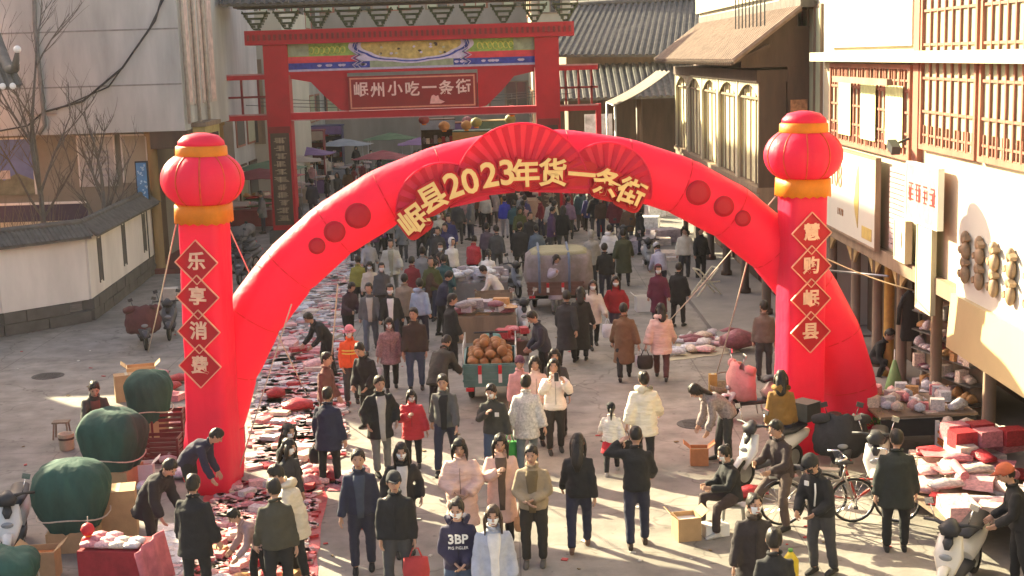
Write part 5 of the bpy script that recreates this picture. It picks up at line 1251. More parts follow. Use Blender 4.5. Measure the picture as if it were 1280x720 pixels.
def heap(name, label, cat, group, rr, spots, kinds, cols, size, z=0.0, parent=None, hs=1.0):
    """individual packages at the given spots (x, y[, z])"""
    for sp in spots:
        k = rr.choice(kinds); mi = rr.choice(cols); sc = rr.uniform(.8, 1.25)
        zz = sp[2] if len(sp) > 2 else z
        hh = {'sheet': .065, 'bag': .18, 'roll': .10, 'box': .16}[k] * sc * hs
        sx, sy = size * sc * rr.uniform(.9, 1.3), size * sc * rr.uniform(.55, .9)
        if k == 'roll': sy = hh = size * .32
        o = put(pack_mesh(k, mi), name, parent, (sp[0], sp[1], zz), rot=(0, 0, rr.uniform(-.5, .5) + (0 if rr.random() < .7 else 1.4)), scale=(sx, sy, hh))
        if parent is None: tag(o, '%s %s %s' % (CW[mi], KW[k], label), cat, '%s %s %s' % (CW[mi], KW[k], group))
def area_spots(rr, quad, n, mind):
    """n jittered points inside a ground quad (photo pixels)"""
    q = [G(*p) for p in quad]; out_ = []; tries = 0
    while len(out_) < n and tries < n * 40:
        tries += 1; u, v = rr.random(), rr.random(); p = q[0].lerp(q[1], u).lerp(q[3].lerp(q[2], u), v)
        if all((p.x - a[0]) ** 2 + (p.y - a[1]) ** 2 > mind ** 2 for a in out_): out_.append((p.x, p.y))
    return out_
def mat_sheet(label, quad, m, z=.004):
    q = [G(*p) for p in quad]; n = 10; g = []; rr = random.Random(len(label))
    for j in range(n + 1):
        for i in range(n + 1):
            p = q[0].lerp(q[1], i / n).lerp(q[3].lerp(q[2], i / n), j / n); g.append((p.x + rr.uniform(-.05, .05), p.y + rr.uniform(-.05, .05), z + rr.uniform(0, .012)))
    mb = MB(); fs = [(j * (n + 1) + i, j * (n + 1) + i + 1, (j + 1) * (n + 1) + i + 1, (j + 1) * (n + 1) + i) for j in range(n) for i in range(n)]
    mb.add(g, fs, 0, True)
    o = mb.build('ground_sheet', m); tag(o, label, 'mat'); return o
gr = random.Random(21)
# long mats on the left, seen through the arch
Q1 = ((312, 588), (425, 572), (430, 440), (335, 440)); Q2 = ((325, 440), (425, 440), (448, 330), (395, 330)); Q3 = ((395, 330), (448, 330), (470, 280), (430, 280))
SHEETM = mat('pale_plastic_sheet', (.16, .13, .13), .35, .3, 3, .6, 6)
mat_sheet('pale plastic ground sheet under couplet packets inside the arch', ((318, 585), (425, 570), (432, 440), (330, 440)), SHEETM)
mat_sheet('long pale ground sheet under packets running towards the gate', ((330, 438), (432, 438), (452, 325), (385, 325)), SHEETM)
heap('paper_packet', 'paper packet laid on the long ground sheets inside arch', 'packet', 'packets on the long ground sheets', gr, area_spots(gr, Q1, 170, .12), ['sheet', 'sheet', 'sheet', 'sheet', 'box'], [0, 0, 3, 5, 7, 10, 10, 2, 1, 5], .27, .02, hs=.6)
heap('paper_packet', 'paper packet laid on the long ground sheets inside arch', 'packet', 'packets on the long ground sheets', gr, area_spots(gr, Q2, 125, .2), ['sheet', 'sheet', 'sheet', 'box'], [0, 7, 10, 10, 4, 5, 6, 3, 2], .40, .02, hs=.6)
mb = MB(); r2 = random.Random(4)
for (x, y) in area_spots(r2, Q1, 560, .055) + area_spots(r2, Q2, 520, .08) + area_spots(r2, Q3, 220, .16):
    mb.obox((x, y, .03 + .02 * (y > 38)), r2.uniform(.15, .4), r2.uniform(.08, .22), .05 + .05 * (y > 38), Matrix.Rotation(r2.uniform(-.6, .6), 3, 'Z'), r2.choice([0, 1, 2, 3, 4, 5, 5, 7, 10, 10, 0, 6]))
for (x, y) in area_spots(r2, ((225, 735), (385, 728), (400, 604), (275, 604)), 620, .035): mb.obox((x, y, .03), r2.uniform(.08, .2), r2.uniform(.06, .14), .04, Matrix.Rotation(r2.uniform(-.9, .9), 3, 'Z'), r2.choice([1, 2, 5, 1, 5, 3, 10]))
stuff(tag(mb.build('small_goods', GOODM), 'dense small goods spread on the far ground sheets', 'goods'))
for px, py, w, lab in ((372, 515, .55, 'red gift bag lying on the packets inside the arch'), (345, 500, .35, 'small red gift bag lying near arch leg by green bundles'), (395, 463, .5, 'pink paper parcel on edge of the long sheets')):
    p = G(px, py); tag(put(pack_mesh('bag', 2 if 'red' in lab else 5), 'gift_bag', None, (p.x, p.y, .02), rz=.4, scale=(w, w * .8, .28)), lab, 'bag')
# red goods in the left foreground
QF = ((205, 730), (395, 725), (408, 602), (268, 602))
mat_sheet('red plastic ground sheet in front of lantern column by green bundles', QF, mat('red_plastic_sheet', (.42, .06, .07), .35, .4, 2, .6, 6))
heap('festive_packet', 'festive packet on the ground in front of lantern column by green bundles', 'packet', 'festive packets on the red sheet', gr, area_spots(gr, ((250, 735), (375, 725), (392, 606), (280, 606)), 210, .075), ['sheet', 'bag', 'sheet', 'sheet', 'box'], [1, 1, 2, 2, 5, 5, 3, 10, 8, 0], .2, .02, hs=.6)
heap('silver_packet', 'packet beside the stooping woman in dark coat', 'packet', 'silvery packets along the red sheet', gr, area_spots(gr, ((190, 730), (262, 730), (268, 650), (212, 650)), 40, .12), ['sheet'], [10, 7, 0, 5], .34, .012)
heap('festive_packet', 'packet on the strip of goods by waiting man in navy', 'packet', 'pink packets beside the navy coat', gr, area_spots(gr, ((375, 612), (450, 612), (450, 590), (385, 590)), 26, .1), ['sheet', 'bag'], [1, 2, 5, 5], .24, .01)
# right mat under the arch haunch
mat_sheet('beige ground sheet with clothes and packets beside kerb', ((838, 452), (925, 440), (920, 412), (850, 420)), CREAM)
heap('clothes_packet', 'garment packet on the beige sheet beside kerb', 'packet', 'garments on the beige sheet', gr, area_spots(gr, ((842, 446), (915, 438), (915, 416), (855, 422)), 46, .1), ['sheet', 'bag', 'roll'], [0, 5, 3, 4, 7, 9], .34, .02)
p = G(922, 438); tag(put(pack_mesh('bag', 9), 'cloth_bundle', None, (p.x, p.y, .0), rz=.3, scale=(.7, .55, .55)), 'maroon cloth bundle at the end of the beige sheet', 'bundle')
# pile of red parcels at right edge
RP = [Vector((6.2, 18.2)), ]
t = thing('parcel_table', 'low table heaped with red parcels beside the cream scooter', 'table', (6.6, 19.0, 0), R(8))
MB().box(-.95, .95, -1.4, 1.4, .40, .45).build('table_top', WOODL, t)
for sx in (-.85, .85):
    for sy in (-1.3, 1.3): MB().box(sx - .03, sx + .03, sy - .03, sy + .03, 0, .40).build('leg', METAL, t)
rr = random.Random(77)
for lay, (n, x0, x1, y0, y1) in enumerate(((34, 5.75, 7.4, 17.75, 20.3), (22, 6.0, 7.4, 18.3, 20.3), (14, 6.3, 7.5, 18.9, 20.3))):
    sp = []
    for k in range(n): sp.append((rr.uniform(x0, x1), rr.uniform(y0, y1), .45 + lay * .13))
    heap('festive_parcel', 'festive parcel heaped on low table at street edge', 'parcel', 'parcels on the low table', rr, sp, ['bag', 'roll', 'box', 'sheet'], [1, 2, 3, 5, 3, 0] if lay < 2 else [1, 2, 1, 3], .42)
for k in range(5):
    tag(put(pack_mesh('box', 1 if k % 2 else 2), 'red_gift_box', None, (6.75 + (k % 3) * .38, 19.9 + (k // 3) * .35, .84 + .005 * k), rz=.2, scale=(.36, .28, .24)), 'red gift box with pale top standing on the heaped parcels', 'box', 'gift boxes on the parcel heap')
# produce table and shelf by the shop
t = thing('stall_table', 'market table with small goods in front of shop shelf', 'table', (7.05, 23.2, .0), R(4))
MB().box(-.95, .75, -.85, .95, .62, .66).build('table_top', WOODL, t)
for sx in (-.88, .68):
    for sy in (-.78, .88): MB().box(sx - .03, sx + .03, sy - .03, sy + .03, 0, .62).build('leg', METAL, t)
MB().box(-.93, .73, -.83, -.8, .3, .6).build('cloth_skirt', DARKP, t)
heap('trinket_pack', 'small pack laid out on the market table', 'packet', 'packs on the market table', rr, [(7.05 + rr.uniform(-.85, .62), 23.2 + rr.uniform(-.7, .85), .66) for _ in range(70)], ['sheet', 'box', 'bag'], [0, 1, 5, 3, 4, 7, 8], .17)
t = thing('plastic_crate', 'orange and white plastic crate on stand below the table end', 'crate', (7.55, 21.9, .0), R(5))
MB().box(-.42, .42, -.25, .25, .12, .16).build('crate_floor', mat('crate_white', (.7, .66, .6), .5), t)
OR = mat('crate_orange', (.62, .20, .04), .5, .2, 6)
for k in range(7):
    z = .18 + k * .06; mb = MB(); mb.box(-.44, .44, -.27, -.25, z, z + .04); mb.box(-.44, .44, .25, .27, z, z + .04); mb.box(-.46, -.44, -.27, .27, z, z + .04); mb.box(.44, .46, -.27, .27, z, z + .04); mb.build('slat', OR if k in (1, 2, 4) else mat('crate_white'), t)
for sx in (-.45, .45):
    for sy in (-.26, .26): MB().box(sx - .03, sx + .03, sy - .03, sy + .03, 0, .62).build('corner_post', mat('crate_white'), t)
heap('bread_roll', 'bread roll packed in the orange and white crate', 'food', 'rolls in the crate', rr, [(7.55 + rr.uniform(-.34, .34), 21.9 + rr.uniform(-.18, .18), .5) for _ in range(14)], ['bag'], [8, 3], .2)
t = thing('goods_rack', 'tall wire rack packed with small hanging packs beside shop', 'rack', (8.15, 24.6, .12), R(-75))
MB().box(-1.0, 1.0, .02, .06, .1, 2.3).build('back_board', WOODL, t)
for sx in (-1.0, 1.0): MB().box(sx - .03, sx + .03, -.05, .07, 0, 2.4).build('post', METAL, t)
for j in range(6): MB().box(-.97, .97, -.3, .02, .3 + j * .36, .325 + j * .36).build('shelf', METAL, t)
for j in range(6):
    for i in range(12):
        k = rr.choice([0, 3, 4, 6, 8, 8, 3, 9]); o = put(pack_mesh(rr.choice(['box', 'bag', 'bag']), k), 'small_pack', t, (-.86 + i * .156 + rr.uniform(-.03, .03), -.16 + rr.uniform(-.06, .04), .326 + j * .36), rz=rr.uniform(-.4, .4), scale=(rr.uniform(.1, .16), .2, rr.uniform(.08, .26)))
# black umbrella-like hanging clothes beside the rack
t = thing('hanging_coat', 'black coat hanging on a shop post beside wire rack', 'coat', (7.62, 25.6, 1.25)); t.scale = (.8, .8, .8)
MB().tube([(0, 0, 1.25), (0, 0, 1.1), (0, 0, .7), (0, 0, .1), (0, 0, 0)], [(.05, .04), (.2, .07), (.19, .09), (.24, .12), (.2, .1)], 14).build('cloth_body', cloth((.02, .02, .022)), t)
for sx in (-1, 1): MB().tube([(sx * .14, 0, 1.1), (sx * .26, .0, .8), (sx * .28, 0, .4)], [.07, .06, .05], 8).build('sleeve', cloth((.02, .02, .022)), t)
t = thing('green_umbrella', 'folded pale green umbrella leaning below the hanging coat', 'umbrella', (7.25, 25.3, .0)); MB().tube([(0, 0, .05), (0, 0, .15), (0, 0, .6), (0, 0, .95)], [.02, .24, .13, .03], 12).build('canopy', mat('pale_green_cloth', (.18, .30, .12), .7), t); MB().tube([(0, 0, 0), (0, 0, 1.15)], .012, 6).build('shaft', METAL, t)
# flower pots by the table
for k, (x, y) in enumerate(((6.0, 23.4), (6.25, 22.6), (5.85, 24.3))):
    t = thing('flower_pot', ('potted flowers with pink blooms beside market table', 'leafy green pot plant beside the parked white scooter', 'dark tub of mixed flowers behind market table')[k], 'plant', (x, y, 0))
    MB().lathe([(.15, 0), (.2, .3), (.22, .32), (.18, .32)], 14).build('pot', STONE, t); r3 = random.Random(k); mb = MB()
    for j in range(130):
        a = r3.uniform(0, 6.28); e = r3.uniform(.3, 1.5); L = r3.uniform(.12, .34); d = Vector((math.cos(a) * math.cos(e), math.sin(a) * math.cos(e), math.sin(e))); c = Vector((0, 0, .32)) + d * L; s_ = Vector((-d.y, d.x, .2)).normalized() * .03
        mb.add([c - d * .05, c + s_, c + d * .06, c - s_], [(0, 1, 2, 3)], 0 if r3.random() < .7 else 1)
    mb.build('foliage', [mat('leaf_green', (.06, .12, .03), .6), PINK if k != 1 else mat('yellow_green', (.3, .36, .06), .6)], t)

# ------------------------------------------------------------------ left: covered bundles, cartons, stools
def bundle(label, px, py, rx, ry, hgt, seed, tilt=0, base=.0):
    p = G(px, py); t = thing('covered_bundle', label, 'bundle', p, R(tilt), 'green covered bundles')
    mb = MB(); n = 96; rr = random.Random(seed); rings = []; ph = [rr.uniform(0, 6.28) for _ in range(6)]
    for v in (0, .06, .13, .21, .3, .4, .5, .6, .68, .75, .81, .86, .9, .935, .962, .982, .995):
        z = base + (hgt - base) * v
        prof = (.60 + .44 * math.sin(min(1, v * 1.35) * math.pi * .5)) * (1 if v < .6 else max(.02, 1 - ((v - .6) / .4) ** 2.6) ** .42)
        rg = []
        for i in range(n):
            a = 2 * math.pi * i / n; c0 = 1.0; fold = 1 + (1 - v * .75) * (.014 * math.sin(11 * a + ph[0] + v * 5) + .010 * math.sin(19 * a + ph[1] - v * 4) + .02 * math.sin(5 * a + ph[2])) + .03 * math.sin(2 * a + ph[3] + v * 2) + .05 * mnoise.noise((3 * c0 * math.cos(a) + seed, 3 * c0 * math.sin(a), v * 3)) + .06 * (1 - abs(mnoise.noise((2.6 * math.cos(a) + v * 1.2, 2.6 * math.sin(a) + seed, v * 2.6))) * 2.2) * .8 + .03 * mnoise.noise((7 * math.cos(a) + v * 3, 7 * math.sin(a) + seed, v * 6))
            e = 3.0; c, s_ = math.cos(a), math.sin(a); q = (abs(c) ** e + abs(s_) ** e) ** (-1 / e)
            rg.append((rx * prof * fold * q * c, ry * prof * fold * q * s_, z + .05 * mnoise.noise((2.2 * math.cos(a) * prof + seed, 2.2 * math.sin(a) * prof, 3)) * v))
        rings.append(rg)
    mb.loft(rings); mb.build('tarpaulin', TARP, t)
    mb = MB(); mb.tube([(rx * 1.04 * math.cos(a), ry * 1.04 * math.sin(a), base + (hgt - base) * .28 + .03 * math.sin(3 * a)) for a in [2 * math.pi * k / 24 for k in range(24)]], .012, 5, close=True); mb.build('tie_cord', ROPE, t)
    MB().box(-rx * .7, rx * .7, -ry * .7, ry * .7, 0, base + .1).build('carton_inside', CARD, t)
bundle('dark green covered bundle next to the vendor in open dark jacket', 190, 545, .42, .40, 1.28, 3, 8, .25)
bundle('rounded dark green covered bundle in the middle of the row', 146, 605, .50, .46, 1.30, 5, -10, .2)
bundle('squarish dark green covered bundle next to the white scooter', 96, 682, .50, .46, 1.30, 9, 5, .2)
bundle('pale green covered bundle at the corner of the pavement', 8, 760, .42, .4, .8, 12, 0, .2)
def carton(label, px, py, w, d, h, rz=0, z=0, m=CARD, open_=False, name='carton', cat='box', contents=None, group=None):
    p = G(px, py); t = thing(name, label, cat, (p.x, p.y, z), R(rz), group); th = .012
    MB().box(-w / 2, w / 2, -d / 2, d / 2, 0, th).build('bottom', m, t)
    for b in ((-w / 2, w / 2, -d / 2, -d / 2 + th), (-w / 2, w / 2, d / 2 - th, d / 2), (-w / 2, -w / 2 + th, -d / 2 + th, d / 2 - th), (w / 2 - th, w / 2, -d / 2 + th, d / 2 - th)): MB().box(*b, th, h).build('side', m, t)
    if open_:
        for sx in (-1, 1): MB().obox((sx * (w / 2 + .06), 0, h + .05), .14, d, .008, Matrix.Rotation(R(-40 * sx), 3, 'Y')).build('flap', m, t)
        MB().box(-w / 2 + th, w / 2 - th, -d / 2 + th, d / 2 - th, h * .55, h * .8).build('filling', contents or CREAM, t)
    else:
        MB().box(-w / 2 - .001, w / 2 + .001, -d / 2 - .001, d / 2 + .001, h, h + .01).build('lid', m, t); MB().box(-.03, .03, -d / 2, d / 2, h + .0101, h + .013).build('tape', CREAM, t)
    return t
carton('tall brown carton between two green covered bundles', 152, 668, .5, .45, .72, 12)
carton('brown carton with orange goods in front of the white scooter', 55, 722, .42, .36, .42, 5, 0, CARD, True, contents=mat('orange_goods', (.6, .2, .06), .6, .4, 12))
carton('flat brown carton leaning behind the man in dark jacket', 160, 500, .5, .3, .55, 20)
carton('brown carton with orange packs behind the far green bundle', 178, 485, .6, .4, .5, 15, 0, CARD, True, contents=mat('orange_goods'))
carton('small brown carton with white papers beside the seated woman', 858, 672, .34, .34, .34, 10, 0, CARD, True, contents=WHITE)
carton('reddish brown carton held by the stooping woman', 874, 580, .30, .26, .30, -5, 0, mat('red_card', (.42, .16, .07), .8), True)
carton('white carton standing on ground under the stool', 893, 668, .36, .26, .16, 15, 0, WHITE)
# red display rack, red cloth and lantern string in the left foreground
t = thing('red_display_stand', 'red cloth-covered display stand with festive packs beside green bundle', 'stand', G(150, 735), R(-8))
MB().box(-.42, .42, -.3, .3, 0, .62).build('cloth_body', mat('red_cloth', (.30, .02, .03), .8, .3, 5, .6, 9), t)
mb = MB(); g = []
for j in range(9):
    for i in range(9): u, v = i / 8, j / 8; g.append((.44 + .12 * v + .03 * math.sin(u * 14), -.45 + .9 * u, .66 - .64 * v))
mb.add(g, [(j * 9 + i, j * 9 + i + 1, j * 9 + i + 10, j * 9 + i + 9) for j in range(8) for i in range(8)], 0, True); o = mb.build('hanging_cloth', mat('pink_cloth', (.50, .14, .17), .8, .3, 5, .6, 9), t); so = o.modifiers.new('s', 'SOLIDIFY'); so.thickness = .02
for k in range(10): put(pack_mesh('bag', (1, 5, 3, 10)[k % 4]), 'festive_pack', t, (-.3 + (k % 4) * .2, -.18 + (k // 4) * .18, .62), scale=(.2, .16, .12))
t = thing('lantern_string', 'string of red and gold paper lanterns beside brown carton', 'lanterns', G(112, 735), R(10))
for k in range(5):
    L = MB().lathe([(.02, 0), (.07, .03), (.095, .09), (.07, .15), (.02, .18)], 14, (.01 * k, 0, .05 + k * .17)).build('lantern', RED, t); MB().lathe([(.045, -.008), (.045, .02)], 10, (.01 * k, 0, .05 + k * .17)).build('gold_rim', GOLD, L)
MB().tube([(0, 0, 0), (.05, 0, 1.0)], .008, 5).build('cord', ROPE, t)
def crate(label, px, py, w, d, h, m, rz=0, z=0):
    p = G(px, py); t = thing('plastic_crate', label, 'crate', (p.x, p.y, z), R(rz)); MB().box(-w / 2, w / 2, -d / 2, d / 2, 0, .02).build('crate_floor', m, t)
    for k in range(5):
        z0 = .03 + k * h / 5; mb = MB(); e = h / 5 * .62
        mb.box(-w / 2, w / 2, -d / 2, -d / 2 + .015, z0, z0 + e); mb.box(-w / 2, w / 2, d / 2 - .015, d / 2, z0, z0 + e); mb.box(-w / 2, -w / 2 + .015, -d / 2 + .015, d / 2 - .015, z0, z0 + e); mb.box(w / 2 - .015, w / 2, -d / 2 + .015, d / 2 - .015, z0, z0 + e); mb.build('slat', m, t)
    for sx in (-1, 1):
        for sy in (-1, 1): MB().box(sx * w / 2 - .02, sx * w / 2 + .02, sy * d / 2 - .02, sy * d / 2 + .02, 0, h).build('corner_post', m, t)
DR = mat('dark_red_plastic', (.14, .02, .025), .5)
crate('dark red slatted crate between green bundle and lantern column', 205, 575, .62, .42, .45, DR)
crate('dark red slatted crate stacked close behind the lantern column by green bundles', 212, 545, .55, .4, .5, DR, 6)
carton('white foam box on ground beside the stooping woman', 178, 600, .4, .3, .3, 8, 0, WHITE, True)
heap('plastic_bag', 'plastic bag of goods near the stooping women', 'bag', 'plastic bags by the column', gr, [tuple(G(*q))[:2] for q in ((212, 578), (178, 612), (224, 598), (216, 520))], ['bag'], [0, 7], .32)
heap('festive_packet', 'packet piled behind the far green covered bundle', 'packet', 'red packets behind green bundle', gr, [(tuple(G(*q))[0], tuple(G(*q))[1], .01) for q in ((222, 500), (216, 488), (226, 520), (222, 535), (210, 500), (225, 478), (200, 470), (190, 474))], ['bag', 'box'], [2, 1], .34)
# stools and low seats
def stool(label, px, py, w=.3, h=.3, m=WOODL):
    p = G(px, py); t = thing('stool', label, 'stool', p, R(gr.uniform(-20, 20))); MB().box(-w / 2, w / 2, -w * .35, w * .35, h - .03, h).build('seat', m, t)
    for sx in (-1, 1):
        for sy in (-1, 1): MB().bar((sx * w * .48, sy * w * .33, 0), (sx * w * .38, sy * w * .25, h - .03), .025).build('leg', m, t)
    return t
stool('small wooden stool on the empty pavement', 78, 548, .3, .34); 
t = thing('bucket', 'small beige bucket standing by a stool on empty pavement', 'bucket', G(84, 562)); MB().lathe([(.11, 0), (.13, .02), (.14, .3), (.145, .31), (.125, .31), (.12, .05)], 16).build('bucket_body', mat('beige_plastic', (.5, .38, .26), .6), t); MB().lathe([(.141, .2), (.142, .22), (.141, .24)], 16).build('band', WOODB, t)
stool('low folding stool under the seated woman in black', 917, 663, .34, .40, METAL)

# ------------------------------------------------------------------ vehicles in place
scooter('white electric scooter beside the squarish green bundle', G(22, 690), 12, (.62, .60, .56), apron=None)
scooter('dark scooter with maroon wind apron by the courtyard wall', G(180, 432), 20, (.05, .05, .06), apron=mat('maroon_quilt', (.10, .03, .035), .8, .2, 6, .6, 12))
scooter('dark scooter with pale crate behind lantern column by courtyard wall', G(214, 420), 10, (.05, .05, .06), rack=mat('pale_crate', (.42, .36, .30), .7))
scooter('white scooter parked in the middle of the street', G(655, 420), 2, (.58, .60, .62))
scooter('grey scooter parked behind the fruit tricycle', G(640, 368), 18, (.22, .22, .24))
scooter('white scooter with pink wind apron by the woven basket', G(948, 520), -72, (.62, .58, .54), apron=mat('pink_quilt', (.62, .28, .26), .8, .12, 6, .6, 12))
scooter('white scooter with muddy wheel beside man in mustard jacket', G(962, 598), -50, (.62, .60, .58), rack=DARKP)
scooter('black scooter with black wind apron beside the arch base', G(1048, 590), -8, (.045, .045, .05), apron=mat('black_quilt', (.03, .03, .035), .8, .2, 6, .6, 12))
scooter('white scooter with mirrors parked before market table', G(1096, 610), -18, (.64, .60, .55))
scooter('cream scooter parked by the heap of red parcels', G(1200, 735), -35, (.62, .58, .50))
bicycle('bicycle with large spoked wheels beside person leaning on it', G(1022, 655), 92, (.30, .26, .22))
bicycle('red bicycle with wire basket beside man in dark coat', G(1075, 650), 72, (.36, .04, .03), basket=True)
TEAL = mat('teal_painted_metal', (.10, .21, .19), .5, .25, 4, .15)
ft = cargo_trike('teal cargo tricycle loaded with orange pomelos', G(614, 511) + Vector((0, 1.2, 0)), 180, TEAL, 1.7, 1.05, .50, .40)
ft.rotation_euler = (0, 0, 0); ft.location = G(614, 511) + Vector((0, 1.55 - 1.55, 0)) + Vector((0, 1.6, 0)); ft.rotation_euler = (0, 0, R(180))
POM = MB().sphere((0, 0, 0), .11, .11, .105, 14, 10).mesh('pomelo', mat('pomelo_skin', (.27, .12, .04), .6, .2, 12, .3, 40))
rr = random.Random(9); bx, by = ft.location.x, ft.location.y
for lay, (nx, ny, z) in enumerate(((4, 7, .72), (4, 6, .88), (3, 5, 1.03), (2, 3, 1.16))):
    for i in range(nx):
        for j in range(ny):
            put(POM, 'pomelo', None, (bx + (i - (nx - 1) / 2) * .235 + rr.uniform(-.02, .02), by - .68 + (j - (ny - 1) / 2) * .225 + rr.uniform(-.04, .04), z + rr.uniform(-.03, .03)), rz=rr.uniform(0, 6), scale=(rr.uniform(.85, 1.12),) * 2 + (rr.uniform(.8, 1.1),))
            tag(bpy.context.scene.collection.objects[-1], 'round orange-brown pomelo piled on the teal cargo tricycle', 'fruit', 'pomelos on the cargo tricycle')
# stalls behind the fruit tricycle
def stall(label, loc, rz, w, d, h, topm, n, cols, size, glab, seed, canopy=None):
    t = thing('market_stall', label, 'stall', loc, R(rz)); MB().box(-w / 2, w / 2, -d / 2, d / 2, h - .04, h).build('table_top', topm, t)
    for sx in (-1, 1):
        for sy in (-1, 1): MB().box(sx * (w / 2 - .05) - .025, sx * (w / 2 - .05) + .025, sy * (d / 2 - .05) - .025, sy * (d / 2 - .05) + .025, 0, h - .04).build('leg', METAL, t)
    mb = MB(); g = []; m = 16
    MB().box(-w / 2 + .01, w / 2 - .01, -d / 2 - .02, -d / 2 - .005, .12, h - .02).build('cloth_skirt', topm, t)
    rr = random.Random(seed); M3 = Matrix.Rotation(R(rz), 3, 'Z'); sp = []
    for k in range(n):
        v = M3 @ Vector((rr.uniform(-w / 2 + .1, w / 2 - .1), rr.uniform(-d / 2 + .1, d / 2 - .1), 0)); sp.append((loc[0] + v.x, loc[1] + v.y, loc[2] + h + (k // max(1, n // 3)) * .09))
    heap('stall_goods', glab, 'goods', glab[:40], rr, sp, ['bag', 'box', 'sheet'], cols, size)
    if canopy:
        for sx in (-1, 1):
            for sy in (-1, 1): MB().tube([(sx * w / 2, sy * d / 2, 0), (sx * w / 2, sy * d / 2, 2.2)], .02, 6).build('canopy_pole', METAL, t)
        mb = MB(); g = []
        for j in range(7):
            for i in range(9):
                u, v = i / 8 * 2 - 1, j / 6 * 2 - 1; g.append((u * w * .62, v * d * .7, 2.55 - .4 * max(abs(u), abs(v)) - .02 * math.sin(i * 2.1)))
        mb.add(g, [(j * 9 + i, j * 9 + i + 1, j * 9 + i + 10, j * 9 + i + 9) for j in range(6) for i in range(8)], 0, False); o = mb.build('canopy', canopy, t); so = o.modifiers.new('s', 'SOLIDIFY'); so.thickness = .02
    return t
stall('glass-topped market stall with brown packs behind the pomelos', G(607, 428), 3, 1.5, 1.1, .75, WOODL, 30, [6, 9, 4, 0, 8], .3, 'pack on the stall behind the pomelos', 5)
stall('market stall with silver trays behind the glass-topped stall', G(600, 385), -3, 1.6, 1.0, .8, METAL, 34, [10, 7, 0, 10, 6], .3, 'tray pack on the stall further back', 6)
stall('low stall with red wool goods beside the white scooter', G(642, 448), 4, .7, .6, .45, WOODB, 12, [9, 2, 1], .3, 'pack on low stall by the white scooter', 7)
crate('brown wooden slatted crate on ground beside market stalls', 618, 408, .9, .5, .95, WOODL, 4)
# loaded tricycle under grey cover
lt = cargo_trike('cargo tricycle carrying a tall load under a beige cover', G(700, 388) + Vector((0, 1.2, 0)), 176, mat('rust_red_metal', (.14, .07, .055), .6, .3, 4), 2.0, 1.5, .6, .3, rails=False)
p = lt.location; o = MB(); ring = []
for j, (z, k) in enumerate(((.62, .96), (.9, 1.02), (1.3, 1.0), (1.5, .98), (1.62, .8), (1.66, .4))):
    ring.append([(.92 * k * (1 + .05 * mnoise.noise((3 * math.cos(a), 3 * math.sin(a), z * 3))) * math.copysign(abs(math.cos(a)) ** .5, math.cos(a)) * (1 + .02 * math.sin(9 * a)), .95 * k * math.copysign(abs(math.sin(a)) ** .5, math.sin(a)), z) for a in [2 * math.pi * q / 36 for q in range(36)]])
o.loft(ring); t = thing('covered_load', 'tall square load under beige and mauve cover on a tricycle', 'load', (p.x, p.y - .85, 0))
o.build('cover', mat('beige_cover', (.22, .185, .15), .85, .3, 3, 1.0, 7, rgb2=(.27, .22, .24)), t)
o = MB(); o.loft([[(x * 1.05, y * 1.05, z + dz) for x, y, z in ring[4]] for dz in (-.14, -.02)] + [[(x * .9, y * .9, z + .05) for x, y, z in ring[4]]]); o.build('top_sheet', mat('olive_sheet', (.27, .245, .15), .8, .15, 3, .5), t)
for x in (-.55, .25): MB().tube([(x, -1.07, .62), (x, -1.1, 1.3), (x, -1.02, 1.6), (x, .6, 1.74)], .035, 6).build('strap', mat('blue_strap', (.12, .15, .22), .7), t)
# far cart with scrap metal frame on right (lit folding chairs)
t = thing('folding_frame', 'sunlit pale folding frame standing on the pavement by tiled shop', 'frame', (5.5, 37.4, .13), R(20)); t.scale = (.75, .75, .75)
FRM = mat('pale_metal', (.62, .58, .42), .5)
for a, b in (((-.5, 0, 0), (.4, 0, 1.0)), ((.5, 0, 0), (-.4, 0, 1.0)), ((-.5, .5, 0), (.4, .5, 1.0)), ((.5, .5, 0), (-.4, .5, 1.0)), ((-.4, 0, 1.0), (-.4, .5, 1.0)), ((.4, 0, 1), (.4, .5, 1.0)), ((-.45, 0, .5), (.45, 0, .5))): MB().bar(a, b, .05).build('bar', FRM, t)
# goods on the right pavement before the tiled shop
rr = random.Random(31)
for k in range(14):
    px, py = rr.uniform(800, 862), rr.uniform(262, 330); p = G(px, py)
    mi = rr.choice([0, 3, 4, 6, 7]); hh = rr.uniform(.2, .6)
    tag(put(pack_mesh('box', mi), 'flat_box', None, (p.x, p.y, .0), rz=rr.uniform(-.4, .4), scale=(rr.uniform(.6, 1.1), rr.uniform(.5, .9), hh)), '%s %s box stacked along far kerb by tiled shop' % ('low' if hh < .4 else 'tall', CW[mi]), 'box', '%s %s boxes along the far kerb' % ('low' if hh < .4 else 'tall', CW[mi]))
t = carton('white open carton beside the woman in maroon hood', 806, 388, .5, .4, .4, 4, 0, WHITE, True)
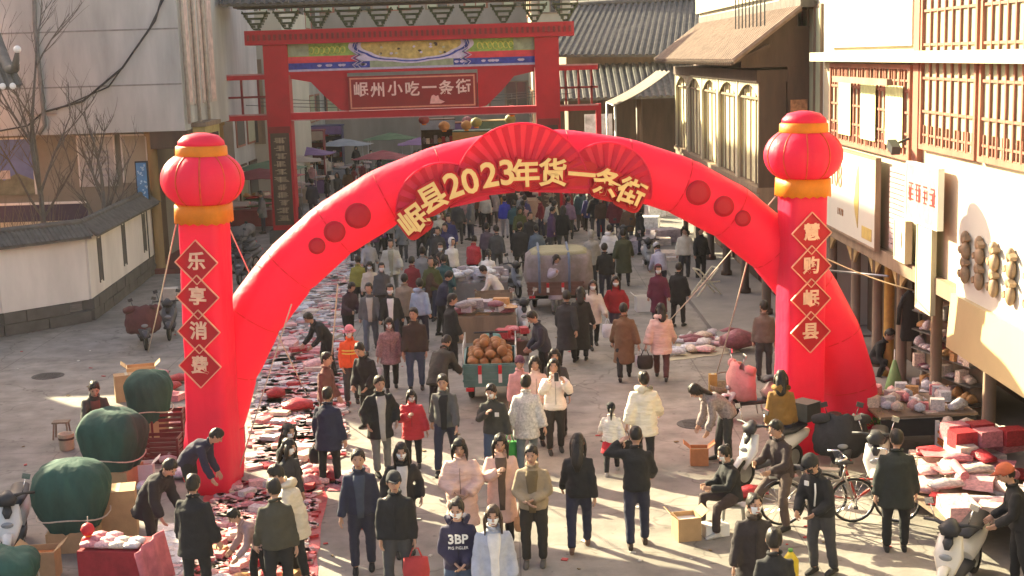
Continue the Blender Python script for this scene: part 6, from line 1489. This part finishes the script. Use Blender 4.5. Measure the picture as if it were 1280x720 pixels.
# yellow jug at bottom
t = thing('yellow_jug', 'yellow plastic jug with green cap behind man in dark coat', 'jug', G(988, 722)); MB().tube([(0, 0, 0), (0, 0, .03), (0, 0, .24), (0, 0, .32), (0, 0, .36)], [(.09, .07), (.11, .08), (.11, .08), (.06, .05), (.03, .03)], 14).build('jug_body', mat('yellow_plastic', (.72, .52, .04), .35), t); MB().lathe([(.032, .36), (.032, .4)], 10).build('cap', mat('green_plastic', (.1, .3, .06), .4), t)
t = thing('woven_basket', 'shallow woven basket with yellow carton beside pink apron scooter', 'basket', G(906, 492)); MB().lathe([(.2, 0), (.3, .12), (.32, .2), (.29, .2), (.26, .1), (.05, .04)], 18).build('basket_body', mat('wicker', (.30, .24, .15), .8, .4, 20, .8, 60), t); MB().tube([(.3 * math.cos(a), 0, .2 + .25 * math.sin(a)) for a in [math.pi * k / 10 for k in range(11)]], .012, 6).build('handle', WOODL, t)
carton('narrow yellow carton standing beside the woven basket', 891, 492, .16, .14, .4, 0, 0, mat('yellow_card', (.48, .32, .10), .8))
tag(put(pack_mesh('bag', 2), 'red_bag', None, tuple(G(938, 622)), rz=.3, scale=(.5, .3, .22)), 'crumpled red bag on ground behind the seated woman', 'bag')

# ------------------------------------------------------------------ beyond the gate: stalls, lanterns
SR = random.Random(55)
cn = 0
CAN = [mat('canopy_%d' % k, c, .8, .2, 2, .3) for k, c in enumerate(((.22, .04, .05), (.10, .16, .09), (.30, .24, .18), (.16, .09, .20), (.24, .26, .28), (.34, .20, .06)))]
CNAME = ['maroon', 'green', 'beige', 'purple', 'grey', 'orange-brown']
PLACE = ['beside the gate post near the porch', 'along the red shopfront row', 'in the middle of the far street', 'under the gate name board', 'beside the gate post near the awning', 'near the old grey roof']
for k, (x, y) in enumerate(((-10.6, 58), (-11.0, 62.5), (-10.8, 67), (-10.6, 72), (-2.4, 59), (-1.2, 63.5), (-.4, 68), (-3.2, 72), (1.0, 58.5), (-5.0, 78), (-9.5, 79), (-1.0, 78), (-6.2, 67.5), (-7.2, 84), (-3.0, 84), (-4.3, 63.0))):
    c = k % 6
    stall('%s canopy stall with heaped goods, number of poles four, %s' % (CNAME[c], PLACE[(k * 5 + k // 6) % 6]) if False else '%s canopied stall %s%s' % (CNAME[c], ('beyond the gate ', 'far beyond the gate ', 'at the street end ')[k // 6], PLACE[(k // 2 + k) % 6]), (x, y, 0), SR.uniform(-12, 12), SR.uniform(2.0, 2.8), 1.4, .8, CAN[c], 12, [0, 1, 2, 3, 4, 5, 6, 8, 10], .55, 'goods on %s stall %s' % (CNAME[c], ('past the gate', 'far past the gate', 'at the street end')[k // 6]), 100 + k, CAN[c])
def paper_lantern(loc, m, label, group):
    t = thing('paper_lantern', label, 'lantern', loc, 0, group); MB().lathe([(.05, 0), (.2, .08), (.26, .22), (.2, .36), (.05, .44)], 14).build('shade', m, t); MB().lathe([(.1, -.02), (.1, .03)], 10).build('rim', GOLD, t); MB().tube([(0, 0, .44), (0, 0, .9)], .01, 5).build('cord', DARKP, t)
for k in range(8):
    paper_lantern((SR.uniform(-4.5, 1.2), 56.5 + SR.uniform(0, 8), SR.uniform(3.6, 4.5)), (mat('dull_red', (.22, .03, .03), .7), mat('dull_gold', (.34, .17, .05), .7), mat('dull_pink_paper', (.30, .12, .13), .7), mat('olive_lantern', (.22, .20, .05), .6))[k % 4], '%s paper lantern hanging beyond gate under the name board' % ('red', 'gold', 'pink', 'olive')[k % 4], '%s lanterns beyond the gate' % ('red', 'gold', 'pink', 'olive')[k % 4])
for y in (56.4, 60.5, 64.6): tag(MB().tube([(-12.2 + 1.5 * k, y, 5.35 - .35 * math.sin(math.pi * k / 10)) for k in range(11)], .015, 5).build('lantern_cable', DARKP), 'cable strung across the street beyond the gate at %s' % {56.4: 'the name board', 60.5: 'the second row of stalls', 64.6: 'the third row of stalls'}[y], 'cable')
scooter('grey three-wheeler front with white mirror beyond the gate', (-7.3, 60.5, 0), 8, (.16, .18, .18), apron=mat('black_quilt'))
cargo_trike('grey cargo tricycle with red load beyond gate post near the porch', (-6.6, 64.5, 0), 5, mat('grey_metal_paint', (.18, .19, .2), .5), 1.8, 1.3, .6, .5)
for k, (x, y, lab) in enumerate(((-9.4, 47.5, 'dark motorbike parked before gate post near the porch'), (-9.0, 45.5, 'black scooter parked behind lantern column by courtyard wall'), (-9.8, 49.5, 'dark scooter under dull cover near the porch'), (-8.6, 43.2, 'black scooter behind guy rope by courtyard wall'), (3.9, 47.0, 'dark scooter parked by gate post near the awning'), (4.4, 43.5, 'grey scooter beside the boxes on far kerb'))):
    scooter(lab, (x, y, 0), SR.uniform(-30, 30), (.05, .05, .06) if k != 5 else (.3, .3, .3), cover=mat('dull_cover', (.14, .13, .13), .8, .3, 3, .6) if k == 2 else None)

# two-storey market booths that close the view beyond the gate
BW = ['carmine', 'indigo', 'brown', 'bottle-green', 'plum', 'ochre', 'slate', 'russet']
BC = [(.16, .02, .03), (.05, .05, .12), (.10, .06, .04), (.04, .08, .05), (.10, .04, .09), (.20, .13, .04), (.09, .09, .10), (.18, .06, .03)]
for k in range(8):
    x = (-10.9, -10.6, -3.6, -1.7, .4, -.6, 1.0, -2.6)[k]; y = (75, 81, 70.5, 66.5, 63, 74, 69, 78)[k]; t = thing('market_booth', '%s market booth with shelves of goods closing the far street' % BW[k], 'booth', (x, y, 0), R(SR.uniform(-6, 6)))
    m = mat('booth_%d' % k, BC[k], .75, .4, 3, .2); h = SR.uniform(3.1, 3.9)
    MB().box(-.84, .84, .5, .6, 0, h).build('back_panel', m, t)
    for sx in (-.84, .80): MB().box(sx, sx + .04, -.4, .5, 0, h).build('side_panel', m, t)
    MB().box(-.9, .9, -.8, .6, h, h + .08).build('roof', m, t); MB().box(-.88, .88, -.82, -.76, h - .45, h + .02).build('name_strip', CAN[(k + 2) % 6], t)
    for j in range(4): MB().box(-.8, .8, -.1, .5, .7 + j * .62, .73 + j * .62).build('shelf', WOODB, t)
    for j in range(4):
        for i in range(8): put(pack_mesh(('box', 'bag')[(i + j) % 2], SR.choice([2, 4, 6, 9, 6, 8, 3])), 'shelf_pack', t, (-.7 + i * .2, .1, .731 + j * .62), scale=(.18, .3, SR.uniform(.2, .42)))
# ------------------------------------------------------------------ the crowd
BK = (.022, .021, .023); NV = (.028, .030, .055); GY = (.15, .15, .15); DG = (.055, .055, .058); BR = (.13, .075, .045); KH = (.30, .23, .15); WH = (.66, .62, .55); PK = (.68, .44, .37); JN = (.06, .085, .14); MR = (.13, .02, .03); RD = (.50, .025, .04); OL = (.07, .07, .035); LB = (.30, .36, .46)
HAND = {}
def pp(key, label, px, py, h, face, pose, **kw):
    t, hd, inf = person(label, px, py, h, face, pose, **kw); HAND[key] = (hd, inf, t); return t
# --- front rows
pp('navy_tee', 'person in open dark navy jacket over printed tee, facing the square', 455, 714, 1.72, 5, 'stand', top=NV, inner=(.05, .06, .09), legs=NV, shoe=BK)
pp('vneck', 'person in dark cardigan with white V collar and white mask', 507, 692, 1.62, 8, 'pocket', top=BK, inner=(.55, .5, .48), legs=DG, mask='white', hair='long', female=True)
pp('cap', 'person in plain black jacket and dark cap holding a red bag', 500, 746, 1.68, -4, 'stand2', top=BK, legs=DG, hat=('cap', (.03, .03, .035)), build=1.08)
pp('hoodie', 'person in navy hoodie with large white print and white mask', 577, 788, 1.68, 2, 'clasp', top=(.035, .03, .06), hood=True, legs=JN, mask='white', hair='bun')
pp('bluecoat', 'person in pale blue open coat and white mask beside the hoodie', 621, 796, 1.64, 4, 'stand', top=(.36, .38, .46), tlen='mid', inner=(.6, .58, .58), legs=JN, mask='white', hair='long', female=True, hair_m=HAIRB)
pp('pinklong', 'person in long closed pale pink padded coat with clasped hands', 580, 690, 1.66, -3, 'clasp', top=PK, tlen='long', kind='puffer', legs=BK, hair='bob', female=True, shoe=(.5, .47, .45))
pp('pinkopen', 'person in open pale pink long coat raising a hand to face', 629, 684, 1.66, 4, 'phone', top=PK, tlen='long', inner=(.12, .08, .06), legs=BK, hair='long', female=True, shoe=WH)
pp('khaki', 'person in khaki collared jacket with dark trousers and white sneakers', 669, 706, 1.70, -6, 'clasp', top=KH, inner=(.14, .10, .05), legs=(.035, .03, .025), shoe=(.10, .09, .08), build=1.06)
pp('blackback', 'person with long hair in black jacket walking away from the square', 725, 686, 1.66, 176, 'walk', top=BK, legs=NV, hair='long', female=True, shoe=(.16, .09, .06))
pp('shaved', 'person with shaved head in black sweater lifting one arm to the ear', 797, 682, 1.72, 178, 'tohead', top=BK, legs=NV, hair='shaved', shoe=(.06, .04, .03))
pp('childwhite', 'child in white padded jacket, red skirt and dark beret', 765, 591, 1.20, 172, 'walk', top=(.74, .70, .60), kind='puffer', legs=BK, skirt=RD, hat=('beret', BK), hair='pony', shoe=(.4, .36, .34))
pp('creamlong', 'person in long cream padded coat with dark handbag', 806, 586, 1.66, 172, 'walk2', top=(.76, .70, .56), tlen='mid', kind='puffer', legs=BK, hair='bun', female=True, hood=True)
pp('floral', 'person in white floral padded coat carrying a green bag', 660, 590, 1.64, 176, 'carry', top=(.74, .70, .64), tlen='mid', kind='floral', legs=(.12, .15, .17), hair='bun', female=True)
pp('photo1', 'person in white jacket and black trousers holding up a phone', 695, 566, 1.66, 6, 'photo', top=(.74, .66, .60), kind='puffer', legs=(.03, .025, .025), hair='long', female=True)
pp('pinkgirl', 'person in pale pink jacket standing between friends', 671, 556, 1.62, 8, 'stand', top=(.72, .50, .44), legs=BK, hair='bob', female=True)
pp('pinkchild', 'child in pink jacket and dark cap beside the white floral coat', 652, 548, 1.52, 10, 'stand', top=(.64, .34, .32), legs=BK, hat=('cap', (.12, .05, .08)))
pp('backgroup', 'person with dark hair peering from behind the white jacket', 697, 546, 1.64, -20, 'stand', top=DG, legs=BK, hair='bob')
pp('maskdark', 'person in dark jacket with badge, white mask and jeans', 620, 598, 1.62, -14, 'phone', top=(.05, .05, .045), legs=JN, mask='white', hair='short', build=1.04)
pp('greyopen', 'person in open grey jacket over black sweater striding forward', 559, 588, 1.72, -6, 'walk', top=(.10, .10, .095), inner=BK, legs=NV)
pp('redchild', 'small person in bright red coat with raised hands', 518, 584, 1.36, 0, 'phone', top=RD, tlen='mid', kind='puffer', legs=BK, hair='bob', mask='white')
pp('blackgrey', 'person in open black jacket over pale grey shirt', 478, 592, 1.70, 20, 'pocket', top=BK, tlen='mid', inner=(.36, .34, .33), legs=GY, shoe=BK)
pp('lookdown', 'person in black coat looking down at goods in hand', 464, 534, 1.70, -35, 'look', top=BK, tlen='mid', legs=BK, build=1.05)
pp('cleaner', 'street cleaner in orange vest and pink sun hat', 441, 505, 1.62, 10, 'stand2', top=(.72, .10, .03), legs=DG, hat=('brim', (.62, .22, .26)), stripe=(.75, .50, .10), mask='white')
pp('navyback', 'person in long dark navy coat standing before the long sheets', 413, 606, 1.62, 160, 'stand', top=NV, tlen='mid', legs=BK, hair='short', build=1.1)
pp('maroonbrown', 'person in maroon-brown jacket looking over the packets', 410, 552, 1.66, 70, 'stand', top=(.13, .055, .05), legs=DG)
pp('patterncoat', 'person in pink-grey patterned coat and white mask', 490, 488, 1.58, 8, 'carry', top=(.36, .22, .22), tlen='mid', kind='floral', legs=BK, mask='white', hair='bob', female=True)
pp('brownjacket', 'person in dark brown jacket and blue jeans, hands at sides', 521, 488, 1.76, 4, 'stand', top=(.05, .035, .03), legs=JN, build=1.1)
pp('bendback', 'person in long dark green coat stooping by the pomelo tricycle', 552, 520, 1.68, 160, 'bend2', top=(.045, .045, .04), tlen='mid', legs=BK)
# --- middle
pp('greyjkt', 'person in open grey jacket over cream sweater and blue trousers', 465, 441, 1.72, 5, 'walk', top=(.11, .11, .11), inner=(.42, .38, .32), legs=(.10, .12, .15))
pp('whiteshirt', 'person in black jacket over white shirt with white mask', 491, 441, 1.70, 4, 'walk2', top=BK, inner=(.66, .64, .62), legs=NV, mask='white')
pp('maroonmid', 'person in dark maroon jacket beside the far packets', 437, 432, 1.62, 40, 'look', top=(.055, .03, .04), legs=BK)
pp('blackbend', 'person in black bending over the packets next to the cleaner', 408, 470, 1.6, -60, 'bend2', top=BK, legs=BK)
pp('bluehood', 'person in light blue hoodie seen from the back', 527, 432, 1.66, 175, 'walk', top=LB, hood=True, legs=NV)
pp('tanmid', 'person in tan coat walking behind the white shirt', 508, 425, 1.64, 170, 'stand', top=(.26, .19, .14), tlen='mid', legs=BK)
pp('darkstall', 'person in black coat buying at the stalls behind pomelos', 565, 462, 1.70, 110, 'stand', top=BK, tlen='mid', legs=BK, build=1.08)
pp('darkstall2', 'person in navy jacket leaning over the silver-tray stall', 553, 420, 1.66, 100, 'look', top=NV, legs=BK)
pp('navyman', 'person in dark navy jacket turning beside the white scooter', 682, 486, 1.70, -75, 'look', top=(.04, .04, .055), legs=BK)
pp('darkcoat', 'person in long charcoal coat walking towards the gate', 709, 456, 1.72, 165, 'walk', top=(.035, .034, .036), tlen='long', legs=BK)
pp('blackred', 'person in long black coat with red lining next to the charcoal coat', 727, 450, 1.66, 170, 'stand', top=(.03, .028, .03), tlen='maxi', scarf=(.35, .03, .03), legs=BK, hair='bob')
pp('creamjacket', 'person in cream jacket with shoulder bag and white mask', 742, 434, 1.66, 6, 'walk', top=(.62, .52, .44), tlen='mid', legs=BK, mask='white', hair='long', female=True)
pp('redcoat', 'person in dark red coat, long hair and white mask', 771, 432, 1.68, -6, 'pocket', top=(.28, .015, .025), legs=(.05, .04, .07), mask='white', hair='long', female=True)
pp('browncoat', 'person in long brown coat carrying a white bag', 781, 474, 1.66, 178, 'walk', top=(.16, .09, .05), tlen='long', legs=BK, hair='short', build=1.05)
pp('pinkpuffer', 'person in pale pink padded jacket with a dark basket', 827, 474, 1.66, 172, 'walk2', top=(.66, .46, .38), kind='puffer', tlen='mid', hood=True, legs=(.10, .04, .04), hair='bob', female=True)
pp('maroonhood', 'person in long maroon hooded coat and white mask', 824, 410, 1.62, -10, 'stand', top=(.12, .02, .045), tlen='long', legs=BK, hat=('hood', (.12, .02, .045)), mask='white', female=True)
pp('darkkerb', 'person in black coat beside the maroon hooded coat', 848, 408, 1.62, 150, 'stand2', top=BK, tlen='mid', legs=BK)
pp('lavbend', 'person in lavender jacket stooping near far kerb by tiled shop', 826, 372, 1.66, 190, 'bend2', top=(.34, .33, .42), legs=NV, hat=('knit', (.4, .4, .42)))
pp('sunwhite', 'person in sunlit white vest over dark sleeves by tiled shop', 856, 352, 1.70, 0, 'stand2', top=(.60, .56, .46), legs=DG, hair='bob')
pp('sundark', 'person in black and white jacket by the tiled shop', 876, 352, 1.68, 20, 'stand', top=BK, inner=(.6, .58, .5), legs=BK)
pp('lilac', 'person in long lilac coat beside the covered load', 696, 392, 1.62, 10, 'phone', top=(.42, .36, .42), tlen='long', legs=GY, hair='bob', female=True)
pp('blackcap', 'person in black jacket walking away past the covered load', 757, 376, 1.66, 178, 'walk', top=BK, legs=NV)
pp('olivecoat', 'person in long dark olive coat walking to the gate', 780, 356, 1.72, 178, 'walk2', top=(.05, .055, .03), tlen='long', legs=BK, build=1.1)
pp('whitepuff', 'person in white padded jacket seen from the back', 763, 346, 1.66, 180, 'walk', top=(.72, .68, .66), kind='puffer', legs=BK, hood=True)
pp('beigehood', 'person in grey-beige hooded coat by the covered load', 740, 356, 1.64, 170, 'stand', top=(.34, .31, .27), tlen='mid', legs=DG, hat=('hood', (.34, .31, .27)))
pp('beigecoat', 'person in pale grey-beige padded coat facing the arch', 491, 368, 1.70, 2, 'walk', top=(.44, .41, .35), tlen='mid', kind='puffer', legs=(.2, .2, .19), inner=(.3, .28, .2))
pp('twotone', 'person in dark jacket with pale grey sleeves near far packets', 463, 362, 1.68, 8, 'walk2', top=(.34, .32, .33), inner=(.05, .04, .06), legs=DG)
pp('olivejacket', 'person in yellow-olive jacket seen from the back', 450, 392, 1.60, 165, 'stand', top=(.24, .22, .05), legs=BK)
pp('creamtop', 'person in cream top and white mask beside the olive jacket', 465, 398, 1.56, 12, 'stand', top=(.55, .46, .38), legs=BK, mask='white', hair='bob')
pp('greyback', 'person in dark grey jacket behind the cream top', 479, 404, 1.62, 25, 'stand', top=(.08, .08, .09), legs=BK, mask='white')
pp('darkred', 'person in dark red jacket walking to the gate beside blue hoodie', 517, 395, 1.66, 176, 'walk', top=(.20, .02, .03), legs=BK)
pp('blackjkt', 'person in black jacket with white mask beside the red floral jacket', 553, 372, 1.66, 0, 'walk', top=BK, legs=BK, mask='white')
pp('whitehood', 'person in white hooded top behind the black jacket', 566, 366, 1.64, 30, 'stand', top=(.66, .64, .63), hat=('hood', (.66, .64, .63)), legs=DG)
pp('redfloral', 'person in red floral jacket at the silver-tray stall', 592, 362, 1.62, 160, 'look', top=(.52, .04, .06), kind='floral', legs=BK, hair='bun')
pp('whiteplait', 'person in white top with plaited hair at the silver-tray stall', 611, 382, 1.58, 170, 'look', top=(.64, .60, .56), legs=DG, hair='pony')
pp('stallkeeper', 'stall keeper in dark cap and white sleeves at the stall', 622, 402, 1.62, -100, 'bend2', top=(.6, .54, .5), legs=BK)
pp('beigefar', 'person in beige jacket and black trousers walking to the gate', 608, 291, 1.68, 178, 'walk', top=(.46, .42, .33), legs=BK)
pp('bluefar', 'person in royal blue jacket walking to the gate', 632, 298, 1.66, 176, 'walk2', top=(.03, .04, .30), legs=(.3, .28, .28))
pp('darkgrey', 'person in charcoal jacket striding between stalls and load', 622, 348, 1.72, 178, 'walk', top=(.06, .06, .062), legs=DG)
pp('purplefar', 'person in dark mauve jacket beside the red floral jacket', 610, 342, 1.62, 172, 'stand', top=(.10, .07, .09), legs=BK)
pp('blackpair', 'person in long black coat standing by the covered load', 651, 345, 1.70, 170, 'stand', top=BK, tlen='mid', legs=BK, build=1.1)
pp('blackpair2', 'person in black jacket with grey bag strap next to the long black coat', 664, 328, 1.70, 10, 'stand', top=(.026, .024, .026), legs=BK)
pp('shawl', 'person in blue-grey shawl behind the covered load', 672, 345, 1.6, 190, 'stand', top=(.10, .13, .17), tlen='long', legs=BK)
pp('brownright', 'person in grey-brown jacket beside the lantern column by scooters', 955, 474, 1.66, 170, 'stand', top=(.16, .12, .10), legs=DG)
# --- right foreground
pp('stoop', 'person in grey patterned top and wide dark trousers stooping to a carton', 903, 577, 1.64, -82, 'bend', top=(.34, .28, .27), kind='floral', legs=(.04, .04, .04), hair='bob', female=True)
pp('seated', 'person in black jacket seated on low stool beside cartons', 916, 662, 1.60, -68, 'sit', top=BK, legs=(.05, .035, .035), hair='bun', mask='white', female=True, shoe=(.5, .48, .46))
pp('mustard', 'person in mustard jacket with back turned by parked scooter', 976, 588, 1.66, 168, 'stand', top=(.24, .13, .035), legs=NV, hair='bob', hood=True)
pp('bikeman', 'person in dark jacket leaning on the spoked bicycle', 978, 656, 1.68, -52, 'straddle', top=(.05, .035, .035), legs=(.10, .07, .06), hair='short')
pp('capman', 'person in black jacket with white stripes, cap and black mask', 1026, 718, 1.72, -48, 'look', top=BK, legs=DG, hat=('cap', BK), mask='black', inner=None)
pp('darkback', 'person in dark coat with back turned by red bicycle', 1119, 688, 1.68, 170, 'stand', top=(.026, .03, .028), tlen='mid', legs=BK, build=1.12, hair='short')
pp('furcollar', 'person in dark coat with fur collar and lowered mask', 942, 782, 1.64, 2, 'stand', top=(.035, .03, .03), tlen='mid', scarf=(.06, .045, .035), legs=BK, mask='white', hair='bun')
pp('bottomhead', 'person with dark hair seen from behind next to yellow jug', 968, 842, 1.66, 180, 'stand', top=BK, legs=BK)
pp('edgeright', 'person in dark jacket with orange cap bending at the red parcels', 1273, 735, 1.64, -100, 'look', top=BK, legs=BK, hat=('cap', (.4, .1, .05)))
pp('doorway', 'person in black crouching in shadow beside the shop door', 1094, 474, 1.62, 40, 'squat', top=BK, legs=BK)
# --- left foreground
pp('vendor', 'vendor in open dark jacket behind the green bundles', 124, 590, 1.70, 25, 'reach', top=(.05, .045, .04), inner=(.14, .05, .04), legs=BK)
pp('stoopl', 'person in long black coat stooping over the silvery packets', 196, 697, 1.64, 62, 'bend2', top=(.022, .018, .022), tlen='mid', legs=BK, hair='short')
pp('stoopnavy', 'person in dark navy jacket bent low beside lantern column by green bundles', 245, 640, 1.60, 75, 'bend', top=(.03, .026, .05), legs=BK)
pp('blackfront', 'person in long black coat with back turned before the red sheet', 249, 752, 1.68, 165, 'stand', top=(.018, .017, .019), tlen='mid', legs=BK, build=1.08)
pp('darkwoman', 'person with long hair and white mask in black coat by red sheet', 362, 662, 1.62, 70, 'stand', top=BK, tlen='mid', legs=BK, mask='white', hair='long', female=True)
pp('darkwoman2', 'person in black with white mask behind the cream coat', 366, 684, 1.60, 55, 'stand', top=(.03, .03, .032), legs=BK, mask='white', hair='bob')
pp('creamcoat', 'person in cream padded coat looking down at the red sheet', 374, 724, 1.64, -75, 'look', top=(.62, .54, .42), tlen='mid', kind='puffer', hood=True, legs=BK, hair='short')
pp('olivefront', 'person in dark olive jacket with back to the square', 352, 758, 1.66, -165, 'stand', top=(.06, .055, .04), legs=BK, build=1.04)
pp('crouch', 'child in mauve jacket bending over the red sheet', 324, 740, 1.30, -60, 'bend2', top=(.34, .22, .22), legs=BK)
# --- far crowd: beyond and around the gate
FR = [(568, 300, 'olive-brown coat', OL), (578, 290, 'pinkish coat', (.36, .20, .22)), (590, 300, 'grey coat', GY), (598, 284, 'dark brown jacket', BR), (640, 276, 'black parka', BK), (652, 268, 'navy parka', NV), (745, 292, 'black padded coat', BK), (735, 276, 'black raincoat', DG), (756, 268, 'charcoal parka', (.04, .04, .045)), (769, 300, 'maroon jacket', MR), (786, 310, 'brown jacket', BR), (722, 284, 'grey hooded jacket', GY), (540, 318, 'dark olive parka', OL), (528, 324, 'black quilted jacket', BK), (546, 306, 'camel jacket', KH), (505, 326, 'grey quilted coat', GY), (478, 318, 'purple jacket', (.12, .06, .18)), (468, 322, 'plum coat', (.09, .03, .08)), (445, 330, 'navy quilted coat', NV), (500, 308, 'rust jacket', (.22, .07, .03)), (520, 300, 'teal jacket', (.03, .10, .11)), (455, 306, 'white jacket', WH), (382, 246, 'black coat', BK), (410, 262, 'long black coat', BK), (424, 256, 'dark grey coat', DG), (398, 232, 'grey jacket', GY), (392, 272, 'dark jacket', NV), (436, 250, 'brown coat', BR), (455, 238, 'maroon coat', MR), (475, 232, 'navy coat', NV), (500, 228, 'pink jacket', PK), (520, 222, 'dark green jacket', (.03, .07, .04)), (540, 226, 'grey parka', GY), (565, 216, 'black jacket', BK), (585, 222, 'red jacket', RD), (605, 214, 'dark blue coat', NV), (372, 300, 'charcoal jacket', DG), (330, 292, 'dark cap and grey coat', GY), (712, 300, 'mauve jacket', (.2, .12, .17)), (800, 318, 'plain black jacket', BK), (690, 318, 'dark purple coat', (.08, .04, .1)), (635, 258, 'white coat', WH)]
_seen = set()
ws = ['under the gate', 'near gate post', 'on the far street', 'in the far crowd', 'beyond the covered load']
cr = random.Random(3)
PS = ['stand', 'walk', 'walk2', 'stand2', 'look', 'carry']
for k, (px, py, nm, c) in enumerate(FR):
    where = 'beyond the gate post near the porch' if px < 440 else ('in the dense crowd between long sheets and stalls' if px < 560 and py > 295 else ('under the gate name board' if py < 262 else ('in the far crowd near the gate post by the awning' if px > 660 else 'in the far crowd between the stalls and gate')))
    pp('far%d' % k, 'person in %s %s' % (nm, where), px, py, cr.uniform(1.56, 1.76), cr.choice([0, 180, 175, 10, -15, 160, 90, -80]), cr.choice(PS), top=c, tlen=cr.choice(['short', 'mid', 'mid']), legs=cr.choice([BK, NV, DG, JN]), hair=cr.choice(['short', 'short', 'bob', 'long', 'bun']), mask=cr.choice([None, 'white', None]), hands=False)
# dense throng between the arch and the gate
TN = [('charcoal padded jacket', (.045, .045, .05)), ('black quilted parka', BK), ('dark teal parka', (.03, .08, .09)), ('wine red parka', (.16, .02, .03)), ('ash grey parka', (.2, .2, .2)), ('cream parka', (.5, .45, .36)), ('indigo parka', (.04, .04, .12)), ('chocolate parka', (.07, .04, .03)), ('dusty rose parka', (.36, .2, .2)), ('moss green parka', (.07, .08, .03))]
TW = [((428, 500, 290, 325), 'beside the far end of long sheets'), ((520, 585, 296, 340), 'behind the silver-tray stall'), ((530, 560, 345, 400), 'queueing at the stalls behind pomelos'), ((640, 720, 290, 330), 'behind the covered load'), ((690, 800, 262, 300), 'by the gate post near the awning'), ((560, 650, 255, 285), 'walking out through the gate'), ((385, 470, 205, 245), 'far up the street past the gate'), ((480, 640, 196, 224), 'at the far stalls past the gate')]
for k in range(96):
    (x0, x1, y0, y1), wh = TW[k % 8]; nm, c = TN[(k * 7 + k // 8 * 3) % 10]; lab = 'person in %s %s' % (nm, wh)
    if lab in _seen: continue
    _seen.add(lab)
    pp('throng%d' % k, lab, cr.uniform(x0, x1), cr.uniform(y0, y1), cr.uniform(1.55, 1.75), cr.choice([0, 180, 175, 10, -15, 165, 95, -80]), cr.choice(PS), top=c, tlen=cr.choice(['short', 'mid']), legs=cr.choice([BK, NV, DG]), hair=cr.choice(['short', 'short', 'bob', 'bun']), mask=cr.choice([None, 'white', None]), hands=False)
finish_people()

# lettering on the navy hoodie
hd, inf, t = HAND['hoodie']
c = inf['chest'] + inf['fw'] * (.12 + inf['th'] + .024)
PRT = mat('print_white', (.72, .70, .66), .7, .03, 20, 0)
text_on('3BP', .155, PRT, t, (c.x, c.y, c.z - .01), (R(88), 0, 0), .004, .004, 'chest_print'); text_on('PIG PIGLER', .05, PRT, t, (c.x, c.y - .002, c.z - .115), (R(90), 0, 0), .004, 0, 'chest_print')
# stripes on the black jacket, badge on the dark jacket
hd, inf, t = HAND['capman']
c = inf['chest'] + inf['fw'] * (.12 + inf['th'] + .012); MB().tube([c + Vector((.06, .01, .1)), c + Vector((.075, .0, -.02)), c + Vector((.06, -.0, -.2))], .012, 6).build('white_stripe', WHITE, t)
MB().obox(c + Vector((-.06, -.004, .08)), .06, .02, .06).build('white_badge', WHITE, t)
hd, inf, t = HAND['maskdark']; c = inf['chest'] + inf['fw'] * (.12 + inf['th'] + .01); MB().obox(c + Vector((.10, .012, -.05)), .07, .02, .07).build('white_badge', WHITE, t)

# ------------------------------------------------------------------ bags carried by people
def bag(label, hand, colr, w=.26, h=.3, d=.1, drop=.05, handle=.12, name='shopping_bag', m=None):
    p = Vector(hand); t = thing(name, label, 'bag', (p.x, p.y, p.z - handle - h - drop + .02)); m = m or cloth(colr)
    mb = MB(); mb.tube([(0, 0, 0), (0, 0, .02), (0, 0, h * .5), (0, 0, h)], [(w * .40, d * .42), (w * .46, d * .5), (w * .52, d * .6), (w * .46, d * .28)], 14, ref=(1, 0, 0)); mb.build('bag_body', m, t)
    for sy in (-.02, .02): MB().tube([(-w * .25, sy, h - .01), (-w * .1, sy * .5, h + handle), (w * .1, sy * .5, h + handle), (w * .25, sy, h - .01)], .008, 5).build('bag_handle', m, t)
H = lambda k, sd: HAND[k][0][sd]
bag('red patterned shopping bag held by person in dark cap', H('cap', 1) , (.45, .05, .05), .34, .36, .16)
bag('bright green plastic bag held by person in white floral coat', H('floral', 1), (.05, .30, .06), .3, .34, .18)
bag('dark handbag held by person in long cream coat', H('creamlong', 1), BK, .26, .22, .1, handle=.16)
bag('white paper bag held by person in cream jacket', H('creamjacket', 1), (.66, .62, .64), .26, .32, .12)
bag('white plastic bag held by person in brown coat', H('browncoat', -1), (.66, .62, .58), .2, .26, .12)
bag('dark woven basket held by person in pale pink padded jacket', H('pinkpuffer', 1), (.04, .03, .025), .34, .28, .26, name='hand_basket')
bag('orange strap bag held by person in open pink coat', H('pinkopen', 1), (.60, .30, .14), .22, .2, .1, handle=.22)
bag('dark shoulder bag beside person in dark navy coat', H('navyback', 1), BK, .3, .26, .14, handle=.1)
bag('white plastic bag beside person in pink-grey patterned coat', H('patterncoat', -1), (.6, .58, .56), .2, .24, .12)
t = thing('phone', 'phone held up by person in white jacket', 'phone', (H('photo1', -1) + H('photo1', 1)) / 2 + Vector((0, -.02, .03)), R(6)); MB().box(-.038, .038, -.004, .004, -.075, .075).build('case', DARKP, t); MB().box(-.034, .034, .0041, .005, -.07, .07).build('screen', GLASS, t)
